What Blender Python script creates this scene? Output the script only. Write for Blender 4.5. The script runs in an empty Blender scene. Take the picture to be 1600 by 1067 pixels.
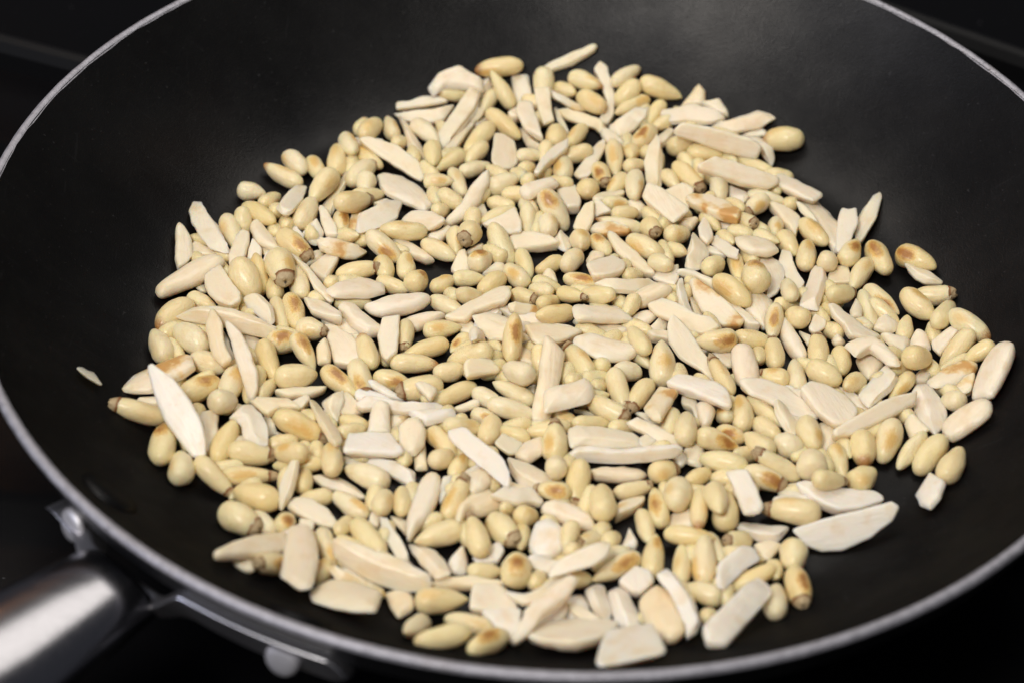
import bpy, bmesh, math, random
from mathutils import Vector, Matrix, noise
D = bpy.data; S = bpy.context.scene; COL = S.collection
# ---------------------------------------------------------------- camera, world, lamps, exposure
CAM = [[0.999297, -0.028163, -0.024761, -0.027045], [0.0, 0.660293, -0.751008, -0.502036], [0.0375, 0.75048, 0.659829, 0.440263]]
cd = D.cameras.new('camera'); cam = D.objects.new('camera', cd); COL.objects.link(cam)
cam.matrix_world = Matrix([Vector(r) for r in CAM] + [Vector((0, 0, 0, 1))])
cd.sensor_width = 36; cd.lens = 87.75; cd.clip_start = .02; cd.clip_end = 50
cd.dof.use_dof = True; cd.dof.focus_distance = .672; cd.dof.aperture_fstop = 10
S.camera = cam
W = D.worlds.new('World'); S.world = W; W.use_nodes = True
W.node_tree.nodes['Background'].inputs['Color'].default_value = (.80, .84, 1, 1)
W.node_tree.nodes['Background'].inputs['Strength'].default_value = .075
S.view_settings.view_transform = 'Standard'; S.view_settings.look = 'None'; S.view_settings.exposure = 0; S.view_settings.gamma = 1
def lamp(name, loc, target, sx, sy, power, color):
    l = D.lights.new(name, 'AREA'); l.shape = 'RECTANGLE'; l.size = sx; l.size_y = sy; l.energy = power; l.color = color
    o = D.objects.new(name, l); COL.objects.link(o); o.location = loc
    o.rotation_euler = (Vector(target) - Vector(loc)).to_track_quat('-Z', 'Y').to_euler(); return o
lamp('hood_lamp', (-.04, .32, .68), (.0, 0, 0), .62, .42, 2.5, (1, .95, .88))
lamp('ceiling_lamp', (-.42, -.72, 1.15), (0, 0, 0), .36, .36, 13.5, (1, .955, .90))
lamp('cool_side_fill', (-1.5, -.5, .75), (0, 0, .03), .6, .5, 7, (.78, .82, 1))  # unseen cool fill added at the left; tints the rim, lowers contrast
lamp('orange_streak_light', (-.42, .76, .60), (-.12, -.12, .03), .07, .05, .22, (1, .42, .13))  # small unseen emitter, added to give the handle its orange streak

# ---------------------------------------------------------------- helpers
def tag(o, label=None, cat=None, group=None, kind=None):
    if label: o['label'] = label
    if cat: o['category'] = cat
    if group: o['group'] = group
    if kind: o['kind'] = kind
    return o
def link(name, mesh, parent=None):
    o = D.objects.new(name, mesh); COL.objects.link(o)
    if parent: o.parent = parent
    return o
def mesh(name, V, F, mat, smooth=True):
    m = D.meshes.new(name); m.from_pydata(V, [], F); m.update()
    if mat: m.materials.append(mat)
    if smooth: m.polygons.foreach_set('use_smooth', [True] * len(m.polygons))
    return m
def nodes(name):
    m = D.materials.new(name); m.use_nodes = True; nt = m.node_tree
    return m, nt, nt.nodes['Principled BSDF']
class NT:
    def __init__(s, nt): s.t = nt
    def n(s, typ, **kw):
        x = s.t.nodes.new(typ)
        for k, v in kw.items(): setattr(x, k, v)
        return x
    def put(s, x, i, v):
        if isinstance(v, bpy.types.NodeSocket): s.t.links.new(v, x.inputs[i])
        else: x.inputs[i].default_value = v
    def math(s, op, a, b=0, c=None, clamp=False):
        x = s.n('ShaderNodeMath', operation=op, use_clamp=clamp); s.put(x, 0, a); s.put(x, 1, b)
        if c is not None: s.put(x, 2, c)
        return x.outputs[0]
    def vmath(s, op, a, b=(0, 0, 0)):
        x = s.n('ShaderNodeVectorMath', operation=op); s.put(x, 0, a); s.put(x, 1, b)
        return x.outputs['Value'] if op in ('LENGTH', 'DISTANCE', 'DOT_PRODUCT') else x.outputs[0]
    def noise(s, v, scale, detail=3, rough=.55):
        x = s.n('ShaderNodeTexNoise'); s.put(x, 'Vector', v); x.inputs['Scale'].default_value = scale
        x.inputs['Detail'].default_value = detail; x.inputs['Roughness'].default_value = rough; return x.outputs['Fac']
    def ramp(s, f, a, b):
        x = s.n('ShaderNodeMapRange', interpolation_type='SMOOTHSTEP'); s.put(x, 0, f)
        x.inputs[1].default_value = a; x.inputs[2].default_value = b; return x.outputs[0]
    def mix(s, f, a, b):
        x = s.n('ShaderNodeMix', data_type='RGBA'); s.put(x, 0, f)
        s.put(x, 6, a if isinstance(a, bpy.types.NodeSocket) else (*a, 1)); s.put(x, 7, b if isinstance(b, bpy.types.NodeSocket) else (*b, 1))
        return x.outputs[2]
    def bump(s, h, strength, dist):
        x = s.n('ShaderNodeBump'); s.put(x, 'Height', h); x.inputs['Strength'].default_value = strength
        x.inputs['Distance'].default_value = dist; return x.outputs[0]

# ---------------------------------------------------------------- materials
def nut_material(name, k):      # k: object units (1 = unit nut, 0.005 = metres)
    m, t, b = nodes(name); N = NT(t)
    oi = N.n('ShaderNodeObjectInfo'); tc = N.n('ShaderNodeTexCoord')
    sep = N.n('ShaderNodeSeparateColor'); N.put(sep, 0, oi.outputs['Color'])
    tone, toast, tip = sep.outputs[0], sep.outputs[1], sep.outputs[2]
    rnd = oi.outputs['Random']
    off = N.n('ShaderNodeCombineXYZ'); N.put(off, 0, N.math('MULTIPLY', rnd, 31.7)); N.put(off, 1, N.math('MULTIPLY', rnd, 17.3))
    raw = N.vmath('MULTIPLY', tc.outputs['Object'], (1.9 / k, 1 / k, 1 / k))
    v = N.vmath('ADD', raw, off.outputs[0])
    n1 = N.noise(v, 1.1, 4); n2 = N.noise(v, 7, 3); n3 = N.noise(v, 22, 2)
    c = N.mix(tone, (.89, .72, .37), (.905, .79, .55))
    r2 = N.math('FRACT', N.math('MULTIPLY', rnd, 5.37)); c = N.mix(N.math('MULTIPLY', N.ramp(r2, .5, 1), .5), c, (.82, .63, .27)); c = N.mix(N.math('MULTIPLY', N.ramp(r2, .35, 0), .45), c, (.86, .75, .40))
    c = N.mix(N.math('MULTIPLY', N.ramp(n1, .45, .75), .40), c, (.80, .61, .28))
    c = N.mix(N.math('MULTIPLY', N.ramp(n2, .5, .8), .30), c, (.88, .80, .60))
    c = N.mix(N.math('MULTIPLY', N.ramp(n3, .66, .74), .45), c, (.40, .22, .07))
    fib = N.noise(N.vmath('MULTIPLY', v, (.35, 2.2, 2.2)), 5.5, 3); c = N.mix(N.math('MULTIPLY', N.ramp(fib, .52, .7), .22), c, (.70, .52, .24))
    # toasted side where the nut lay on the hot pan
    sx = N.n('ShaderNodeSeparateXYZ'); N.put(sx, 0, tc.outputs['Object'])
    cen = N.n('ShaderNodeCombineXYZ'); N.put(cen, 0, N.math('MULTIPLY_ADD', rnd, 1.2, -.6)); N.put(cen, 1, N.math('MULTIPLY_ADD', N.math('FRACT', N.math('MULTIPLY', rnd, 7.3)), 1.0, -.5)); cen.inputs[2].default_value = 1.0
    dist = N.vmath('LENGTH', N.vmath('MULTIPLY', N.vmath('SUBTRACT', tc.outputs['Object'], cen.outputs[0]), (1.05, .95, .75)))
    dist = N.math('ADD', dist, N.math('MULTIPLY_ADD', n2, .4, -.2))
    dist = N.math('ADD', dist, N.math('MULTIPLY_ADD', n1, .9, -.45))
    patch = N.math('MULTIPLY', N.math('SUBTRACT', 1, N.ramp(dist, .10, .88)), toast)
    c = N.mix(N.ramp(patch, .0, .5), c, (.76, .50, .16)); c = N.mix(N.ramp(patch, .38, 1), c, (.40, .17, .036))
    te = N.math('MULTIPLY', N.ramp(N.math('ADD', sx.outputs[0], N.math('MULTIPLY_ADD', n2, .4, -.2)), .55, .98), tip)
    c = N.mix(te, c, (.42, .20, .06))
    t.links.new(c, b.inputs['Base Color'])
    N.put(b, 'Roughness', N.math('ADD', N.math('MULTIPLY_ADD', n2, .28, .14), N.math('MULTIPLY', N.math('FRACT', N.math('MULTIPLY', rnd, 13.7)), .26)))
    b.inputs['Subsurface Weight'].default_value = .55; b.inputs['Subsurface Radius'].default_value = (1, .62, .26); b.inputs['Subsurface Scale'].default_value = .0028
    b.inputs['Specular IOR Level'].default_value = .5
    h = N.math('ADD', N.math('ADD', N.math('MULTIPLY', n1, .9), N.math('MULTIPLY', fib, .35)), N.math('MULTIPLY', n2, .25))
    b.inputs['Coat Weight'].default_value = .35; N.put(b, 'Coat Roughness', N.math('MULTIPLY_ADD', n2, .25, .10))
    N.put(b, 'Normal', N.bump(N.math('ADD', h, N.math('MULTIPLY', n3, .06)), .55, .0009))
    return m
PINE = nut_material('pine_nut_flesh', 1.0); PINE_REST = nut_material('pine_nut_flesh_small', .0045)
def tip_material():
    m, t, b = nodes('pine_nut_tip'); N = NT(t); tc = N.n('ShaderNodeTexCoord'); sx = N.n('ShaderNodeSeparateXYZ'); N.put(sx, 0, tc.outputs['Object'])
    n = N.noise(tc.outputs['Object'], 6, 4)
    c = N.mix(N.ramp(n, .3, .7), (.34, .21, .10), (.50, .38, .21))
    rad = N.math('SQRT', N.math('ADD', N.math('POWER', sx.outputs[1], 2), N.math('POWER', sx.outputs[2], 2)))
    oi = N.n('ShaderNodeObjectInfo'); c = N.mix(N.math('MULTIPLY', oi.outputs['Random'], .6), c, (.62, .50, .30))
    c = N.mix(N.math('SUBTRACT', 1, N.ramp(rad, .04, .15)), c, (.07, .05, .035))
    c = N.mix(N.math('SUBTRACT', 1, N.ramp(sx.outputs[0], .73, .83)), c, (.26, .11, .035))
    t.links.new(c, b.inputs['Base Color']); b.inputs['Roughness'].default_value = .6
    N.put(b, 'Normal', N.bump(n, .6, .0008)); return m
TIP = tip_material()
def almond_material():
    m, t, b = nodes('almond_flesh'); N = NT(t)
    oi = N.n('ShaderNodeObjectInfo'); tc = N.n('ShaderNodeTexCoord'); sep = N.n('ShaderNodeSeparateColor'); N.put(sep, 0, oi.outputs['Color'])
    tone, toast, white = sep.outputs[0], sep.outputs[1], sep.outputs[2]; rnd = oi.outputs['Random']
    off = N.n('ShaderNodeCombineXYZ'); N.put(off, 0, N.math('MULTIPLY', rnd, 3.1)); N.put(off, 1, N.math('MULTIPLY', rnd, 1.7))
    v = N.vmath('ADD', tc.outputs['Object'], off.outputs[0])
    streak = N.noise(N.vmath('MULTIPLY', v, (1, 6, 6)), 130, 4); n1 = N.noise(v, 190, 4); n2 = N.noise(v, 900, 3); n3 = N.noise(v, 2600, 2)
    c = N.mix(tone, (.885, .70, .42), (.905, .765, .56))
    c = N.mix(N.math('MULTIPLY', N.ramp(N.math('FRACT', N.math('MULTIPLY', rnd, 5.37)), .6, 1), .35), c, (.88, .70, .54))
    c = N.mix(white, c, (.91, .815, .70))
    c = N.mix(N.math('MULTIPLY', N.ramp(n1, .48, .75), .5), c, (.77, .57, .31))
    c = N.mix(N.math('MULTIPLY', N.ramp(streak, .5, .75), .30), c, (.88, .79, .67))
    c = N.mix(N.math('MULTIPLY', N.ramp(n2, .66, .76), .25), c, (.60, .36, .14))
    big = N.noise(v, 120, 2); pt = N.math('MULTIPLY', N.ramp(N.math('ADD', big, N.math('MULTIPLY_ADD', n2, .16, -.08)), .46, .66), toast)
    c = N.mix(N.ramp(pt, 0, .6), c, (.80, .58, .29)); c = N.mix(N.ramp(pt, .6, 1), c, (.64, .36, .12))
    t.links.new(c, b.inputs['Base Color'])
    N.put(b, 'Roughness', N.math('ADD', N.math('MULTIPLY_ADD', n1, .3, .20), N.math('MULTIPLY', N.math('FRACT', N.math('MULTIPLY', rnd, 13.7)), .22)))
    b.inputs['Subsurface Weight'].default_value = .62; b.inputs['Subsurface Radius'].default_value = (1, .68, .38); b.inputs['Subsurface Scale'].default_value = .0032
    b.inputs['Coat Weight'].default_value = .22; N.put(b, 'Coat Roughness', N.math('MULTIPLY_ADD', n2, .3, .16))
    h = N.math('ADD', N.math('MULTIPLY', streak, .75), N.math('ADD', N.math('MULTIPLY', n2, .22), N.math('MULTIPLY', n3, .06)))
    N.put(b, 'Normal', N.bump(h, .5, .0007)); return m
ALM = almond_material()
def simple(name, col, rough, metal=0, spec=.5):
    m, t, b = nodes(name); b.inputs['Base Color'].default_value = (*col, 1); b.inputs['Roughness'].default_value = rough
    b.inputs['Metallic'].default_value = metal; b.inputs['Specular IOR Level'].default_value = spec; return m
def coating_material():
    m, t, b = nodes('nonstick_coating'); N = NT(t); tc = N.n('ShaderNodeTexCoord'); v = tc.outputs['Object']
    n1 = N.noise(v, 16, 4); n2 = N.noise(v, 90, 4); n3 = N.noise(v, 900, 2); nf = N.noise(v, 2600, 1)
    c = N.mix(n1, (.0030, .0030, .0031), (.0050, .0048, .0047))
    c = N.mix(N.math('MULTIPLY', N.ramp(n3, .69, .76), .28), c, (.08, .08, .082))            # crumbs of dust and scuffs
    c = N.mix(N.math('MULTIPLY', N.ramp(N.noise(v, 9, 3), .55, .75), .5), c, (.011, .0075, .0055))   # brown film of old oil
    vo = N.n('ShaderNodeTexVoronoi', feature='F1'); N.put(vo, 'Vector', v); vo.inputs['Scale'].default_value = 22
    ring = N.math('SUBTRACT', 1, N.ramp(N.math('ABSOLUTE', N.math('SUBTRACT', vo.outputs['Distance'], N.math('MULTIPLY_ADD', n2, .05, .06))), .0, .016))
    keep = N.math('GREATER_THAN', N.noise(vo.outputs['Position'], 40, 0), .56)
    ring = N.math('MULTIPLY', N.math('MULTIPLY', ring, keep), N.ramp(n2, .45, .65))
    c = N.mix(N.math('MULTIPLY', ring, .5), c, (.05, .05, .052))
    sc = N.ramp(N.noise(N.vmath('MULTIPLY', v, (1, 14, 1)), 60, 3), .66, .72); sc2 = N.ramp(N.noise(N.vmath('MULTIPLY', v, (12, 1, 1)), 75, 3), .67, .73)
    c = N.mix(N.math('MULTIPLY', N.math('ADD', sc, sc2, clamp=True), .25), c, (.018, .018, .019))    # fine rubbed scratches
    di = N.n('ShaderNodeBsdfDiffuse'); gl = N.n('ShaderNodeBsdfGlossy'); ad = N.n('ShaderNodeAddShader')
    N.put(di, 'Color', c); smear = N.ramp(N.noise(v, 24, 5, .65), .3, .75)
    N.put(gl, 'Color', N.mix(smear, (.014, .014, .0145), (.030, .0295, .029)))
    N.put(gl, 'Roughness', N.math('ADD', N.math('MULTIPLY_ADD', n2, .14, .28), N.math('MULTIPLY', n1, .10)))
    nr = N.bump(N.math('ADD', nf, N.math('MULTIPLY', n3, .6)), .25, .0004); N.put(gl, 'Normal', nr); N.put(di, 'Normal', nr)
    t.links.new(di.outputs[0], ad.inputs[0]); t.links.new(gl.outputs[0], ad.inputs[1])
    t.links.new(ad.outputs[0], t.nodes['Material Output'].inputs['Surface']); t.nodes.remove(b); return m
COAT = coating_material()
def rim_material():
    m, t, b = nodes('bare_aluminium'); N = NT(t); tc = N.n('ShaderNodeTexCoord'); v = tc.outputs['Object']
    n1 = N.noise(v, 30, 4); n2 = N.noise(v, 420, 4); n3 = N.noise(v, 1500, 3)
    c = N.mix(n2, (.22, .215, .24), (.58, .57, .62))
    c = N.mix(N.math('MULTIPLY', N.ramp(n1, .55, .75), .5), c, (.30, .245, .20))
    c = N.mix(N.math('MULTIPLY', N.ramp(n3, .57, .66), N.ramp(n1, .44, .62)), c, (.06, .05, .045))
    t.links.new(c, b.inputs['Base Color']); b.inputs['Metallic'].default_value = .6
    N.put(b, 'Roughness', N.math('MULTIPLY_ADD', n2, .3, .40)); N.put(b, 'Normal', N.bump(n3, .5, .0004)); return m
RIM = rim_material()
def steel_material():
    m, t, b = nodes('brushed_steel'); N = NT(t); tc = N.n('ShaderNodeTexCoord'); v = tc.outputs['Object']
    n = N.noise(N.vmath('MULTIPLY', v, (1, 30, 30)), 60, 3)
    b.inputs['Base Color'].default_value = (.29, .285, .30, 1); b.inputs['Metallic'].default_value = 1
    N.put(b, 'Roughness', N.math('MULTIPLY_ADD', n, .22, .11)); return m
STEEL = steel_material(); EDGE = simple('cut_steel_edge', (.80, .79, .83), .33, 1)
BLACK = simple('black_enamel', (.010, .010, .011), .38); RIVET = COAT
ALU = simple('rivet_aluminium', (.60, .59, .62), .5, .7)
def hob_material():
    m, t, b = nodes('black_glass'); N = NT(t); tc = N.n('ShaderNodeTexCoord'); v = tc.outputs['Object']
    n = N.noise(v, 700, 2); c = N.mix(N.ramp(n, .74, .78), (.004, .004, .0045), (.10, .10, .11))
    t.links.new(c, b.inputs['Base Color']); N.put(b, 'Roughness', N.math('MULTIPLY_ADD', N.noise(v, 14, 3), .15, .12)); b.inputs['Specular IOR Level'].default_value = .10; return m
GLASS = hob_material(); IRON = simple('cast_iron', (.004, .004, .0045), .55, 0, .18)

# ---------------------------------------------------------------- the hob
bm = bmesh.new()
bmesh.ops.create_grid(bm, x_segments=1, y_segments=1, size=1.6)
me = D.meshes.new('hob_top'); bm.to_mesh(me); bm.free(); me.materials.append(GLASS)
hob = link('hob_top', me); hob.location = (0, 0, -.042); tag(hob, kind='structure')
grate = D.objects.new('hob_grate', None); COL.objects.link(grate); grate.location = (0, 0, -.042)
tag(grate, 'black cast iron grate holding up the pan, its bars blurred behind the rim', 'grate')
def bar(p, q, w, h, parent, name='bar'):
    p = Vector(p); q = Vector(q); d = (q - p).normalized(); s = d.cross(Vector((0, 0, 1))).normalized()
    prof = [(-.5, 0), (.5, 0), (.5, .62), (.3, .93), (0, 1), (-.3, .93), (-.5, .62)]
    V = [tuple(e + s * a * w + Vector((0, 0, 1)) * b * h) for e in (p, q) for a, b in prof]; n = len(prof)
    F = [(i, (i + 1) % n, n + (i + 1) % n, n + i) for i in range(n)] + [tuple(range(n))[::-1], tuple(range(n, 2 * n))]
    return link(name, mesh(name, V, F, IRON, False), parent)
GZ = .0255
for y in (-.26, -.13, 0): bar((-.30, y + .012, GZ), (.30, y - .012, GZ), .009, .011, grate)
for x in (-.294, .294):
    bar((x, -.27, GZ - .0005), (x, .10, GZ - .0005), .010, .011, grate, 'rail')
    for y in (-.26, .09): bar((x, y - .006, 0), (x, y + .006, 0), .010, GZ, grate, 'foot')
bar((-.294, .196, GZ - .004), (-.05, .104, GZ - .004), .007, .010, grate); bar((.08, .200, GZ - .002), (.30, .066, GZ - .002), .007, .010, grate)

# ---------------------------------------------------------------- the frying pan
H, R0, R1, PW = .036, .104, .148, 1.45
pan = D.objects.new('frying_pan', None); COL.objects.link(pan); pan.location = (0, 0, 0)
tag(pan, 'black non stick frying pan with bare metal rim and steel handle, holding the toasting nuts', 'frying pan')
NS = 256
def revolve(name, prof, mat, parent, jitter=None, closed=False):
    V = []; F = []; n = len(prof)
    for i in range(NS):
        a = 2 * math.pi * i / NS
        for k, (r, z) in enumerate(prof):
            if jitter: r, z = jitter(a, k, r, z)
            V.append((r * math.cos(a), r * math.sin(a), z))
    for i in range(NS):
        j = (i + 1) % NS
        for k in range(n if closed else n - 1):
            l = (k + 1) % n
            F.append((i * n + k, j * n + k, j * n + l, i * n + l))
    return link(name, mesh(name, V, F, mat), parent)
def wall(r): return H * max(0, (r - R0) / (R1 - R0)) ** PW
prof = [(r * .001, 0) for r in (0.01, 20, 40, 60, 80, 95, 101, 104)] + [(R0 + (.1477 - R0) * i / 18, wall(R0 + (.1477 - R0) * i / 18)) for i in range(1, 19)]
zc = prof[-1][1]
revolve('coating', prof, COAT, pan)
def wob(a, k, r, z):
    if k == 0: 
        e = .00022 * noise.noise(Vector((14 * math.cos(a), 14 * math.sin(a), 1))) + .00022 * noise.noise(Vector((50 * math.cos(a), 50 * math.sin(a), 5)))
        return r - .0002 + e, wall(r - .0002 + e) + .0001
    e = .00012 * noise.noise(Vector((30 * math.cos(a), 30 * math.sin(a), 3 + k)))
    return r + e, z + e * .5
rim_p = [(.1476, zc + .0001), (.1480, H - .0002), (.1487, H), (.1493, H - .0001), (.1498, H - .0006), (.1500, H - .0013), (.1496, H - .0020)]
revolve('rim', rim_p, RIM, pan, wob)
revolve('body', [(.1496, H - .0020), (.1478, H - .0042)] + [(R0 + .0035 + (.0425) * i / 14, wall(R0 + .0425 * i / 14) - .0045) for i in range(13, -1, -1)] + [(.100, -.0052), (.085, -.0055), (.0001, -.0055)], BLACK, pan)
def pol(r, deg, z): a = math.radians(deg); return Vector((r * math.cos(a), r * math.sin(a), z))
def dome(name, centre, normal, rad, hgt, mat, parent):
    n = Vector(normal).normalized(); x = n.orthogonal().normalized(); y = n.cross(x); V = []; F = []; K = 24
    pr = [(1, -.35), (1, .0), (.97, .35), (.86, .68), (.62, .90), (.32, .985)]
    for a in range(K):
        for r, h in pr:
            t = 2 * math.pi * a / K; V.append(tuple(Vector(centre) + (x * math.cos(t) + y * math.sin(t)) * r * rad + n * h * hgt))
    V.append(tuple(Vector(centre) + n * hgt)); m = len(pr)
    for a in range(K):
        b = (a + 1) % K
        for k in range(m - 1): F.append((a * m + k, b * m + k, b * m + k + 1, a * m + k + 1))
        F.append((a * m + m - 1, b * m + m - 1, len(V) - 1))
    return link(name, mesh(name, V, F, mat), parent)
AZ = 231.0
for az in (218.8, 244.2):        # coated rivet heads on the inside, bare ones on the bracket
    rw = .1362; sl = PW * H / (R1 - R0) * ((rw - R0) / (R1 - R0)) ** (PW - 1)
    nrm = Vector((-sl * math.cos(math.radians(az)), -sl * math.sin(math.radians(az)), 1))
    tag(dome('rivet', pol(rw, az, wall(rw)), nrm, .0076, .0019, RIVET, pan), 'black coated rivet head on the inner wall')
    ro = .1476
    tag(dome('rivet', pol(ro, az + .9, .0215), pol(1, az, .25), .0042, .0014, ALU, pan), 'bare aluminium rivet head on the handle bracket')
# bracket: a bent strip, wings riveted to the wall, middle standing off to carry the handle
def bracket():
    V = []; F = []; K = 60; prev = None
    for i in range(K + 1):
        az = 215.8 + (251.5 - 215.8) * i / K; u = abs(az - 227.8)
        s = 1 - min(1, max(0, (u - 4.2) / 3.2)); s = s * s * (3 - 2 * s)
        rt = .1450 + .0026 * s; zt = .0284 - .006 * max(s, 1 if az < 226 else 0); zb = .0165
        e = min(1, min(az - 215.7, 251.6 - az) / 1.8); mid = (zt + zb) / 2; zt = mid + (zt - mid) * math.sqrt(max(.02, e)); zb = mid + (zb - mid) * math.sqrt(max(.02, e))
        rb = rt - (.0050 if s < .5 else .0050 - .004 * (s - .5))
        for r, z in ((rt, zt), (rt + .0048, zt), (rb + .0048, zb), (rb, zb)): V.append(tuple(pol(r, az, z)))
    for i in range(K):
        for k in range(4): F.append((i * 4 + k, (i + 1) * 4 + k, (i + 1) * 4 + (k + 1) % 4, i * 4 + (k + 1) % 4))
    F += [(0, 1, 2, 3), (K * 4 + 3, K * 4 + 2, K * 4 + 1, K * 4)]
    o = link('bracket', mesh('bracket', V, F, EDGE, False), pan)
    mod = o.modifiers.new('bevel', 'BEVEL'); mod.width = .0021; mod.segments = 4; return o
bracket()
def handle():
    V = []; F = []; K = 40; st = [(.1490, .0105, .0050, .0200), (.1496, .0124, .0066, .0200), (.152, .0130, .0074, .0202), (.158, .0138, .0082, .0206), (.168, .0152, .0090, .021), (.183, .0172, .0096, .022), (.21, .0184, .0105, .0245), (.25, .0180, .0110, .028), (.33, .0165, .0115, .036)]
    d = pol(1, 227.3, 0); side = Vector((-d.y, d.x, 0)); base = pol(.1490, 227.8, 0)
    for r, hw, hh, z in st:
        for k in range(K):
            t = 2 * math.pi * k / K; p = base + d * (r - .1490) + side * math.cos(t) * hw + Vector((0, 0, z + math.sin(t) * hh)); V.append(tuple(p))
    for i in range(len(st) - 1):
        for k in range(K): F.append((i * K + k, i * K + (k + 1) % K, (i + 1) * K + (k + 1) % K, (i + 1) * K + k))
    F += [tuple(range(K))[::-1], tuple(range((len(st) - 1) * K, len(st) * K))]
    return link('handle', mesh('handle', V, F, STEEL), pan)
handle()

# ---------------------------------------------------------------- pine nuts
rng = random.Random(11)
def pine_shape(um, pe, bend, seed, u0=0., scale=1., nu=16, nk=18):
    V = []; F = []
    for i in range(nu + 1):
        u = u0 + (1 - u0) * (.5 - .5 * math.cos(math.pi * i / nu)) if u0 == 0 else u0 + (1 - u0) * i / nu
        r = max(0, 1 - ((um - u) / um) ** 2.5) ** .47 if u < um else max(0, 1 - ((u - um) / (1 - um)) ** 2.05) ** pe
        x = 2 * u - 1
        for k in range(nk):
            t = 2 * math.pi * k / nk; y, z = r * math.cos(t), r * math.sin(t)
            f = 1 + .12 * noise.noise(Vector((x * 1.6, y * 1.3, z * 1.3 + seed * 9.1))) + .02 * noise.noise(Vector((x * 4, y * 4, z * 4 + seed)))
            V.append((x, y * f * scale, z * f * scale + bend * (x * x - .35)))
    for i in range(nu):
        for k in range(nk): F.append((i * nk + k, i * nk + (k + 1) % nk, (i + 1) * nk + (k + 1) % nk, (i + 1) * nk + k))
    return V, F
VAR = [(.44, .52, .03, 1), (.36, .58, .13, 2), (.46, .46, -.07, 3), (.32, .66, .08, 4), (.47, .50, .18, 5), (.33, .74, 0, 6), (.45, .42, .07, 7), (.30, .60, -.11, 8), (.48, .55, .11, 9), (.38, .48, .04, 10), (.28, .80, .05, 11), (.43, .40, .14, 12)]
PM = []; TM = []
for um, pe, be, sd in VAR:
    V, F = pine_shape(um, pe, be, sd); PM.append(mesh('pine_nut', V, F, PINE))
    # the dark germ end: a short collar and a dimpled cap over the narrow tip
    nk = 16; V = []; F = []; ut = .87
    def rr(u): return max(0, 1 - ((u - um) / (1 - um)) ** 2.05) ** pe
    r0 = rr(ut)
    pr = [(ut - .03, rr(ut - .03) * .99), (ut - .025, rr(ut - .03) * 1.03 + .012), (ut + .0, r0 * 1.0 + .02), (ut + .04, r0 * .88 + .02), (ut + .085, r0 * .78 + .01), (ut + .12, r0 * .64), (ut + .135, r0 * .45), (ut + .125, r0 * .28), (ut + .11, r0 * .13), (ut + .105, .001)]
    for u, r in pr:
        x = 2 * u - 1
        for k in range(nk):
            t = 2 * math.pi * k / nk; f = 1 + .22 * noise.noise(Vector((x * 3, math.cos(t) * 1.5, math.sin(t) * 1.5 + sd)))
            V.append((x + .07 * noise.noise(Vector((math.cos(t) * 1.5, math.sin(t) * 1.5, sd * 3.))), r * f * math.cos(t), r * f * math.sin(t) + be * (x * x - .35)))
    for i in range(len(pr) - 1):
        for k in range(nk): F.append((i * nk + k, i * nk + (k + 1) % nk, (i + 1) * nk + (k + 1) % nk, (i + 1) * nk + k))
    TM.append(mesh('tip', V, F, TIP))
PT = []     # the tipped nuts end in a stump under their tip
for (um, pe, be, sd), pm in zip(VAR, PM):
    m2 = pm.copy()
    for v in m2.vertices:
        if v.co.x > .79: v.co.x = .79 + (v.co.x - .79) * .35
    PT.append(m2)
camp = Vector([r[3] for r in CAM])
def nut_matrix(c, ax, a, b, tilt=0):
    up = ((camp - c).normalized() + Vector((0, 0, 1))).normalized(); z = (up - ax * up.dot(ax))
    z = z.normalized() if z.length > .05 else ax.orthogonal().normalized()
    y = z.cross(ax); m = Matrix((ax, y, z)).transposed().to_4x4()
    return Matrix.Translation(c) @ m @ Matrix.Rotation(tilt, 4, 'X') @ Matrix.Diagonal((a, b, b, 1))
def num(s): return [float(x) * .001 for x in s.split(',')]
def vec(s): return Vector([float(x) for x in s.split(',')]).normalized()
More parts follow.
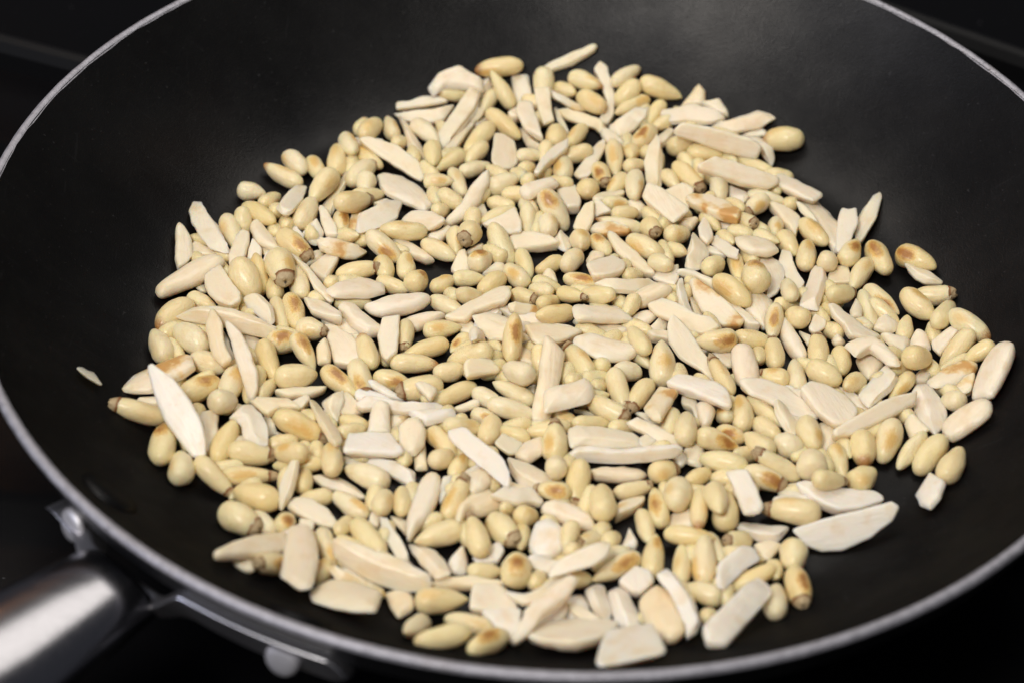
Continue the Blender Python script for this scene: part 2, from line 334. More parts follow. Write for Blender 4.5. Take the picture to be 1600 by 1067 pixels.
PINES = """58.67,-65.43,3.51|-0.987,0.160,-0.033|7.4|3.51|yt|long yellow pine nut with dark tip, to the right of the upright white block
-64.37,-40.26,3.77|0.899,-0.260,-0.352|7.4|3.31|ty|long yellow pine nut with dark tip, below the speckled left nut
-27.35,-98.39,3.48|0.991,0.128,-0.036|6.45|3.35||long cream pine nut, above left of the front toasted nut
-82.7,14.98,5.25|0.387,-0.784,-0.486|6.9|3.98|y|yellow pine nut, to the left of the capped fat nut
-26.85,-117.28,11.6|-0.943,-0.331,0.046|6.92|2.74|y|long yellow pine nut, to the left of the front toasted nut
-77.03,-74.16,4.43|0.852,-0.516,-0.091|5.99|3.72|t|cream pine nut with dark tip, below right of the leftmost nut
-73.46,-65.46,3.49|-0.957,0.291,0.000|6.38|3.49|y|yellow pine nut, below left of the trapezoid block
28.88,-12.39,3.96|-0.007,0.933,0.359|6.9|3.64||large speckled pine nut standing upright right of the middle
-19.44,-78.37,5.67|-0.234,0.968,0.089|6.9|2.91|t|long cream pine nut with dark tip, below right of the fat upright rod
-28.66,-76.78,3.3|-0.914,-0.405,0.032|6.46|3.17|y|yellow pine nut, below right of the fat upright rod
-105.7,-38.59,6.1|-0.956,0.097,0.277|7.4|2.77|t|long cream pine nut with a dark tip sticking out furthest left
-82.99,-46.49,3.62|0.329,0.898,0.292|6.9|3.16|y|yellow pine nut, nearest below right of the big left sliver
5.81,-57.72,3.31|-0.101,-0.913,-0.396|6.9|3.04|t|long cream pine nut with dark tip, below right of the grey tan nut
11.62,-64.56,4.47|-0.025,0.984,-0.175|6.9|3.49||cream pine nut, below left of the long bent sliver
-45.4,-78.41,3.03|0.588,-0.804,-0.089|6.9|3.03|y|yellow pine nut, nearest above left of the wide front slab
-34.65,-24.15,3.37|-0.956,-0.293,-0.000|6.34|3.37|t|cream pine nut with dark tip, nearest above right of the trapezoid block
-9.58,-88.48,4.53|0.081,0.980,-0.181|5.46|3.78|b|cream pine nut with toasted patch, nearest below left of the broad pink chip
85.61,-39.18,3.36|-0.327,-0.908,-0.262|6.9|3.36||cream pine nut, nearest above right of the big right sliver
-47,-56.65,3.11|-0.890,0.456,-0.000|6.44|3.11||cream pine nut, nearest below the trapezoid block
55.78,23.44,5.59|-0.088,0.978,-0.189|6.9|4.04|b|large pine nut with a big orange brown patch
35.9,-83.39,3.62|0.049,0.946,0.322|6.9|3.03||cream pine nut, nearest below left of the upright white block
-73.46,19.52,6.37|0.249,-0.968,0.035|6.9|4|t|fat pine nut with a dark cap tip facing down at the upper left
42.97,-48.44,3.02|-0.963,0.271,0.000|6.41|3.02|y|yellow pine nut, nearest above left of the upright white block
-100.78,1.71,3.49|-0.594,-0.803,-0.043|6.9|3.49|e|cream pine nut with browned end, below left of the smooth left rod
95.82,-43.96,3.46|-0.586,-0.773,-0.242|6.9|3.21||cream pine nut, nearest above the lumpy white crumb
-84.41,-59.36,3.99|0.715,-0.592,-0.372|6.91|2.71|t|long cream pine nut with dark tip, below right of the big left sliver
-12.83,-74.78,3.72|0.550,-0.831,0.086|5.79|3.44|t|cream pine nut with dark tip, nearest to the left of the broad pink chip
-76.09,-50.37,3.74|0.985,0.033,-0.169|6.11|3.14|t|cream pine nut with dark tip, nearest below right of the big left sliver
14.56,-85.55,2.62|-0.844,-0.513,-0.157|6.9|2.62|b|long cream pine nut with toasted patch, below right of the broad pink chip
30.45,-61.81,5.08|0.127,0.963,-0.240|6.36|3.58||cream pine nut, nearest below right of the long bent sliver
-66.79,-21.07,3.52|0.986,0.165,-0.000|5.66|3.52||large speckled pine nut lying level left of the middle
-98.14,-49.9,5.47|0.012,1.000,-0.006|6.9|3.42|b|cream pine nut with toasted patch, below left of the big left sliver
56.24,-49.48,3.76|-0.857,0.315,0.408|7.07|2.61|t|long cream pine nut with dark tip, above right of the upright white block
-95.29,-7.56,3.59|-0.711,0.703,-0.000|6.43|3.59|w|pale pine nut, nearest above right of the toasted left wedge
-76.21,-57.16,2.5|0.997,0.075,-0.036|7.06|2.5|yt|long yellow pine nut with dark tip, below right of the big left sliver
57.86,-92.59,4.76|0.076,-0.993,0.093|6.9|3.14|tb|dark tipped toasted pine nut at the front right corner
-16.53,-116.99,9.82|-0.633,-0.704,0.323|6.9|2.87|b|brown patched pine nut at the very front of the heap
-91.28,-26.33,3.23|0.803,0.596,0.000|6.08|3.23|b|cream pine nut with toasted patch, nearest above right of the big left sliver
1.31,51.11,3.89|0.530,-0.660,-0.533|6.9|3.36|b|cream pine nut with toasted patch, nearest to the right of the long rising sliver
-21.84,-12.44,4.78|-0.903,0.084,-0.422|6.61|2.99|y|yellow pine nut, nearest to the left of the side toasted nut
111.84,2.84,6.86|0.723,-0.682,-0.115|6.9|3.09|we|pale pine nut with browned end, above left of the thick right rod
42.5,-65.79,3.36|0.148,0.989,-0.000|6.31|3.36|y|yellow pine nut, below left of the upright white block
23.74,-81.23,2.9|0.137,0.988,0.071|6.9|2.9|b|cream pine nut with toasted patch, nearest above the front rim block
32.7,-75.79,4.39|0.957,-0.244,0.159|6.52|2.53|y|long yellow pine nut, nearest below left of the upright white block
100.47,-50.11,6.51|0.460,0.888,0.008|6.87|3.32||cream pine nut, above right of the lumpy white crumb
33.73,-37.68,5.04|0.079,0.985,-0.152|6.9|3.06||cream pine nut, nearest below right of the toasted cube
52.93,-53.95,3.26|0.905,-0.418,-0.074|5.83|3.01|tb|cream pine nut with toasted patch and dark tip, above right of the upright white block
43.32,-4.64,5.47|-0.996,-0.085,0.001|5.83|3.32|b|cream pine nut with toasted patch, nearest to the right of the steep middle sliver
-55.18,50.68,5.21|0.726,0.606,-0.325|6.75|3.21|t|cream pine nut with dark tip, to the left of the broad upper slab
-24.6,-64.77,3.78|0.375,0.816,0.440|6.9|2.68|te|cream pine nut with dark tip, nearest to the right of the fat upright rod
101.71,33.32,4.24|0.722,-0.673,0.160|6.55|3.5|yb|brownish pine nut alone on the pan at the upper right
49.37,17.04,4.64|0.682,-0.723,-0.109|6.89|3.26|y|yellow pine nut, nearest below left of the big toasted nut
-9.44,-20.13,6.53|-0.588,0.712,-0.385|6|3.11|w|pale pine nut, nearest to the left of the upright crossed rod
-10.7,-31.28,3.43|0.967,-0.185,-0.175|6.77|2.64|w|pale pine nut, nearest below left of the upright crossed rod
-14.69,114.16,7.9|-0.988,-0.076,-0.136|7.4|3.01|ye|yellow pine nut lying level at the very top of the heap
68.73,85.5,5.53|-0.962,0.157,-0.224|6.25|3.67|ye|fat yellow pine nut alone at the top right edge
65.03,-48.7,4|0.014,1.000,0.000|4.47|4|w|pale pine nut, nearest above left of the big right sliver
41.79,-41.23,3.76|0.957,-0.165,-0.240|5.92|2.91|b|cream pine nut with toasted patch, nearest above left of the upright white block
-55.1,-22.31,2.81|0.719,-0.689,-0.093|6.9|2.81|b|cream pine nut with toasted patch, nearest to the right of the speckled left nut
-74.25,-15.04,2.84|0.324,-0.894,-0.309|6.9|2.84|y|yellow pine nut, nearest above left of the speckled left nut
-36.28,-13.82,2.69|1.000,0.005,0.000|6.45|2.69|e|cream pine nut with browned end, nearest above right of the trapezoid block
-68.19,-93.69,9.57|-0.490,-0.589,0.643|6.34|2.72|tb|cream pine nut with toasted patch and dark tip, below left of the trapezoid block
14.05,-31.42,4.49|0.841,-0.541,0.001|6.26|2.79|t|cream pine nut with dark tip, nearest above the long bent sliver
78.92,-42.39,3.41|-0.039,-0.999,-0.000|5.97|3.41|e|cream pine nut with browned end, nearest above left of the lumpy white crumb
46.71,-89.05,3.38|-0.882,-0.306,-0.357|6.9|2.3|y|long yellow pine nut, above right of the front right rod
96.48,-10.8,7.08|0.732,0.522,-0.438|5.41|3.35|y|yellow pine nut, nearest to the left of the thick right rod
-70.68,32.15,3.87|0.674,-0.732,-0.100|6.9|3.15|tb|cream pine nut with toasted patch and dark tip, above right of the capped fat nut
39.64,-66.06,7.41|0.069,-0.964,0.257|6.49|2.97|y|yellow pine nut, nearest to the left of the upright white block
57.81,-81.03,3.58|-0.085,-0.996,0.000|4.58|3.58||cream pine nut, nearest above the toasted corner nut
-33.74,-8.09,2.57|-0.913,-0.408,-0.009|6.9|2.57|y|yellow pine nut, nearest above right of the trapezoid block
17.22,-22.41,3.15|0.242,-0.934,-0.265|6.9|2.82|t|cream pine nut with dark tip, nearest to the right of the upright crossed rod
0.18,-43.89,4.92|0.024,0.934,0.357|5.93|3.3|te|greyish tan pine nut standing with its dark tip up
-40.83,38.44,5.09|-0.990,-0.075,0.119|6.73|2.79|y|yellow pine nut, nearest below the broad upper slab
-92.89,-56.88,4.89|-0.071,0.977,-0.202|6.33|3.39|w|pale pine nut, below the big left sliver
35.16,-93.08,2.73|-0.905,0.426,0.000|5.15|2.73||cream pine nut, nearest above left of the front right rod
-89.95,-16.55,3.12|0.939,-0.344,0.000|5.46|3.12||cream pine nut, nearest to the right of the toasted left wedge
33.7,107.55,6.52|0.935,-0.263,-0.239|6.91|3.09|y|yellow pine nut, nearest above left of the long top rod
107.9,-4.17,4.6|-0.671,-0.596,-0.442|6.9|2.78|y|yellow pine nut, nearest below right of the lone brown nut
-10.25,-23.69,2.52|-0.820,0.573,0.000|6.75|2.52||cream pine nut, nearest to the left of the upright crossed rod
99.62,14.23,4.09|0.615,-0.778,-0.126|6.12|3.28||cream pine nut, nearest below the lone brown nut
71.21,-16.27,5.31|0.787,-0.612,-0.082|5.24|3.3||cream pine nut, nearest below right of the round ended rod
-25.45,-25.13,2.52|-0.820,-0.572,-0.000|6.73|2.52||cream pine nut, nearest above right of the trapezoid block
26.51,36.73,3.01|0.793,-0.609,-0.000|6.42|3.01|y|yellow pine nut, above right of the leaf shaped sliver
-65.77,-52.64,6.5|-0.794,0.423,-0.436|5.15|2.87|y|yellow pine nut, nearest below the speckled left nut
51.99,-97.38,5.18|0.121,0.961,-0.249|6.9|2.98|w|pale pine nut, below left of the toasted corner nut
-83.35,-24.77,3.23|-0.144,-0.990,0.000|5.99|3.23|w|pale pine nut, nearest above right of the big left sliver
-10.58,-8.07,7.4|0.056,0.850,0.523|6.9|2.66|b|pine nut toasted along its left side and standing upright
-55.31,-81.7,2.49|0.294,-0.956,-0.008|6.9|2.49|w|pale pine nut, to the left of the wide front slab
7.01,-11.55,3.24|-0.502,0.862,0.067|6.38|2.99|t|cream pine nut with dark tip, above right of the upright crossed rod
65.45,-38.52,4.73|0.203,-0.979,0.002|5.69|3.21||cream pine nut, nearest above right of the upright white block
0.9,5.12,4.75|-0.887,-0.417,0.200|6.02|2.76|y|yellow pine nut, nearest to the left of the parallelogram slab
25.51,-64.64,2.99|-0.090,0.996,-0.022|6.9|2.55|b|cream pine nut with toasted patch, below right of the long bent sliver
-64.42,58.14,4.45|-0.442,-0.885,-0.147|6.84|3.39|y|yellow pine nut, nearest to the right of the round left nut
77.8,-52.99,3.44|0.751,0.660,0.000|4.55|3.44|y|yellow pine nut, nearest above the big right sliver
-68.91,4.88,2.9|0.257,-0.959,-0.118|6.9|2.9|b|cream pine nut with toasted patch, nearest below the capped fat nut
-81.35,44.56,4.64|0.700,-0.698,0.152|6.9|2.66|y|yellow pine nut, nearest below the round left nut
-103.3,-9.88,3.16|-0.367,0.930,0.025|6.27|3.16|w|pale pine nut, above the toasted left wedge
-13.56,35.59,3.58|0.438,-0.793,-0.424|6.9|2.85||cream pine nut pointing down right, nearest below right of the long rising sliver
-50.42,-66.65,2.54|-0.746,0.666,0.000|5.84|2.54|w|pale pine nut, below the trapezoid block
91.61,34.72,3.19|0.256,-0.967,0.000|6.8|3.19|b|cream pine nut with toasted patch, nearest to the left of the lone brown nut
-70.96,-7.26,3.29|0.999,0.043,0.000|4.61|3.29|b|cream pine nut with toasted patch, nearest below right of the smooth left rod
48.8,-29.68,2.94|-0.018,1.000,-0.000|6.48|2.94||cream pine nut, nearest below right of the steep middle sliver
90.46,17.07,2.68|0.595,-0.803,-0.004|6.9|2.68|b|cream pine nut with toasted patch, nearest below left of the lone brown nut
-49.95,-21.43,3.53|0.296,-0.941,-0.164|6.45|2.96|tb|cream pine nut with toasted patch and dark tip, nearest above the trapezoid block
19.35,47.21,2.43|-0.975,0.184,0.127|6.96|2.43|e|cream pine nut with browned end, nearest above the leaf shaped sliver
-1.46,-38.19,3.23|-0.978,-0.160,-0.134|6.09|2.35|y|yellow pine nut, nearest above left of the grey tan nut
-41.83,-20.93,2.81|0.963,-0.271,-0.000|5.21|2.81|b|cream pine nut with toasted patch, nearest above the trapezoid block
-79.73,20.03,3.23|-0.156,0.942,0.298|6.9|2.66||cream pine nut, to the left of the capped fat nut
105.83,8.59,5.52|0.479,0.865,-0.147|6.6|2.82|e|cream pine nut with browned end, below right of the lone brown nut
22.67,-24.11,2.81|-0.434,-0.901,0.000|6.5|2.81|t|cream pine nut with dark tip, nearest to the left of the toasted cube
-55.77,-53.31,5.26|-0.093,0.987,-0.128|6.22|2.79||cream pine nut, to the left of the trapezoid block
51.98,-42.91,4.61|-0.678,0.735,-0.001|5.09|2.91|y|yellow pine nut, nearest above the upright white block
44.17,-16.73,4.16|-0.408,0.894,0.187|6.9|2.3|te|cream pine nut with dark tip, nearest below right of the steep middle sliver
-52.71,22.86,3.23|0.977,0.129,0.171|6.31|2.52|t|cream pine nut with dark tip, nearest to the right of the capped fat nut
-46.13,32.33,4.06|0.753,-0.565,-0.336|6.35|2.99|b|cream pine nut with toasted patch, nearest below the broad upper slab
59.78,-41.86,3.33|0.935,-0.340,0.102|4.1|3.33|w|pale pine nut, nearest above right of the upright white block
-23.39,-39.36,4.46|0.900,0.259,-0.351|5.41|2.48||cream pine nut, nearest above right of the fat upright rod
-84.36,-34.75,6.71|0.666,0.542,-0.512|4.27|3.21|w|pale pine nut, nearest to the right of the big left sliver
-20.25,85.14,2.85|-0.569,-0.787,-0.238|6.9|2.85|y|yellow pine nut, nearest below the hooked top chip
68.53,-57.38,6.65|0.906,0.263,-0.331|5.06|2.6|t|cream pine nut with dark tip, nearest above the big right sliver
-76.17,65.06,2.64|-0.837,0.537,0.101|6.9|2.64|e|cream pine nut with browned end, above right of the round left nut
-13.08,92.59,2.71|0.724,-0.640,-0.258|6.9|2.71|y|yellow pine nut, nearest below the topmost nut
-53.95,66.68,3.11|0.552,0.834,0.000|6.52|3.11|e|cream pine nut with browned end, above left of the broad upper slab
40.17,69.62,2.81|0.574,-0.814,-0.088|6.9|2.81|yt|yellow pine nut with dark tip, above right of the broken white rod
-63.65,-3.2,4.2|0.906,-0.376,0.195|4.56|3.17|t|cream pine nut with dark tip, nearest above the speckled left nut
-68.49,46.98,3.2|0.259,0.966,0.000|6.52|3.2||cream pine nut, nearest to the right of the round left nut
-0.68,-61.29,4.14|-0.945,0.303,-0.126|4.85|2.56|bt|cream pine nut with toasted patch and dark tip, above the broad pink chip
53.43,-0.68,2.75|0.995,-0.099,0.000|5.17|2.75|y|yellow pine nut, nearest to the left of the round ended rod
-29.2,-0.1,2.79|0.982,0.182,0.039|5.29|2.66|y|yellow pine nut, nearest above left of the upright crossed rod
71.01,-4.67,2.9|0.048,0.999,0.000|6.52|2.9|t|cream pine nut with dark tip, to the right of the round ended rod
-1.24,109.43,5.15|0.011,-0.905,-0.424|6.04|3.25|w|pale pine nut, to the right of the topmost nut
30.5,-83.67,2.3|0.071,0.997,0.007|6.9|2.3||cream pine nut pointing up, nearest above right of the front rim block
78.76,15.81,5.82|0.739,0.551,-0.387|5.44|2.76|t|cream pine nut with dark tip, above right of the round ended rod
9.86,-35.61,3.32|0.927,0.291,-0.239|5.71|2.3||cream pine nut, nearest above right of the grey tan nut
74.18,44.95,3.38|0.544,-0.839,-0.025|6.17|2.91|y|yellow pine nut, above right of the big toasted nut
11.53,110.02,6.69|0.819,-0.566,0.098|6.13|2.85|e|cream pine nut with browned end, to the right of the topmost nut
-88.55,38.49,2.87|0.323,-0.945,-0.059|6.9|2.87||cream pine nut, nearest below left of the round left nut
13.12,102.78,4.35|0.658,-0.747,0.100|5.89|3.08|y|yellow pine nut, nearest to the right of the topmost nut
27.56,-52.13,3|0.951,0.310,-0.016|4.1|3|t|cream pine nut with dark tip, below right of the long bent sliver
12.49,12.97,5.36|-0.849,0.387,-0.360|5.56|2.5|y|yellow pine nut, nearest above the parallelogram slab
-16.35,-39.7,3.34|-0.233,-0.961,-0.149|4.83|3.03||cream pine nut, nearest to the left of the grey tan nut
-68.6,17.96,2.8|-0.213,0.977,-0.000|6.88|2.8|w|pale pine nut, nearest below right of the capped fat nut
-42.45,-66.57,4.08|0.125,0.955,-0.269|5.24|2.67||cream pine nut, nearest to the left of the fat upright rod
-13.69,106.32,5.43|-0.518,0.653,0.552|6.9|2.43||cream pine nut, nearest below the topmost nut
-13.04,63.18,3.64|0.896,0.387,0.217|5.28|3.1|w|pale pine nut, nearest above right of the long rising sliver
91.28,-42.07,2.99|-0.580,-0.784,-0.220|6.9|2.3||cream pine nut, nearest above left of the lumpy white crumb
58.18,-15.57,2.85|-0.943,0.334,-0.000|4.44|2.85|t|cream pine nut with dark tip, nearest to the right of the toasted cube
64.31,-14.27,2.57|-0.025,1.000,-0.000|6.66|2.57|w|pale pine nut, nearest below the round ended rod
-31.02,33.48,2.54|0.797,-0.604,0.000|5.99|2.54||cream pine nut, nearest below left of the long rising sliver
85.72,27.96,2.84|-0.443,-0.896,-0.006|6.9|2.71||cream pine nut, nearest to the left of the lone brown nut
-48.69,-11.68,4.43|-0.313,0.939,0.139|5.98|2.71|ye|yellow pine nut with browned end, to the right of the speckled left nut
24.44,63.77,3.72|-0.079,-0.993,0.084|6.9|2.87|w|pale pine nut, nearest above left of the broken white rod
66.27,7.4,4.27|-0.509,0.744,-0.432|4.26|3.08|y|small yellow pine nut, nearest above the round ended rod
-33.41,-111.74,8.53|-0.330,-0.760,0.560|6.9|2.64|w|small pale pine nut, below right of the wide front slab
23.55,106.01,5.37|-0.695,-0.422,-0.583|5.43|3.08|y|yellow pine nut pointing down left, above left of the long top rod
-35.62,87.26,2.86|0.622,-0.783,0.000|6.49|2.86|w|pale pine nut, nearest below left of the hooked top chip
-16.28,19.04,2.8|-0.640,-0.769,-0.000|5.45|2.8||cream pine nut, nearest above the side toasted nut
54.98,-35.32,2.65|0.664,-0.748,0.000|4.79|2.65||cream pine nut, nearest above the upright white block
112.82,-7.53,6.12|-0.826,-0.320,-0.464|5.17|2.47|y|yellow pine nut, nearest above left of the thick right rod
-61.1,73.27,2.97|-0.052,0.998,0.040|6.9|2.97|ye|yellow pine nut with browned end, above left of the broad upper slab
19.63,-58.28,2.3|0.948,0.317,0.000|5.25|2.3|t|cream pine nut with dark tip, below the long bent sliver
22.88,-5.61,5.76|-0.309,0.939,-0.153|6.38|2.45|y|yellow pine nut, nearest above left of the speckled upright nut
59.11,-5.86,2.74|-0.016,1.000,-0.000|6.03|2.74|t|cream pine nut with dark tip, nearest below left of the round ended rod
-18.9,28.44,3.73|0.551,0.805,-0.220|4.62|3.13|b|small cream pine nut with toasted patch, nearest below the long rising sliver
22.22,-70.93,2.33|0.154,-0.988,0.000|5.76|2.33|y|yellow pine nut, below the long bent sliver
-65.11,-11.8,3.72|0.484,-0.789,-0.379|6.1|2.56|b|cream pine nut with toasted patch, nearest above the speckled left nut
19.22,77.61,2.6|0.058,-0.970,-0.235|6.9|2.6||cream pine nut, nearest above left of the broken white rod
0.32,-53.21,5.2|0.011,0.944,-0.329|4.38|2.93||small cream pine nut, nearest below the grey tan nut
-27.09,-16.6,2.68|0.967,0.255,0.000|4.33|2.68||cream pine nut, nearest below left of the side toasted nut
-28.32,10.06,2.47|0.854,-0.519,-0.000|5.25|2.47||cream pine nut, nearest below the broad upper slab
-22.63,37.47,5.39|-0.374,-0.906,0.198|4.35|3.32|t|small cream pine nut with dark tip, nearest below the long rising sliver
25.08,102.46,3.64|-0.818,-0.572,-0.060|6.46|2.43|y|second yellow pine nut out to the left of the long top rod
35.45,-66.91,4.5|-0.073,-0.996,-0.059|6.81|2.3|e|cream pine nut with browned end, nearest to the left of the upright white block
72.34,-46.78,2.89|0.151,-0.980,-0.129|5.49|2.49||cream pine nut, nearest above the big right sliver
44.3,-75.65,2.79|-0.806,-0.382,0.452|4.1|2.79|t|small cream pine nut with dark tip, below the upright white block
71.38,35.13,2.88|0.135,0.991,0.000|6.17|2.88||cream pine nut, nearest to the right of the big toasted nut
-9.36,23.02,2.81|-0.615,0.789,-0.000|4.92|2.81||cream pine nut, nearest above left of the parallelogram slab
-37.84,-64.96,3.02|0.009,0.988,-0.157|5.65|2.3|y|yellow pine nut, nearest to the left of the fat upright rod
83.57,35.44,4.56|0.428,0.901,0.074|5.34|3.04|b|small cream pine nut with toasted patch, nearest to the left of the lone brown nut
-72.82,70.52,2.97|0.603,-0.796,-0.047|5.28|2.97|w|small pale pine nut, nearest above right of the round left nut
-16.83,-26.53,2.61|0.828,-0.554,-0.084|4.81|2.38|w|pale pine nut, nearest above right of the fat upright rod
-59.22,-64.11,2.3|-0.975,-0.223,0.000|4.52|2.3||cream pine nut, below left of the trapezoid block
-52,86.08,4.48|0.415,0.905,-0.091|5.44|3.02||small cream pine nut, above left of the broad upper slab
-36.73,18.6,3.56|0.327,0.893,-0.309|4.1|3.24|b|small cream pine nut with toasted patch, nearest below the broad upper slab
-28.64,74.08,2.5|-0.700,-0.714,0.000|6.08|2.5|y|yellow pine nut, above left of the long rising sliver
-22.2,21.52,2.62|0.996,0.084,-0.033|4.75|2.43||cream pine nut, nearest below the long rising sliver
76.74,-8.28,2.74|-0.046,-0.999,-0.000|5.19|2.74|y|small yellow pine nut, nearest to the right of the round ended rod
28.1,88.08,2.87|-0.546,-0.838,-0.000|5.91|2.87|b|cream pine nut with toasted patch, above the broken white rod
5.71,13.9,4.13|0.738,-0.575,0.353|5.14|2.3|yt|yellow pine nut with dark tip, above left of the parallelogram slab
23.14,111.39,8.23|0.753,0.650,0.100|5.75|2.44||cream pine nut, above left of the long top rod
-14.35,49.1,2.96|-0.859,-0.511,-0.044|5.74|2.3||cream pine nut, nearest below right of the long rising sliver
-93.83,8.29,2.48|0.858,-0.513,-0.000|4.84|2.48||cream pine nut, nearest below right of the smooth left rod
66.67,40.16,2.89|0.345,-0.939,0.000|4.93|2.89||small cream pine nut, above right of the big toasted nut
-7.09,-69.04,2.8|0.580,0.583,-0.569|4.1|2.8||small cream pine nut, nearest above left of the broad pink chip
104.21,-23.43,3.53|-0.630,0.559,-0.539|4.1|2.86|w|small pale pine nut, nearest below left of the thick right rod
-39.83,26.56,2.67|-0.057,0.998,0.000|5.74|2.67|e|small cream pine nut with browned end, below the broad upper slab
78.74,-18.16,3.88|-0.645,-0.706,0.291|4.21|2.72|y|small yellow pine nut, below right of the round ended rod
3.95,70.97,2.97|0.010,-1.000,0.000|5.64|2.97||small cream pine nut, above left of the ring ended nut
-22.55,12.65,3.93|-0.798,-0.341,0.498|4.41|2.49||cream pine nut, nearest above left of the side toasted nut
59.83,5.34,4.27|-0.171,-0.971,-0.168|6.24|2.42|b|cream pine nut with toasted patch, nearest above left of the round ended rod
5.78,29.95,2.83|-0.472,-0.881,-0.000|4.68|2.83|w|small pale pine nut, nearest above left of the parallelogram slab
45.02,29.35,3.26|0.629,0.760,-0.164|4.35|2.85|y|small yellow pine nut, nearest to the left of the big toasted nut
-6.95,28.4,2.38|0.242,-0.970,0.000|6.2|2.38|y|yellow pine nut, nearest above the side toasted nut
-84.45,56.84,2.77|0.992,-0.124,-0.022|4.16|2.77|w|small round pine nut at the upper left edge
-45.69,24.61,2.81|0.301,-0.954,0.000|4.65|2.81||small cream pine nut, nearest below the broad upper slab
-31.4,63.95,2.93|0.971,-0.170,0.168|4.64|2.48||cream pine nut, above left of the long rising sliver
2.28,87.02,3.18|0.041,0.999,0.000|4.72|3.18|y|small yellow pine nut, nearest below right of the topmost nut
36.27,-53.24,2.31|0.788,0.615,-0.000|4.2|2.31|y|small yellow pine nut, nearest to the left of the upright white block
35.56,43.05,2.88|0.851,0.463,-0.248|4.1|2.88|y|small yellow pine nut, nearest to the right of the ring ended nut
64.84,17.51,5.03|-0.072,0.965,-0.251|5.68|2.38||small cream pine nut, below right of the big toasted nut
-21.35,71.32,2.34|0.877,0.481,-0.000|5.1|2.34||cream pine nut, nearest above the long rising sliver
76.61,31.75,4.4|0.160,0.933,-0.323|4.3|2.95|w|small pale pine nut, to the right of the big toasted nut
-57.88,77.59,4.93|0.301,-0.940,0.161|5.64|2.68|w|small pale pine nut, above left of the broad upper slab
11.11,61.49,3.32|-0.065,-0.883,0.466|4.1|3.32|y|small yellow pine nut, nearest above left of the ring ended nut
-0.55,44.77,3.05|-0.008,-0.998,-0.055|4.28|2.96|w|small pale pine nut pointing down, nearest above left of the parallelogram slab
-74.89,15.65,2.5|-0.098,0.995,-0.000|5.31|2.5|w|small pale pine nut, nearest below the capped fat nut
-7.45,14.57,2.49|0.871,-0.473,0.134|4.1|2.49|t|small cream pine nut with dark tip, above the side toasted nut
30.39,28.33,4.32|0.754,-0.604,0.257|4.1|2.54||small cream pine nut, nearest to the right of the leaf shaped sliver
-23.84,-51.45,2.3|0.404,0.915,-0.000|4.63|2.3|y|small yellow pine nut, nearest above right of the fat upright rod
-66.05,-73.3,2.65|0.177,0.887,-0.427|4.1|2.65|yb|small yellow pine nut with toasted patch, above left of the wide front slab
31.82,99.96,2.55|-0.456,-0.877,-0.153|5.94|2.42|y|yellow pine nut, nearest to the left of the long top rod
58.96,57.08,3.1|-0.695,-0.701,-0.163|4.49|2.78|t|small cream pine nut with dark tip, nearest below the lone top right nut
-26.14,64.5,2.32|0.288,-0.957,-0.000|6.4|2.32|w|pale pine nut, nearest above left of the long rising sliver
28.66,44.95,3.04|0.297,-0.911,0.287|4.1|3.04|t|pine nut showing its round dark ringed end above the middle
8.49,38.4,3.01|0.016,-0.979,0.201|4.1|3.01|w|small pale pine nut, nearest to the left of the leaf shaped sliver
-33.53,74.98,4.37|0.048,-0.998,0.038|5.63|2.67|y|small yellow pine nut, above right of the broad upper slab
-0.24,28.45,2.3|-0.760,-0.650,-0.000|4.84|2.3|y|small yellow pine nut, nearest above left of the parallelogram slab
8.28,88.26,2.38|-0.438,-0.899,0.000|6.21|2.38|y|small yellow pine nut, nearest above left of the broken white rod
-17.61,-33.19,2.3|0.808,-0.537,0.243|4.1|2.3|b|small cream pine nut with toasted patch, below left of the upright crossed rod
48.63,63.89,3.64|0.074,-0.871,-0.485|5.2|2.65|w|small pale pine nut, below the long top rod
-6.15,46.7,3.23|0.040,-0.957,-0.289|6.11|2.3|w|small pale pine nut, nearest to the right of the long rising sliver
14.23,37.62,2.41|0.505,-0.863,0.000|4.66|2.41|yb|small yellow pine nut with toasted patch, to the left of the leaf shaped sliver
95.61,6.43,2.36|0.226,0.974,-0.000|5.24|2.36|y|small yellow pine nut, below the lone brown nut
15.22,69.51,2.74|0.257,-0.966,-0.034|4.91|2.65|bt|small cream pine nut with toasted patch and dark tip, above the leaf shaped sliver
-29.53,19.21,2.35|0.782,0.623,0.000|4.12|2.35||small cream pine nut, nearest below the long rising sliver
-66.91,68.88,2.49|0.371,-0.929,0.000|5.3|2.49|y|small yellow pine nut, nearest to the right of the round left nut
-39.03,-2.97,2.63|-0.023,-0.995,-0.095|5.72|2.3|t|cream pine nut with dark tip, nearest to the left of the side toasted nut
-52.14,60.54,3.44|0.042,-0.973,-0.225|4.1|2.93|w|small pale pine nut, nearest to the left of the broad upper slab
5.24,-89.32,2.3|0.851,0.352,-0.390|4.1|2.3|y|small yellow pine nut, below right of the broad pink chip
-2.44,17.47,2.52|0.749,-0.539,0.387|4.1|2.42|w|small pale pine nut, nearest above right of the side toasted nut
18.9,56.93,2.31|0.958,0.217,-0.186|4.1|2.31|w|small pale pine nut pointing right, nearest to the right of the long rising sliver
-85.54,42.38,3.52|0.185,-0.754,-0.630|4.39|2.58|y|small yellow pine nut, nearest below the round left nut
-5.78,53.59,2.45|0.433,-0.901,0.000|4.46|2.45||small cream pine nut, nearest to the right of the long rising sliver
-24.43,-5.23,2.3|-0.579,-0.815,-0.000|4.19|2.3|b|small cream pine nut with toasted patch, to the left of the side toasted nut
-20.73,-105.39,3.3|-0.949,0.311,-0.047|6.22|2.42||half buried cream pine nut, nearest above left of the front toasted nut
55.48,48.41,4|0.601,-0.712,0.363|4.1|2.3|t|small cream pine nut with dark tip, nearest above the big toasted nut
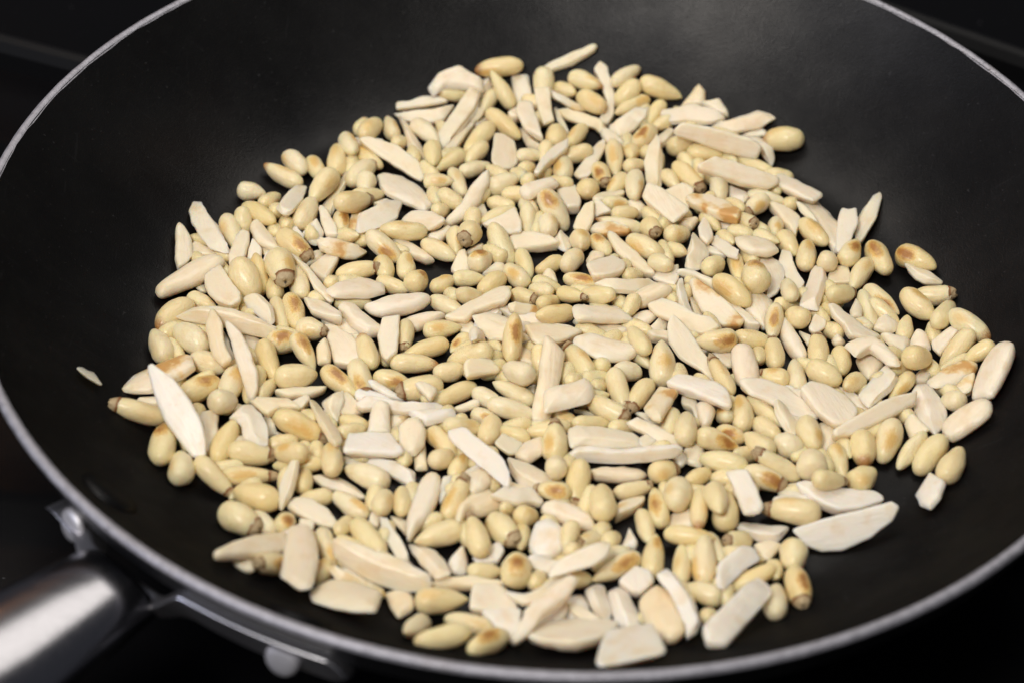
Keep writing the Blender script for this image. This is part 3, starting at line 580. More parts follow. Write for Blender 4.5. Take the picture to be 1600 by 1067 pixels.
-46.3,90,2.39|-0.242,0.969,0.043|5.33|2.39|w|small pale pine nut, above the broad upper slab
-5.18,78.35,2.3|0.999,0.050,0.000|4.19|2.3|w|small pale pine nut, above right of the long rising sliver
35.12,36.45,2.4|0.635,-0.671,0.383|4.1|2.3|y|small yellow pine nut, nearest below right of the ring ended nut
104.81,18.9,3.41|0.968,-0.058,0.246|6.07|2.85|t|half buried cream pine nut with dark tip, below right of the lone brown nut
21.3,51.73,2.99|0.982,0.184,-0.047|4.1|2.3|w|small pale pine nut, nearest above left of the ring ended nut
-28.08,-43.71,2.74|0.590,-0.807,-0.000|6.1|2.74||half buried cream pine nut, nearest above the fat upright rod
76.51,12.6,2.3|0.612,-0.710,0.348|4.1|2.3|y|small yellow pine nut, above right of the round ended rod
-77.58,-23.91,2.67|-0.156,-0.988,-0.018|6.9|2.67||half buried cream pine nut, nearest to the left of the speckled left nut
63.88,48,2.3|-0.115,-0.993,0.028|4.1|2.3|w|small pale pine nut, above right of the big toasted nut
-63.98,-53.09,2.95|-0.991,0.027,-0.131|6.72|2.3|y|half buried yellow pine nut, nearest to the left of the trapezoid block
-56.11,-90.4,3.21|-0.204,-0.976,0.078|4.42|2.3|y|small yellow pine nut, to the left of the wide front slab
44.43,-30.63,2.61|0.150,-0.765,0.626|4.1|2.3|bw|small pale pine nut with toasted patch, to the right of the toasted cube
45.74,80.93,2.85|0.992,-0.124,0.000|5.54|2.85|y|half buried yellow pine nut, nearest below left of the long top rod
29.89,-34.75,2.88|-0.225,-0.974,0.000|6.04|2.64||half buried cream pine nut, nearest below right of the toasted cube
12.61,-12.08,2.4|-0.285,0.736,-0.614|4.1|2.3||small cream pine nut, nearest below the parallelogram slab
-71.27,-73.92,2.52|0.686,-0.727,-0.000|4.83|2.52|w|half buried pale pine nut, to the left of the wide front slab
-0.86,12.59,2.3|0.705,0.611,-0.360|4.1|2.3||small cream pine nut, nearest above right of the side toasted nut
13.8,-76.1,2.68|0.383,0.768,-0.514|4.1|2.3|e|small cream pine nut with browned end, to the right of the broad pink chip
7.9,-77.57,3.59|-0.715,-0.625,0.313|4.1|2.3|t|small cream pine nut with dark tip, nearest to the right of the broad pink chip
86.13,13.48,2.3|0.173,-0.971,-0.167|6.9|2.3|w|half buried pale pine nut, nearest below left of the lone brown nut
8.92,21.91,2.3|0.968,-0.250,-0.000|5.74|2.3|b|half buried cream pine nut with toasted patch, above left of the parallelogram slab
38.77,-77.94,2.3|0.319,-0.948,-0.000|5.33|2.3||half buried cream pine nut, nearest below left of the upright white block
19.48,-14.68,2.7|-0.883,-0.314,0.349|4.4|2.7|w|half buried small pale pine nut, nearest to the left of the speckled upright nut
22.49,-7.05,2.42|0.558,-0.829,-0.027|6.5|2.3||half buried cream pine nut, nearest to the left of the speckled upright nut
55.12,-28.43,2.3|0.634,-0.772,-0.029|6.9|2.3|y|half buried yellow pine nut, below the round ended rod
24.14,80.02,3.12|-0.055,-0.950,0.307|4.1|2.37||small cream pine nut, above left of the broken white rod
45.38,-37.56,2.5|0.798,-0.565,0.208|4.4|2.5|b|half buried small cream pine nut with toasted patch, nearest above the upright white block
68.64,59.31,2.3|-0.039,0.842,-0.539|4.1|2.3|y|small yellow pine nut, nearest below the lone top right nut
-43.08,17.92,2.35|0.893,-0.451,0.000|5.03|2.35|y|half buried yellow pine nut, nearest below the broad upper slab
-72.77,4.08,2.3|0.260,-0.960,-0.102|6.9|2.3|w|half buried pale pine nut, nearest below the capped fat nut
-17.16,-87.62,2.3|0.971,0.158,-0.182|4.4|2.3|y|half buried yellow pine nut, below left of the broad pink chip
60.17,76.66,2.3|0.857,-0.515,-0.000|6.23|2.3|y|half buried yellow pine nut, nearest below left of the lone top right nut
91.35,-18.14,2.79|-0.598,-0.790,-0.132|6.05|2.3|y|half buried yellow pine nut, nearest to the left of the thick right rod
38.58,84.8,3.02|0.733,0.680,-0.000|4.47|3.02|y|half buried small yellow pine nut pointing up right, above the broken white rod
-18.16,102.83,2.34|-0.415,-0.898,-0.143|6.9|2.3||half buried cream pine nut, nearest below right of the hooked top chip
-58.46,43.09,2.42|0.025,-1.000,0.000|6.4|2.42|b|second half buried small cream pine nut with toasted patch out above the speckled left nut
-28.24,-50.03,3.33|0.616,0.682,-0.395|4.4|2.72|w|half buried small pale pine nut, nearest above right of the fat upright rod
-28.21,105.38,3.88|-0.994,-0.050,0.094|5.06|2.3|e|half buried small cream pine nut with browned end, below the hooked top chip
-26.31,37.06,2.88|0.054,-0.992,-0.118|5.23|2.55||half buried small cream pine nut, nearest below the long rising sliver
-51.02,-37.25,2.58|0.925,-0.375,0.063|4.4|2.3||half buried small cream pine nut, nearest below right of the capped fat nut
3.63,-16.65,2.55|-0.146,-0.986,0.085|4.4|2.55||half buried small cream pine nut, nearest to the right of the upright crossed rod
-53.58,10.27,2.3|0.995,0.097,0.000|5.16|2.3||half buried cream pine nut, nearest below right of the capped fat nut
-62.25,-58.18,2.71|0.092,0.991,0.098|4.4|2.3||half buried small cream pine nut, below left of the trapezoid block
51.61,29.4,2.3|0.066,-0.998,0.000|6.32|2.3|y|half buried small yellow pine nut, nearest to the left of the big toasted nut
19.63,65.5,2.48|-0.485,-0.874,-0.000|5.21|2.48||half buried small cream pine nut, nearest above left of the ring ended nut
-8.29,-76.17,2.3|-0.037,-0.996,0.075|4.4|2.3|y|half buried small yellow pine nut, nearest to the left of the broad pink chip
13.23,-82.67,2.65|-0.892,-0.431,-0.134|5.39|2.65|w|half buried pale pine nut, nearest to the right of the broad pink chip
-52.29,74.72,2.3|0.713,-0.701,0.000|6.24|2.3|y|half buried yellow pine nut, above left of the broad upper slab
62.16,61.49,2.3|0.943,-0.332,-0.000|5.7|2.3|w|half buried pale pine nut, nearest below the lone top right nut
2.67,-33.19,2.3|0.717,-0.620,0.318|4.4|2.3|y|half buried small yellow pine nut, nearest above the grey tan nut
45.43,-80.49,2.44|0.974,-0.226,0.010|5.52|2.44||half buried cream pine nut, nearest above the front right rod
-97.04,-36.33,2.54|0.842,0.510,0.174|5.35|2.54||half buried cream pine nut, below left of the big left sliver
-10.07,-40.25,2.97|-0.946,0.315,0.070|4.4|2.3|y|half buried small yellow pine nut, nearest to the left of the grey tan nut
83.29,7.52,2.3|0.722,-0.637,0.270|4.4|2.3|w|half buried small pale pine nut, nearest to the right of the round ended rod"""
proto = {}
for line in PINES.split('\n'):
    c, ax, a, b, fl, lab = line.split('|')
    v = rng.randrange(len(VAR)); tipped = 't' in fl; key = (v, tipped)
    if key not in proto:
        o = link('pine_nut', PT[v] if tipped else PM[v]); kid = None
        if tipped: kid = link('tip', TM[v], o); kid['label'] = 'dark brown dimpled tip'
        proto[key] = (o, kid)
    else:
        o = proto[key][0].copy(); COL.objects.link(o)
        if tipped: kid = proto[key][1].copy(); COL.objects.link(kid); kid.parent = o
    o.matrix_world = nut_matrix(Vector(num(c)), vec(ax), float(a) * .001, float(b) * .001, 0 if 'b' in fl else rng.uniform(-1.2, 1.2))
    tone = rng.uniform(.0, .35) if 'y' in fl else rng.uniform(.65, 1) if 'w' in fl else rng.uniform(.15, .75)
    o.color = (tone, rng.uniform(.8, 1) if 'b' in fl else rng.choice((0, 0, .2, .3, .45)), 1 if 'e' in fl else rng.choice((0, 0, .25)), 1)
    tag(o, lab, 'pine nut', 'pine nuts toasting in the pan')
REST = """75.69,4.32,2.49|-0.367,0.834,-0.412|4.4|2.49|
45.58,49.82,2.3|0.532,-0.845,0.046|4.4|2.3|tb
21.38,9.72,4.43|-0.418,-0.885,-0.206|4.1|2.3|t
-15.39,-56.93,2.3|0.110,0.947,-0.301|4.4|2.3|
-1.35,-81.54,2.24|-0.966,0.196,0.167|5.43|2.24|y
-68.81,-44.85,2.3|0.934,0.357,-0.000|4.53|2.3|
-9.7,-36.52,2.3|-0.936,-0.352,0.000|4.64|2.3|
-48.6,-81.05,2.23|-0.842,0.491,0.225|5.56|2.23|y
9.89,-25.04,2.62|0.976,0.215,0.036|5.04|2.62|w
5.52,-83.16,2.5|-0.659,-0.743,-0.119|5.39|2.5|
11.54,-72.5,2.3|0.311,0.891,-0.330|4.4|2.3|
29.39,50.8,2.67|0.637,-0.769,-0.044|4.4|2.3|
-99.85,-2.84,2.63|0.794,0.604,0.064|5.18|2.63|
90.47,12.42,2.44|0.689,-0.683,-0.242|5.58|2.44|
25.42,74.88,2.35|0.791,0.522,-0.319|4.4|2.35|
103.06,5.04,2.3|0.126,0.992,0.000|4.52|2.3|y
42.29,-86.05,2.4|-0.973,0.029,0.227|5.01|2.4|w
-28,54.92,3.67|0.828,-0.511,-0.232|4.4|2.61|w
-34.43,-37.13,2.34|-0.923,-0.378,-0.066|5.4|2.34|y
-23.26,-57.07,2.26|-0.979,0.173,-0.107|5.41|2.26|
10.77,0.03,2.57|0.941,-0.263,-0.212|4.97|2.57|y
37.62,-59.59,2.5|0.994,-0.053,-0.094|4.79|2.5|
-13.74,55.13,2.3|0.850,-0.485,0.206|4.4|2.3|b
46.7,-57.62,2.6|-0.972,-0.217,0.088|4.81|2.6|
-22.89,-61.11,2.46|0.932,-0.353,0.082|4.99|2.46|
-84.92,11.05,2.49|0.818,-0.540,-0.199|5.37|2.49|w
85.5,-28.18,2.45|-0.934,-0.337,-0.116|5.18|2.45|
25.01,-96.34,2.38|-0.992,0.074,0.100|4.68|2.38|
-2.82,-5.42,2.69|-0.956,-0.293,0.003|4.72|2.69|w
43.31,-24.43,2.27|-0.933,0.340,-0.116|5.42|2.27|w
35.16,68.52,2.3|0.469,-0.883,0.006|4.4|2.3|b
-59.88,-48.24,2.3|-0.001,-0.990,0.144|4.4|2.3|w
-0.33,-29.45,2.41|-0.923,-0.386,-0.004|5.14|2.41|w
-10.47,-18.39,2.48|-0.907,0.362,-0.214|5.2|2.48|
23.77,-101.28,2.3|0.979,-0.166,0.116|4.7|2.3|y
3.06,-79.06,6.45|-0.248,-0.941,-0.228|4.4|2.3|y
8.32,79.14,2.69|-0.943,-0.269,-0.199|4.95|2.69|y
43.73,-53.31,2.39|-0.965,0.179,-0.190|4.8|2.39|y
3.94,-74.62,2.3|0.193,0.883,-0.429|4.4|2.3|y
1.43,-41.89,2.37|0.998,0.027,0.056|4.85|2.37|
-82.07,-54.85,2.42|0.977,0.106,0.187|4.66|2.42|
52.75,84.49,2.48|-0.985,0.158,0.070|5.24|2.48|
85.42,0.76,2.65|0.793,-0.599,-0.111|4.61|2.65|
-61.05,12.52,2.32|0.971,0.206,0.123|5.16|2.32|y
9.45,16.63,2.47|0.975,-0.213,-0.070|4.88|2.47|
43,3.94,2.67|-0.278,0.930,0.239|5.15|2.67|
16.68,-39.98,2.13|-0.907,0.402,-0.125|5.53|2.13|
72.45,-25.57,2.52|-0.530,-0.823,-0.204|5.35|2.52|
-51.77,-74.16,2.56|-0.278,-0.868,0.412|4.4|2.3|
-92.28,-23.08,2.12|-0.821,-0.530,-0.213|5.33|2.12|y
29.97,18.81,2.11|0.970,0.032,0.239|5.6|2.11|
64.44,14.33,2.3|0.876,0.331,-0.351|4.4|2.3|
-17.96,-48.75,2.56|-0.838,-0.522,-0.159|4.43|2.56|
-90.78,29.62,2.3|-0.797,0.600,-0.066|4.4|2.3|t
5.33,108.5,4.28|0.669,-0.697,0.259|4.4|2.44|
-40.23,-86.84,2.41|0.572,-0.811,-0.121|4.89|2.41|
-1.74,-16.46,2.43|-0.787,-0.612,-0.082|5.12|2.43|w
8.08,-63.36,2.29|0.267,0.933,0.241|5.35|2.29|w
71.49,17.89,2.35|0.970,-0.234,-0.073|4.93|2.35|w
-8.93,59.52,2.5|0.996,-0.051,0.078|4.88|2.5|
11.84,-17.27,2.39|0.891,0.387,-0.235|5.37|2.39|
14.18,9.43,2.45|-0.749,0.659,0.058|5.15|2.45|y
15.05,-3.64,2.66|0.579,0.808,0.110|5.16|2.66|y
-31.88,-72.03,2.11|-0.881,-0.418,-0.222|4.95|2.11|y
-51.72,57.07,2.45|0.895,0.392,-0.212|5.36|2.45|
-53.67,18.44,2.4|0.940,0.250,-0.233|5.03|2.4|w
92.36,-10.13,2.3|0.774,0.506,-0.380|4.4|2.3|by
-15.7,0.1,2.12|-0.937,-0.273,-0.217|5.31|2.12|y
52.65,89.79,2.5|-0.906,0.365,0.216|4.94|2.5|y
-81.91,-17.38,2.61|-0.965,0.186,-0.182|4.42|2.61|y
16.8,-45.81,2.25|1.000,0.010,0.004|4.7|2.25|y
40.31,-92.33,2.55|0.219,-0.970,-0.108|4.68|2.55|
106.82,-8.75,2.94|-0.861,-0.458,-0.223|5.48|2.14|w
-102.6,-23.92,2.56|-0.981,-0.193,0.026|4.58|2.33|y
-51.53,-41.06,3.5|0.851,0.497,-0.170|4.4|2.3|
-2.3,-93.14,2.13|0.649,0.743,0.164|5.03|2.13|w
-1.5,-35.58,2.12|0.999,-0.017,0.040|4.95|2.12|
77.15,-28.65,2.37|0.928,0.296,-0.225|5.15|2.37|w
-0.73,-73.28,2.33|0.436,-0.876,-0.207|4.78|2.33|
-53.05,3.08,2.25|-0.903,0.429,0.021|5.14|2.25|
-48.96,-86.88,2.3|-0.899,0.424,-0.112|4.64|2.3|
-70.09,-4,2.4|0.966,-0.174,-0.189|4.46|2.4|y
55.56,-23.44,2.4|0.776,-0.630,-0.026|4.64|2.4|
51.12,-16.08,2.12|-0.979,0.202,-0.031|4.96|2.12|w
49.6,42.26,2.3|0.375,-0.865,0.334|4.4|2.3|b
-15.7,-15.18,2.66|0.832,0.547,-0.088|4.46|2.66|y
60.93,-57.12,2.1|-0.999,-0.027,0.035|4.77|2.1|w
-76.8,-61.73,2.11|-0.714,-0.699,0.037|5.2|2.11|
77.09,19.6,2.51|-0.338,0.934,0.114|5.3|2.51|w
22.83,3.22,2.4|0.767,-0.605,0.212|5.22|2.4|y
53.93,44.29,2.96|0.928,-0.372,-0.030|4.4|2.3|b
72.65,10.64,2.3|0.556,-0.822,0.128|4.4|2.3|y
25.88,-44.61,2.31|-0.828,-0.551,-0.105|4.66|2.31|y
40.24,19.9,2.21|0.547,-0.831,-0.101|5.57|2.21|w
-80.71,-40.7,2.45|-0.190,-0.952,-0.241|4.61|2.45|
0.44,-9.57,2.25|0.989,0.070,0.128|4.49|2.25|w
51.84,75.37,2.53|0.943,-0.316,0.107|4.47|2.53|w
104.47,-19.05,2.75|0.539,-0.841,-0.057|4.9|2.29|y
-22.22,-7.33,2.39|0.665,0.736,0.126|4.77|2.39|w
-0.86,19.89,2.27|0.936,-0.314,-0.156|4.58|2.27|w
-47.62,39.78,2.4|0.815,-0.484,0.318|4.4|2.3|
74.72,-41.6,2.3|0.149,-0.958,0.246|4.4|2.3|
-65.47,-47.58,2.12|-0.857,-0.510,0.078|4.79|2.12|w
-91.94,-3.68,2.2|0.969,0.057,-0.239|4.51|2.2|
-54.54,90.07,2.52|0.275,0.956,-0.102|4.4|2.3|b
-14.8,15.37,2.18|0.836,0.523,0.165|4.89|2.18|w
36.06,55.01,2.12|-0.828,0.553,0.093|5.24|2.12|w
-45.59,-44.48,2.44|0.135,-0.966,-0.221|4.6|2.44|w
5.83,-20.04,3.8|0.485,0.672,-0.559|4.4|2.3|y
68.52,-10.49,2.24|-0.805,0.580,0.123|4.43|2.24|
78.33,-32.77,2.11|0.976,0.210,-0.059|4.76|2.11|y
-49.97,-47.53,2.48|0.689,-0.721,0.076|4.65|2.48|
-2.62,95.83,2.58|-0.841,-0.523,-0.140|4.51|2.58|y
-14.84,68.77,2.56|-0.677,0.730,0.090|4.79|2.56|
-3.58,104.34,2.44|-0.941,0.287,0.182|4.56|2.4|
-20.23,-13.6,2.44|-0.599,-0.801,0.006|4.94|2.44|y
-21.01,78.43,2.49|-0.578,-0.792,-0.198|4.97|2.49|y
-72.09,25.2,2.18|-0.734,-0.679,-0.015|5.12|2.18|
9.34,-44.1,2.16|0.903,0.383,-0.195|4.79|2.16|
22.43,-2.41,2.26|-0.760,0.641,-0.111|4.89|2.26|
30.75,-94.09,2.29|0.227,-0.972,0.057|5.08|2.29|
66.66,72.07,2.34|-0.983,0.128,0.129|4.45|2.34|
59.05,46.92,2.4|0.501,-0.800,0.329|4.4|2.3|
-80.19,-0.61,2.3|0.722,-0.691,0.026|5.12|2.3|y
-15.62,32.71,2.65|-0.686,0.728,-0.023|4.52|2.65|y
68.28,-46.38,2.56|-0.255,0.957,-0.139|5.2|2.56|w
-66.78,-58.96,2.43|-0.130,-0.991,-0.034|4.89|2.43|y
59.69,-22.72,2.26|-0.491,0.861,-0.134|5.36|2.26|
-3.44,45.78,2.38|0.179,0.967,0.179|5.46|2.38|w
-42.79,33.42,2.2|0.906,-0.375,0.196|4.89|2.2|
89.54,-4.57,2.28|-0.921,-0.332,0.205|4.81|2.28|w
35.1,5.99,2.31|-0.521,0.853,0.016|5.03|2.31|
-24.98,-37.3,2.29|-0.496,-0.857,-0.142|4.57|2.29|
40.44,76.98,2.3|0.419,-0.908,0.022|4.4|2.3|
83.24,-34.03,2.31|0.811,0.582,0.061|4.47|2.31|w
-21.74,46.27,2.53|-0.045,-0.971,-0.234|4.85|2.53|w
35.81,16.45,2.18|0.452,0.881,0.140|5.48|2.18|
-19.82,58.29,2.61|0.649,0.760,0.042|4.6|2.61|
-89.13,2.76,2.26|-0.813,0.544,-0.206|5.14|2.26|y
-44.88,-63.99,2.2|-0.224,-0.959,-0.171|4.59|2.2|y
17.75,-36.3,2.93|0.847,0.428,-0.316|4.4|2.3|t
-3.48,-12.26,3.86|0.012,-0.902,-0.431|4.53|2.3|
48.34,-44.74,2.61|-0.704,-0.501,0.504|4.4|2.3|
35.16,97.03,2.3|-0.784,-0.616,-0.080|5|2.3|w
-52.44,36.69,2.59|0.513,-0.678,0.527|4.4|2.3|
47.56,70.09,2.53|0.543,-0.722,0.429|4.4|2.3|
-4.57,-90.12,2.41|0.274,0.807,-0.523|4.4|2.3|y
83.48,-21.35,2.21|0.530,-0.842,0.099|4.85|2.21|w
-79.17,-12.28,2.16|-0.750,0.658,0.065|4.67|2.16|w
-14.29,39.54,2.19|-0.653,-0.721,-0.233|4.69|2.19|w
33.16,-16.48,2.65|0.037,0.995,-0.089|5.48|2.65|
-96.18,35.31,2.11|-0.907,0.365,-0.210|4.98|2.11|w
-30.25,-25.6,2.15|0.798,0.575,-0.182|4.75|2.15|w
-96,24.67,2.42|-0.371,0.907,0.200|4.68|2.42|
51.95,20.57,2.38|-0.388,0.922,0.008|5|2.38|
-98.83,-11.48,2.12|0.545,-0.833,-0.091|5.18|2.12|
34.66,-35.13,2.1|0.776,0.625,0.080|4.56|2.1|w
0.81,-66.12,2.37|-0.472,-0.882,0.011|4.48|2.37|
2.83,65.89,2.26|-0.883,0.409,-0.232|4.56|2.26|w
87.55,-14.7,2.46|0.836,0.501,-0.225|4.57|2.46|
22.67,25.07,2.3|0.606,0.601,-0.521|4.4|2.3|y
37.82,7.2,2.14|-0.469,0.865,0.177|4.61|2.14|
22.98,85.94,2.3|-0.135,-0.967,0.214|4.4|2.3|
7.17,-37.58,2.1|-0.740,0.654,-0.157|4.53|2.1|
-44.59,-35.27,2.37|0.373,0.928,0.004|4.5|2.37|y
-15.4,-6.25,2.59|0.374,-0.788,0.490|4.4|2.3|w
-0.78,-22.81,2.52|-0.115,-0.993,0.041|4.98|2.52|y
74.18,-10.89,2.25|0.150,-0.984,-0.093|4.75|2.25|w
16.66,28.36,2.11|0.258,0.958,0.126|5.46|2.11|
-100.25,-18.32,2.23|-0.507,-0.854,0.116|4.71|2.23|w
-85.13,-31,2.61|0.514,-0.843,0.158|4.72|2.61|w
-58.59,-36.62,2.3|-0.579,0.782,-0.229|5.17|2.3|y
53.04,57.32,2.3|0.508,-0.813,0.286|4.4|2.3|y
-22.31,-44.46,2.29|-0.415,-0.909,0.029|4.58|2.29|w
-32.32,57.71,2.3|0.278,-0.945,0.174|4.4|2.3|
99.89,-8.36,2.19|-0.395,0.907,-0.148|5.02|2.19|w
48.89,53.65,2.25|0.761,-0.610,0.219|4.49|2.25|w
-89.92,22.71,2.24|0.533,-0.844,-0.066|4.83|2.24|
-21.83,-75.36,2.42|0.280,-0.943,0.180|4.89|2.42|w
-0.94,79.22,2.35|-0.136,-0.971,-0.197|4.97|2.35|w
28.46,99.44,2.33|0.203,0.967,0.157|5.34|2.33|
11.82,-20.36,2.41|0.192,0.806,-0.560|4.4|2.3|y
-15.53,-11.5,2.93|-0.566,-0.731,0.382|4.4|2.3|
-62.54,-35.75,2.63|0.274,-0.789,0.550|4.4|2.3|y
-34.19,69.15,2.26|-0.551,0.824,0.131|4.59|2.26|w
-59.81,-79.83,2.11|0.031,0.999,0.025|4.55|2.11|y
44.73,58.47,2.34|0.540,0.841,0.029|4.96|2.34|y
28,-59.5,2.22|-0.093,0.985,-0.148|5.32|2.22|y
-51.28,44.43,2.54|0.242,0.968,0.072|4.45|2.54|
53,-85.09,2.44|0.006,-0.914,0.405|4.4|2.3|
-74.22,-24.96,2.12|0.381,0.913,-0.146|5.17|2.12|
-43.76,-9.1,2.12|-0.032,0.999,0.028|5.18|2.12|y
-5.99,72.12,2.3|0.482,0.739,-0.470|4.4|2.3|
40.08,99.21,2.95|-0.474,0.879,0.047|4.92|2.22|
-93.01,-43.78,2.17|0.116,-0.987,0.107|5.44|2.17|
-30.5,51.25,2.4|0.441,0.712,-0.547|4.4|2.3|
-86.71,6.31,2.72|0.542,-0.628,0.558|4.4|2.3|
-27.67,-33.6,2.41|0.233,0.968,-0.089|4.67|2.41|
36.07,-101.09,3.15|0.266,0.694,-0.669|4.4|2.3|y
32.08,35.31,2.12|-0.186,0.981,0.061|5.14|2.12|
44.91,89.66,2.23|-0.730,-0.681,-0.056|4.49|2.23|y
-28.34,78.11,2.15|0.677,0.714,-0.179|5.05|2.15|y
64.01,67.42,2.25|0.485,-0.874,0.033|4.58|2.25|
-41.2,-75.39,2.23|0.157,0.976,-0.154|4.81|2.23|y
33.51,49.35,2.46|-0.576,-0.807,0.131|4.77|2.46|
-73.68,43.19,2.55|0.104,-0.885,0.454|4.4|2.3|b
31.8,76.04,2.13|-0.005,-0.974,-0.225|4.73|2.13|y
-5.62,64.87,3.78|0.284,0.775,-0.564|4.4|2.3|
54.86,-7.12,2.55|-0.091,-0.898,0.430|4.4|2.3|w
-94.26,39.39,2.2|0.750,-0.621,0.227|4.57|2.2|y
33.42,-78.73,2.16|-0.298,-0.935,0.193|5.09|2.16|
39.72,-18.14,2.21|-0.412,0.890,-0.196|4.56|2.21|
-39.33,76.44,2.47|-0.065,0.995,0.071|4.51|2.47|y
60.62,41.44,3.77|0.760,-0.630,0.161|4.4|2.3|y
4.03,-82.67,5.35|0.166,0.716,-0.678|4.4|2.3|
43.72,73.42,2.39|0.123,-0.989,-0.082|4.44|2.39|
53.06,78.75,2.41|0.329,-0.863,0.383|4.4|2.3|
-66.3,40.7,2.37|-0.029,1.000,-0.000|4.69|2.37|y
-56.84,70.95,2.31|0.016,0.996,0.085|4.61|2.31|y
-78.99,53.88,2.28|0.527,0.816,-0.239|4.61|2.28|
55.63,34.87,2.49|0.187,-0.974,0.131|4.65|2.49|w
-80.95,4.79,2.72|0.420,-0.712,0.562|4.4|2.3|b
-70.11,-34.45,2.12|0.276,-0.959,0.062|4.47|2.12|
-1.17,70.82,2.3|0.197,0.855,-0.480|4.4|2.3|b
-2.59,59.34,2.11|-0.474,-0.859,0.194|5.42|2.11|w
-35.25,-62.06,2.11|0.039,-0.980,0.195|4.86|2.11|
63.04,-43.02,2.23|-0.511,-0.828,0.232|4.56|2.23|y
42.95,94.48,2.36|0.610,0.768,-0.194|4.48|2.36|
-38.03,-48.53,2.33|0.139,-0.965,0.221|4.54|2.33|
-30.98,90.03,2.11|-0.305,0.945,-0.120|5.45|2.11|
-97.44,-23.48,2.25|0.106,0.968,-0.228|4.75|2.25|
3.64,-49.31,2.3|0.239,0.943,-0.232|4.43|2.3|w
-11.75,-66.22,2.8|-0.248,-0.735,0.631|4.4|2.3|t
-76.81,49.05,2.4|0.100,0.823,-0.560|4.4|2.3|y
38.56,0.59,2.42|0.279,0.746,-0.605|4.4|2.3|t
-39.97,-41.98,2.73|0.061,-0.859,0.508|4.4|2.3|
20.23,28.8,2.22|0.312,0.923,-0.224|4.84|2.22|
-43.66,82.46,2.4|0.159,0.811,-0.563|4.4|2.3|
32.86,14.95,2.71|0.116,-0.822,0.558|4.4|2.3|b
-55.89,36.86,4.06|0.673,-0.563,0.480|4.4|2.3|
-76.59,39.66,2.57|0.209,-0.847,0.489|4.4|2.3|
-59.55,18.5,2.4|0.079,0.842,-0.533|4.4|2.3|
28.8,81.25,2.57|0.109,-0.850,0.516|4.4|2.3|
18.83,12.89,2.59|0.086,-0.844,0.529|4.4|2.3|
-8.57,66.63,4.07|0.391,-0.776,0.495|4.4|2.3|
-90.99,-34.85,2.6|0.153,-0.844,0.515|4.4|2.3|
-26.79,13.88,2.73|0.224,-0.779,0.586|4.4|2.3|
91.65,-28.87,2.74|0.016,-0.813,0.582|4.4|2.3|b"""
bm = bmesh.new()
for line in REST.split('\n'):
    c, ax, a, b, fl = line.split('|')
    k = len(bm.verts); bm.from_mesh(PM[rng.randrange(len(VAR))]); bm.verts.ensure_lookup_table()
    M4 = nut_matrix(Vector(num(c)), vec(ax), float(a) * .001, float(b) * .001)
    for vtx in bm.verts[k:]: vtx.co = M4 @ vtx.co
me = D.meshes.new('pine_nuts'); bm.to_mesh(me); bm.free(); me.materials.clear(); me.materials.append(PINE_REST)
o = link('pine_nuts', me); o.color = (.4, 0, 0, 1)
tag(o, 'small glimpses of more cream pine nuts wedged underneath the heap', 'pine nuts', kind='stuff')

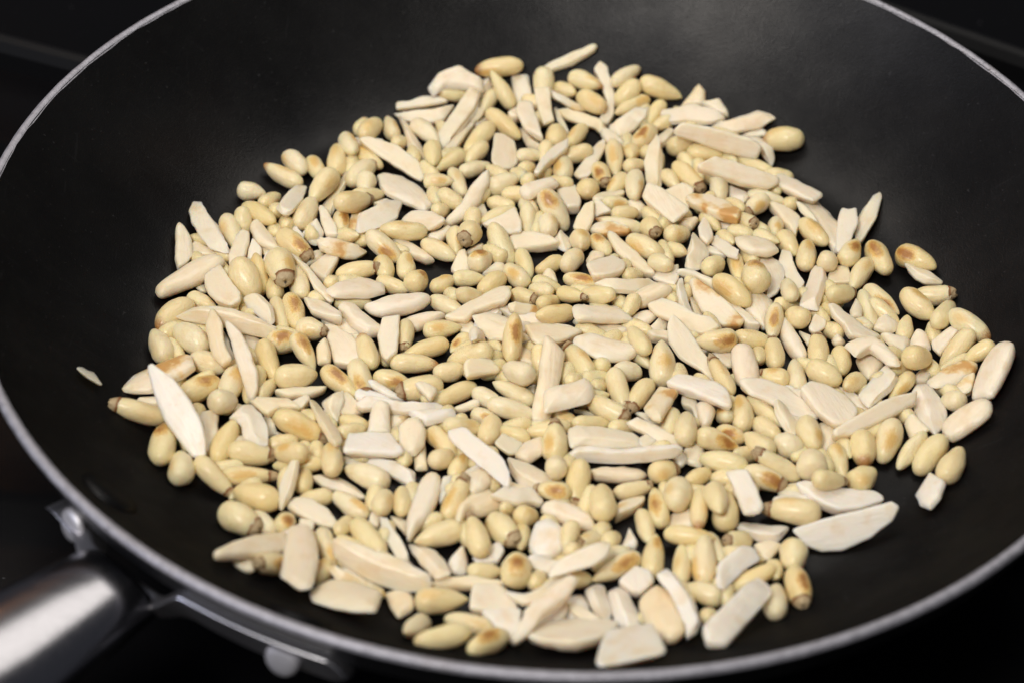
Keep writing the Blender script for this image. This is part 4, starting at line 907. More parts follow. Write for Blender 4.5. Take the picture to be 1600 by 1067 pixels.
# ---------------------------------------------------------------- almond slivers
ALMONDS = """-27.58,106.5,7.66|0.997,-0.048,-0.057|0.026,-0.486,0.874|2.85|-8.31,-3 -5.44,2.3 0.4,5.06 7.99,1.13 8.74,-2.99 4.72,-2.3 -3.16,-2.42 -6.09,-5.42||white hooked almond chip at the top of the heap
-25.97,92.66,5.25|-0.411,-0.900,-0.142|0.061,-0.182,0.981|2.72|-11.33,-2.7 -12.08,1.21 -4.73,3.54 5.03,2.45 14.25,1.2 9.12,-2.8||long cream almond sliver, nearest below the hooked top chip
-37.92,101.39,3.02|-0.954,-0.298,0.023|0.134,-0.359,0.924|2.31|7.15,-1.59 3.25,-1.05 -1.15,-2.37 -6.04,-1.31 -8.63,1.37 -0.05,1.71 7.94,1.37||second cream thin almond sliver lying level out above the broad upper slab
-35.96,97.13,2|0.983,0.185,-0.005|0.005,0.001,1.000|3.1|-9.82,2.66 9.03,2.66 4.93,-3.55 1.23,-4.16 -6.78,-1.25||cream thin almond sliver lying level, nearest above the broad upper slab
-39.62,84.08,2.26|0.425,-0.904,-0.049|0.021,-0.044,0.999|3.32|-12.48,0.95 -9.27,1.79 0.9,1.76 9.49,0.95 8.77,-0.79 2.94,-2.84||cream thin almond sliver, nearest above the broad upper slab
-19.51,95.12,1.8|-0.451,-0.892,-0.000|-0.000,-0.000,1.000|1.62|2.63,-1.74 -4.07,-0.07 -1.13,1.82 3.26,-0.07||half buried small cream almond sliver, nearest below right of the hooked top chip
-26.42,85.45,1.8|-0.521,-0.853,0.000|0.000,0.000,1.000|3.27|-7.9,-2.67 -8.84,0.49 1.62,1.86 7.38,3.08 8.59,0.49 4.06,-1.49||cream almond sliver, nearest below the hooked top chip
-7.73,109.1,3.51|-0.219,-0.889,-0.401|0.030,-0.417,0.908|2.57|-4.34,-4.3 -6.05,0.48 3.23,4.43 5.95,0.48 4.78,-1.29||cream almond chip, nearest below right of the topmost nut
-5.85,91.72,5.56|0.414,-0.904,-0.109|0.046,-0.099,0.994|2.71|-7.93,0.1 -6.58,3.98 2.59,1.88 10.26,0.1 4.21,-3.29 -4.31,-2.38||cream almond sliver, nearest below right of the hooked top chip
-1.12,98.71,5.35|-0.124,-0.957,-0.261|-0.033,-0.259,0.965|2.51|-6.05,-4.07 -7.1,0.8 1.32,2.24 5.98,3.84 7.99,0.8 4.19,-1.03||cream almond sliver, nearest to the right of the hooked top chip
4.05,96.05,1.8|0.264,-0.964,0.000|0.000,0.000,1.000|1.28|-7.55,-0.47 -3.02,1.04 5.83,0.97 6.08,-0.47 -1.16,-1.21||cream thin almond sliver, nearest to the right of the hooked top chip
-4.75,85.98,1.8|0.484,-0.875,0.000|0.000,0.000,1.000|3.07|-7.79,0.07 -0.84,1.42 4.97,1.92 5.2,0.07 0.89,-2.23||cream thin almond sliver, nearest above right of the long rising sliver
6.64,118.17,8.9|0.926,0.288,0.243|-0.033,-0.582,0.813|2.2|-8.87,0.76 -5.31,1.41 8.12,1.99 9.37,0.76 7.83,-0.62 1.04,-2.05 -6.61,-1.8 -8.57,-0.9||cream thin almond sliver, nearest to the right of the topmost nut
6,103.48,3.28|0.913,-0.257,-0.318|0.230,-0.320,0.919|2.12|-7.69,0.32 -3.39,1.3 3.41,1.05 6.88,0.32 3.34,-1.53 -2.34,-1.12|b|toasted cream thin almond sliver, below right of the topmost nut
17.41,107.04,4.39|0.108,-0.937,-0.332|-0.077,-0.341,0.937|2.95|-8.92,-2.65 -11.61,-0.54 -9.48,1.47 0.83,2.73 8.11,1.65 11.54,-0.54 10.12,-3.49 3.67,-0.06 -3.95,-1.42||half buried cream thin almond sliver, to the right of the topmost nut
11.07,97.26,1.8|0.817,-0.577,-0.000|0.000,-0.000,1.000|2.65|-9.38,-1.13 -1.88,2.91 3.52,2.98 7.14,1.23 8.13,-1.13 7.46,-2.81 4.1,-0.9 0.2,-2.42 -4.32,-3.13||cream thin almond sliver, nearest above left of the broken white rod
23.95,94.86,3.16|-0.596,-0.787,-0.157|-0.095,-0.125,0.988|3.1|4.19,-4.66 -2.15,-2.19 -9.08,1.13 -4.11,3.34 1.89,3.06 6.08,1.13 5.99,-2.17||cream almond sliver rising to the right, above right of the long rising sliver
42.33,96.49,5.03|0.947,-0.301,0.113|-0.214,-0.328,0.920|2.5|-9.41,0.31 0.02,3.62 7.01,2.83 10.65,0.31 4.86,-2.32 -6.76,-3.48 -8.59,-2.97||long cream almond sliver, above left of the long top rod
44.18,104.5,5.67|0.620,0.619,0.482|-0.199,-0.470,0.860|3.31|-5.4,2.34 4.26,2.34 3.47,-0.94 -0.61,-4.11||half buried cream almond chip, above left of the long top rod
50.02,100.01,5.51|0.871,-0.445,-0.209|-0.066,-0.526,0.848|2.89|-5.54,-0.8 -0.86,3.04 3.29,0.94 4.78,-0.8 0.83,-2.45||half buried cream almond sliver, above the long top rod
49.54,81.25,7.69|0.980,-0.192,-0.050|-0.126,-0.795,0.594|3.01|-13.71,0.65 -11.71,3.17 -3.42,3.23 8.32,2.45 12.8,0.64 11.54,-3.89 1.46,-3.14 -7.42,-1.82 -13.18,-1.24||long straight almond rod slanting down at the top right
33.91,88.99,1.8|-0.333,-0.943,0.000|0.000,0.000,1.000|2.6|-7.64,0.04 -4.36,2.45 2.57,1.72 6.25,0.04 5.55,-2.64 -0.81,-1.78||cream almond sliver, nearest to the left of the long top rod
57.99,93.26,5.63|0.966,-0.056,0.252|-0.253,-0.398,0.882|3.29|-10.7,0.14 -4.11,1.79 3.95,3.79 7.75,2.27 9.35,0.14 4.48,-2.51 -3.08,-3.26 -9.04,-1.62||long cream almond sliver, above right of the long top rod
61.42,90.65,3.56|0.971,-0.063,0.229|-0.237,-0.349,0.907|1.61|-4.29,0.33 1.58,1.95 3.26,0.33 2.7,-1.47 -2.61,-1.28||half buried small cream almond sliver, nearest to the left of the lone top right nut
62.93,83.18,3.89|0.620,-0.761,-0.192|-0.108,-0.325,0.940|3.01|-8.62,-2.38 -4.02,1.53 0.8,2.69 4.43,0.75 6.42,-2.39 1.9,-2.06 -1.85,-0.25||cream thin almond sliver, nearest below left of the lone top right nut
-94.94,37.56,4.55|0.424,-0.904,0.061|-0.026,0.055,0.998|2.91|-9.75,-2.14 -14.21,0.93 -10.28,2.08 -1.2,3.23 5.28,2.92 12.57,1.96 12.68,0.92 9.34,-2.51 1.24,-3.3 -5.93,-3.13||cream almond sliver, nearest below left of the round left nut
-101.22,30.1,3.55|-0.081,0.990,0.115|0.284,-0.087,0.955|2.59|-8.81,1.27 -4.86,2.13 6.68,2.06 9.34,1.27 7.29,-0.49 3.26,-2.34 -2.79,-2.95 -6.76,-0.97||cream almond sliver, nearest above the smooth left rod
-96.34,29.99,1.8|0.741,-0.671,0.000|0.000,0.000,1.000|3.4|-2.99,-1.54 -4.27,1.63 2.3,2.39 4.94,1.63 -0.12,-3.65||half buried small cream almond sliver, nearest above right of the smooth left rod
-85.62,29.48,3.27|-0.156,-0.988,-0.015|-0.002,-0.015,1.000|3.37|3.3,-2.37 -4.55,-2.21 -8.12,-1.14 -7.13,1.33 -2.65,2.1 6.4,2.5 7.14,-1.14||cream almond chip, nearest to the left of the capped fat nut
-44.19,73.83,3.2|0.817,-0.541,-0.201|0.024,-0.317,0.948|2.63|-12.58,-2.07 -10.54,0.39 -2.1,3.4 6.19,3.06 10.69,0.41 11.07,-2.07 8.15,-2.4 -1.34,-2.53 -8.43,-2.7||long cream thin almond sliver, above the broad upper slab
-72.64,51.16,4.41|-0.231,-0.951,0.207|0.049,0.201,0.978|3.08|5.9,-2.93 -3.92,-3.2 -11.69,0.36 -9.86,1.57 -1.14,2.87 8.79,2.64 9.76,0.36||cream almond chip, nearest to the right of the round left nut
-61.02,56.22,1.8|-0.174,-0.985,0.000|0.000,0.000,1.000|2.01|4.13,-2.92 -12.43,0.8 -6.54,2.15 3.14,1.44 9.33,0.8 6.59,-1.92||half buried cream thin almond sliver, to the left of the broad upper slab
-48.31,44.4,4.69|0.577,0.799,-0.168|0.098,0.136,0.986|2.86|-10.34,-0.18 -2.5,4.9 4.44,3.76 11.42,-0.19 3.61,-4.3 -3.29,-3.9 -10.34,-1.35||cream almond sliver, nearest below left of the broad upper slab
-54.67,45.03,1.8|-0.167,-0.986,0.000|0.000,0.000,1.000|1.74|3.52,-1.59 -3.62,-1.74 -7.35,0.33 3.33,2.27 5.69,0.33|b|half buried small toasted cream almond sliver, nearest below left of the broad upper slab
-41.14,60.25,1.8|0.570,-0.822,0.000|-0.000,0.000,1.000|2.5|-10.38,-2.94 -10.82,-0.31 -6.79,3.7 -0.5,5.15 6.49,4.99 9.3,3.89 11.3,-0.31 7.87,-2.06 -0.35,-5.83 -4.28,-5.52||broad thick almond slab near the upper left
-79.49,35.7,4.02|0.454,-0.891,0.003|-0.002,0.003,1.000|2.66|-4.34,-2.49 -6.91,-0.18 -7.37,2.22 -2.17,2.26 4.51,2.29 8.02,2.22 6.46,-0.09 3.08,-3.05||cream almond sliver, nearest above left of the capped fat nut
-65.73,38.69,2.89|0.085,-0.950,-0.300|0.027,-0.299,0.954|2.5|0.14,-3.69 -5.05,1.01 -0.04,3 4.06,1.01 3.63,-0.97||cream almond chip, nearest above right of the capped fat nut
-62.12,42.69,3.3|0.382,-0.924,-0.033|0.013,-0.031,0.999|2.55|-7.43,-0.14 -7.75,1.04 -3.39,1.7 2.35,1.57 6.93,1.04 4.89,-2.06 -1.66,-1.65||cream almond sliver, nearest above right of the capped fat nut
-57.67,30.91,4.54|0.975,0.000,-0.224|0.224,0.000,0.975|3.23|-7.33,1.31 -4.5,2.93 3.53,3.09 7.66,1.32 4.48,-2.88 1.45,-3.71 -3.5,-3.02 -5.72,-1.98|b|toasted cream almond sliver, nearest to the right of the capped fat nut
-81.49,29.25,3.13|0.350,-0.937,0.001|-0.001,0.001,1.000|2.66|-1.13,-1.44 -4.94,0.86 0.06,2.25 3.49,0.86 2.3,-2.82||half buried small cream almond chip, above left of the capped fat nut
-38.2,33.51,1.8|0.823,-0.568,0.000|-0.000,0.000,1.000|3.38|-8.2,0.46 -4.33,2.49 2.13,2.34 7.61,0.46 5.92,-1.78 0.95,-2.9 -3.96,-1.74||cream almond sliver, nearest below the broad upper slab
-47.19,54.4,1.8|0.987,0.162,-0.000|0.000,0.000,1.000|2.27|-3.09,0.03 1.38,1.92 2.79,0.03 -0.85,-1.94||half buried small cream almond sliver, nearest below left of the broad upper slab
-12.95,79.07,1.8|-0.064,-0.998,0.000|0.000,0.000,1.000|2.52|-8.5,-3.62 -9.27,-1.37 -6.59,2.76 3.53,4.57 7.29,2.71 8.99,-1.37 5.41,-3.41||cream almond chip, nearest above right of the long rising sliver
0.65,72.54,5.96|0.492,0.858,-0.146|0.073,0.127,0.989|3.03|-10.7,0.16 -1.65,2.16 5.88,1.74 10.54,0.16 5.59,-2.28 -2.32,-1.38 -10.5,-1.33||cream thin almond sliver, nearest above left of the ring ended nut
-22.48,54.5,4.03|-0.514,-0.830,-0.218|0.041,-0.278,0.960|2.77|-12.19,-1.32 -11.47,-0.34 -8.08,1.52 -0.27,3.01 6.74,2.27 10.78,0.47 12.51,-1.31 9.42,-2.14 2.93,-1.47 -3.7,-2.65 -10.12,-2.23||long curved almond sliver rising to the right above the middle
-35.36,44.73,3.22|0.974,-0.189,0.125|-0.123,0.024,0.992|2.52|-6.99,-0.1 -4.56,4.08 1.86,3.53 6.91,-0.1 3.66,-3.81 1.86,-4.92||cream almond sliver, nearest below right of the broad upper slab
-3.36,58.53,5.75|-0.663,-0.749,0.003|0.002,0.003,1.000|3.34|4.65,-3.3 2.17,-3.75 -6.95,-0.69 -5.95,3.35 -0.21,2.79 5.94,1.8 6.34,-0.69||cream almond sliver, nearest to the right of the long rising sliver
-12.01,43.7,3.78|0.840,0.491,0.231|-0.199,-0.116,0.973|3.29|-6,3.53 0.2,3.53 5.07,3.51 3.93,-1.64 1.77,-5.38 -2.4,-3.69||cream almond chip, nearest below right of the long rising sliver
-5.42,38.19,2.27|0.993,-0.089,-0.080|0.080,-0.007,0.997|3.01|-6.53,-0.13 -4.91,2.37 0.31,3.45 5.13,2.27 8.16,-0.13 3.04,-2.25 -4.29,-3.75||cream almond sliver, nearest below right of the long rising sliver
3.61,39.93,1.8|0.105,-0.994,0.000|0.000,0.000,1.000|2.83|-0.79,-2.79 -5.7,0.12 -1.01,2.17 2.53,2.38 4.9,0.12 2.8,-1.58||cream almond chip, nearest to the left of the leaf shaped sliver
-30.63,41.09,1.8|0.900,0.437,0.000|0.000,0.000,1.000|2.91|-5.26,0.4 3.68,2.51 4.34,0.4 -1.32,-2.94||half buried cream almond sliver, nearest below left of the long rising sliver
-21.91,34.24,1.8|0.737,0.676,0.000|0.000,0.000,1.000|1.93|-6.49,0.93 0.48,1.54 5.21,0.93 3.72,-1.6 -2.13,-1.59||half buried cream thin almond sliver, nearest below the long rising sliver
-19.59,50.93,1.8|-0.094,-0.996,0.000|0.000,0.000,1.000|2.04|-3.1,-2.09 -5.43,0.61 -0.45,2.41 6.27,0.61 2.09,-1.94||half buried small cream almond chip, nearest below right of the long rising sliver
12.35,76.52,1.8|-0.383,-0.924,0.000|0.000,0.000,1.000|2.51|8.17,-2.36 -3.59,-1.93 -8.78,-1.42 -11.91,-0.11 -7.85,1.75 0.57,2.09 7.7,2.34 9.49,-0.11||cream almond sliver, nearest above left of the broken white rod
30.39,73.02,4.2|-0.057,-0.971,-0.232|-0.017,-0.231,0.973|2.66|-0.58,-3.16 -7.26,-1.66 -11.41,0.65 -4.1,2.64 7.62,2.32 9.47,0.66 7.95,-1.81||cream almond sliver, nearest above the broken white rod
32.33,52.2,5.72|0.413,-0.908,-0.075|0.031,-0.069,0.997|3.35|-4.91,-5 -8.97,-1.12 -6.02,1.12 2.44,4.92 5.43,5.41 7.72,-1.13 1.86,-3.18||straight white almond rod with a broken end above the middle
39.28,49.56,1.8|0.932,0.361,0.000|0.000,0.000,1.000|3.09|-3.98,1.07 -0.44,2.26 3.55,1.07 3.24,-0.19 -0.24,-3.19 -2.01,-0.87||cream almond sliver, nearest below right of the broken white rod
37.51,60.56,2.65|0.175,-0.957,-0.232|0.042,-0.229,0.973|3.29|-1.24,-5.88 -4.18,1.17 -1.75,4.5 5.72,1.17 2.33,-1.51||half buried cream almond chip, above right of the broken white rod
46.48,53.01,5|0.737,-0.673,0.068|-0.050,0.046,0.998|2.98|-9.31,-1.6 -8.58,0.9 -3.51,3.65 2.84,3.6 8.08,2.08 9.75,-1.6 5.26,-2.67 -0.37,-3.39 -6.71,-3.37|b|toasted cream almond sliver, to the right of the broken white rod
43.55,43.19,3.44|0.011,-0.998,0.066|-0.001,0.066,0.998|2.78|-1.6,-2.15 -6.71,0.04 -3.97,1.47 2.66,2.26 6.04,0.04 2.82,-1.99||cream almond chip, nearest below right of the broken white rod
5.96,58.75,1.8|-0.225,-0.974,-0.000|-0.000,-0.000,1.000|3.3|-2.59,-4.43 -6.6,0.2 1.22,3.61 4.46,3.63 5.93,0.2 0.84,-2.98||cream almond chip, nearest to the right of the long rising sliver
10.05,47.8,3.63|0.534,0.803,0.265|-0.147,-0.220,0.964|2.7|-5.28,1.06 -1.23,2.1 4.35,2.95 6.76,1.05 0.36,-2.57 -4.19,-3.53|y|yellowish almond sliver, above left of the leaf shaped sliver
13.45,52.63,3.01|-0.299,-0.839,-0.455|-0.153,-0.429,0.890|3.01|-0.72,-4.23 -3.27,-0.14 -0.45,4.66 1.92,1.23 4.13,-0.14||cream almond chip, nearest above left of the leaf shaped sliver
16.88,44.13,2.67|0.979,-0.062,0.192|-0.192,0.012,0.981|2.99|-6.08,-0.45 -4.21,2.54 1.14,2.62 5.91,-0.45 5.64,-2.24 -0.67,-2.43|b|toasted cream almond sliver, above left of the leaf shaped sliver
25.3,55.88,1.8|-0.140,-0.990,0.000|0.000,0.000,1.000|3.22|-1.66,-3.76 -3.72,0.3 1.03,3.38 4.22,0.3||half buried small cream almond chip, above left of the ring ended nut
54.15,65.97,6.88|0.979,-0.072,-0.190|0.169,-0.233,0.958|3.11|-12.59,-0.66 -7.95,3.21 -3.3,3.31 8.12,2.17 11.83,1.64 11.66,-0.66 9.14,-2.81 0.54,-3.2 -5.15,-2.45 -11.49,-1.87||long cream thin almond sliver, nearest below right of the long top rod
71.35,64.07,3.41|0.652,-0.741,0.162|-0.107,0.122,0.987|2.99|-7.75,-1.24 -9.24,1.87 -1.87,2.71 6.81,3.5 7.63,1.86 7.83,-2.19 0.6,-3.05 -4.81,-3.55||cream almond sliver, nearest below the lone top right nut
54.21,62.74,1.8|0.417,-0.909,-0.000|0.000,-0.000,1.000|2.65|-5.79,-0.74 0.54,3.5 2.75,1.96 4.46,-0.74 1.26,-3|w|white almond chip, nearest below the long top rod
67.44,51.4,2.65|0.361,-0.928,0.089|-0.032,0.083,0.996|3.23|-8.6,-1.91 -5.78,0.69 -0.76,3.03 2.68,2.98 5.61,0.38 9.19,-1.91 3.59,-1.77 -2.3,-2.15||cream almond sliver, nearest above right of the big toasted nut
72.97,52.09,4.45|0.515,-0.841,-0.164|0.086,-0.140,0.986|1.78|-6.06,-0.18 -2.27,1.47 2.82,0.8 7.22,-0.18 3,-0.79 -1.23,-1.41||cream thin almond sliver, below the lone top right nut
78.01,51.7,1.8|0.354,-0.935,0.000|-0.000,0.000,1.000|2.74|-13.98,-2.29 -12,2.52 -3.5,3.83 2.18,4.21 14.98,-2.29 12.93,-4.35 3.35,-2.46 -6.77,-1.68||half buried cream almond sliver, nearest above right of the big toasted nut
83.17,45.46,3.96|-0.341,-0.939,0.038|0.013,0.036,0.999|2.78|9.12,-0.75 -4.85,-3.5 -8.78,-3.31 -8.11,-1.42 -9.57,0.61 -2.84,2.82 3.01,2.77 8.34,2.43 11.12,0.61||cream almond sliver, nearest to the left of the lone brown nut
90.23,52.8,2.74|-0.377,-0.910,-0.171|-0.191,-0.104,0.976|2.57|3.45,-3.01 -3.84,-2.53 -11.73,0.1 -9.68,1.57 -0.39,2.71 9.39,1.53 11.52,0.1||half buried cream almond sliver, nearest above left of the lone brown nut
57.17,36.56,5|0.899,-0.435,-0.043|0.039,-0.019,0.999|2.52|-6.9,0.85 -3.92,3.56 1.6,4.6 5.58,2.21 6.8,0.85 4.74,-2.84 0.33,-4.8 -4.71,-3.05||cream almond sliver, above the big toasted nut
48.39,37.04,3.63|0.452,-0.859,0.238|-0.111,0.211,0.971|2.24|-8.07,-0.45 -8.34,1.39 -0.86,1.99 5.76,1.66 8.32,-0.44 5.29,-2.09 -3.88,-1.73||cream almond sliver, nearest above left of the big toasted nut
49.87,49.22,1.8|0.660,-0.751,-0.000|0.000,-0.000,1.000|2.25|-4.1,0.43 0.51,1.91 3.29,0.43 0.77,-2.39||half buried small cream almond sliver, to the right of the broken white rod
-97.71,17.59,4.11|-0.742,-0.663,-0.099|-0.074,-0.066,0.995|4.5|10.62,-2.34 6.92,-3.34 -3.15,-4.26 -8.46,-3.09 -10.64,-0.04 -10,2.84 -6.09,4 0.03,4.33 11.15,1.4 11.52,-0.04|r|smooth thick almond rod at the upper left edge
-88.69,10.48,5.58|0.225,-0.962,0.153|-0.035,0.149,0.988|2.78|-7.03,-3.96 -9.13,-0.66 -9.56,1.21 -3.36,2.42 4.88,4.49 8.07,4.01 9.07,1.2 4.94,-2.64 -0.92,-4.2||cream almond chip, nearest below right of the smooth left rod
-85.49,-2.69,5.98|0.996,-0.090,-0.020|-0.054,-0.746,0.663|3.22|-14.67,-0.46 -10.04,2.56 -4.74,3.55 0.68,3.36 6.82,1.91 12.82,-0.46 11.38,-4.49 9.19,-3.52 2.84,-2.99 -1.8,-1.67 -7.79,-1.69 -12.34,-1.27||long cream thin almond sliver, nearest below right of the smooth left rod
-87.94,-11.7,6.82|0.229,-0.970,-0.083|0.019,-0.081,0.997|3.19|-6.47,-2.26 -10.94,-0.14 -10.74,1 -4.92,2.15 1.36,1.77 8.93,2.6 10.01,-0.14 6.6,-1.91 -1.34,-2.44|y|yellowish almond sliver, above right of the toasted left wedge
-94.69,14.78,1.8|0.852,-0.524,0.000|-0.000,0.000,1.000|1.88|-2.31,-0.53 -0.67,2.08 2.47,-0.53 0.89,-1.48||half buried small cream almond chip, nearest below right of the smooth left rod
-94.55,-0.62,1.8|0.709,-0.705,0.000|0.000,0.000,1.000|1.72|-3.73,-0.35 1.62,1.86 3.32,-0.35 -1.7,-1.46|b|half buried small toasted cream almond sliver, below the smooth left rod
-85.76,-8.42,1.8|0.349,-0.937,0.000|0.000,0.000,1.000|1.3|-9.12,0.32 -3.87,1.25 8.02,0.32 3.75,-1.62||half buried cream thin almond sliver, nearest above right of the toasted left wedge
-79.76,-6.76,1.8|0.506,-0.862,0.000|-0.000,0.000,1.000|2.67|-5.18,-1.3 -2.37,2.68 0.56,3.32 5.1,-1.3 2.36,-2.84||half buried small cream almond chip, nearest above left of the speckled left nut
-77.67,33.42,1.8|0.778,-0.628,0.000|-0.000,0.000,1.000|2.99|-6.85,0.02 1.9,4.17 4.4,0.02 2.16,-4.17||half buried cream almond chip, above left of the capped fat nut
-77.76,3.23,5.62|0.605,-0.796,0.017|-0.010,0.013,1.000|2.48|-6.55,-1.57 -5.82,1.83 -2.62,2.99 2.78,2.39 6.61,0.49 7.39,-1.57 3.46,-2.23 -2.62,-2.61||cream almond sliver, nearest below left of the capped fat nut
-60.18,-12.05,3.91|-0.252,-0.906,-0.339|-0.091,-0.327,0.941|3.31|-1.33,-2.61 -3.29,-1.81 -4.66,-0.5 0.01,2.1 2.98,2.88 3.79,-0.5|y|yellowish almond chip, above right of the speckled left nut
-55.24,-8.8,2.71|0.492,-0.869,-0.063|0.031,-0.055,0.998|3.39|-9.81,-1 -7.61,1.63 -2.85,3.63 2.7,4.37 6.05,2.5 7.65,-1 4.48,-4.75 -2.23,-3.08||cream almond chip, nearest above right of the speckled left nut
-43.2,-6.24,4.39|-0.176,-0.976,-0.132|-0.023,-0.130,0.991|3.01|-6.62,-3.43 -8.36,1.3 -0.74,2.5 5.18,3.49 8.83,1.31 7.18,-0.64 0.33,-3.13||cream almond sliver, nearest to the right of the speckled left nut
-51.18,1.63,3.96|0.655,-0.752,-0.076|0.050,-0.057,0.997|3.28|-7.42,-1.98 -8.12,0.45 -5.97,3 -2.07,2.48 6.48,3.23 7.37,0.46 6.18,-2.44 -0.08,-3.54 -4.58,-2.21||cream almond sliver, nearest above right of the speckled left nut
-41.41,8.32,3.63|0.985,0.170,-0.007|0.007,0.001,1.000|4.5|-9.83,0.84 -2.41,4.06 2.15,4.19 8.08,3.39 9.67,0.84 7.51,-1.71 2.32,-3.93 -5.26,-4.52 -7.88,-2.11|r|long smooth cream almond sliver, nearest below the broad upper slab
-61.35,5.28,3.47|0.663,-0.735,0.142|-0.095,0.105,0.990|2.87|-8.73,-0.1 -7.78,1.8 -0.41,3 5.69,2.12 8.64,-0.1 6.84,-1.69 -0.65,-3.46 -5,-1.73||cream almond sliver, nearest below right of the capped fat nut
-52.61,13.11,4.89|0.961,0.161,-0.225|0.222,0.037,0.974|3.19|-8.93,-1.42 -4.74,2.79 1.31,5.68 4.91,5.03 8.14,1.8 7.83,-1.43 2.65,-3.93 -7.08,-5||cream almond sliver, nearest to the right of the capped fat nut
-63.68,15.38,4.59|0.582,-0.813,-0.018|0.011,-0.015,1.000|2.3|-13.38,-0.53 -12.04,0.63 -6.81,1.16 0.76,1.26 6.88,1.68 9.29,-0.53 7.79,-1.56 1.78,-1.88 -4.11,-0.39||long cream thin almond sliver, nearest below right of the capped fat nut
-61.83,24.82,2.36|-0.273,-0.961,-0.038|-0.010,-0.036,0.999|2.97|1.56,-4.42 -4.65,-1.93 -6.07,2.58 -2.22,2.9 6.42,2.58 4.77,-0.64||cream almond chip, nearest to the right of the capped fat nut
-64.67,29.73,1.8|0.585,0.811,0.000|0.000,0.000,1.000|1.91|-5.04,-0.33 1.41,2.22 3.6,-0.33 0.96,-1.84||half buried small cream almond sliver, nearest to the right of the capped fat nut
-55.64,0.13,1.8|0.905,-0.424,0.000|-0.000,0.000,1.000|2.71|-7.37,0.36 0.37,2.74 6.6,0.36 2.03,-2.89 -3.31,-1.28||half buried cream thin almond sliver, nearest above right of the speckled left nut
-51.66,-4.7,2.91|0.637,-0.771,0.001|-0.001,0.001,1.000|1.59|-2.43,-1.25 -0.16,2.5 2.58,-1.25||half buried small cream almond sliver, nearest above right of the speckled left nut
-24.53,27.55,2.5|-0.151,-0.969,-0.195|-0.030,-0.193,0.981|2.46|2.97,-2.69 -3.85,-1.66 -5.21,0.37 2.02,3.3 4.01,0.37||half buried small cream almond chip, nearest below the long rising sliver
-0.3,23.3,2.59|0.420,-0.809,-0.412|0.190,-0.366,0.911|3.04|-0.3,-2.81 -2.47,-0.45 -2.56,0.98 -0.21,1.98 3.51,0.98 1.45,-0.84||small cream almond chip, above left of the parallelogram slab
-7.25,7.93,3.79|0.953,0.162,-0.255|0.252,0.043,0.967|2.57|-4.86,1.12 0.57,1.74 4.89,1.13 2.85,-1.93 -3.82,-1.26|yb|toasted yellowish almond sliver, above the side toasted nut
-15.22,26.56,1.8|0.869,0.494,0.000|0.000,0.000,1.000|2.46|-4.42,0.15 1.46,2.38 3.65,0.15 1.8,-2.07 -2.98,-1.12||half buried small cream almond sliver, nearest above the side toasted nut
-18.89,8.37,3.96|0.830,0.556,0.054|-0.045,-0.030,0.999|3.35|-11.24,1.47 -5.61,2.32 3.18,3.05 8.93,3.14 9.97,1.46 8.92,-1.5 5.8,-3.67 1.65,-2.65 -3.51,-2.02 -7.07,-3.86 -9.67,-1.26||long cream almond sliver, nearest above left of the side toasted nut
-34.79,4.18,1.8|0.992,0.122,0.000|-0.000,-0.000,1.000|3.22|-5.63,0.92 -0.44,2.67 3.46,2.82 6.79,0.92 2.98,-1.33 -1.45,-3.52 -3.95,-2.93||cream almond sliver, nearest to the left of the side toasted nut
-22.83,1.62,1.8|0.605,-0.796,0.000|-0.000,0.000,1.000|2.42|-3.61,-0.78 -1.43,2.11 1.52,2.27 3.43,-0.78 0.09,-2.43||half buried small cream almond chip, nearest to the left of the side toasted nut
-19.71,-5.93,6.09|0.521,0.052,-0.852|0.848,0.084,0.524|2.8|-3.47,0.21 4.84,7.44 3.79,0.21 -0.94,-4.11 -5.05,-6.98||small cream almond chip, nearest to the left of the side toasted nut
-14.46,-1.38,5.02|0.868,-0.494,-0.042|0.036,-0.021,0.999|2.66|-8.66,0.59 -5.46,4.28 0.38,4.84 3.77,2.23 9.44,0.59 7.82,-1.5 3.57,-3.98 0.38,-5.25 -4.27,-2.98||cream almond sliver, nearest above left of the side toasted nut
-6.17,5.14,1.8|0.915,-0.404,0.000|-0.000,0.000,1.000|3.07|-15.13,-0.22 -8.78,1.89 1.66,2.8 5.85,2.25 10.97,-0.22 5.03,-3.88 -1.53,-2.04 -7.79,-0.03||half buried long cream thin almond sliver, above right of the side toasted nut
-0.82,-4.57,5.45|0.970,0.051,-0.238|0.238,0.013,0.971|3.36|-7.25,2.14 -2.55,3.22 7.39,2.97 9.32,2.15 3.65,-2.06 -2.16,-4.82 -5.32,-3.26||cream almond sliver, nearest to the right of the side toasted nut
-6.66,-8.53,1.8|0.134,-0.991,0.000|0.000,0.000,1.000|3.25|-3.56,-1.65 -5.55,1.76 -0.3,2.95 5.25,1.76 2.47,-4.06|y|half buried small yellowish almond chip, below right of the side toasted nut
12.37,32.92,1.8|-0.167,-0.986,-0.000|-0.000,-0.000,1.000|2.88|1.52,-2.46 -3.25,-1.52 -1.59,2.72 0.94,2.76 3.34,-1.52||small cream almond chip, nearest to the left of the leaf shaped sliver
15.03,24.36,4.68|-0.426,-0.888,0.172|0.074,0.155,0.985|3.29|1.03,-5.77 -7.09,-1.14 -4.5,4.11 -0.16,5.26 4.68,2.53 7.27,-1.14||cream almond chip, nearest below left of the leaf shaped sliver
21.88,33.85,2.03|0.581,-0.813,-0.024|0.014,-0.020,1.000|3.27|-11.36,0.48 -11.14,1.58 -5.31,2.03 1.88,2.18 9.55,1.6 11.16,0.48 8.86,-1.28 3.56,-2.34 -3.06,-2.53 -7.72,-1.4||white leaf shaped almond sliver lying across nuts above the middle
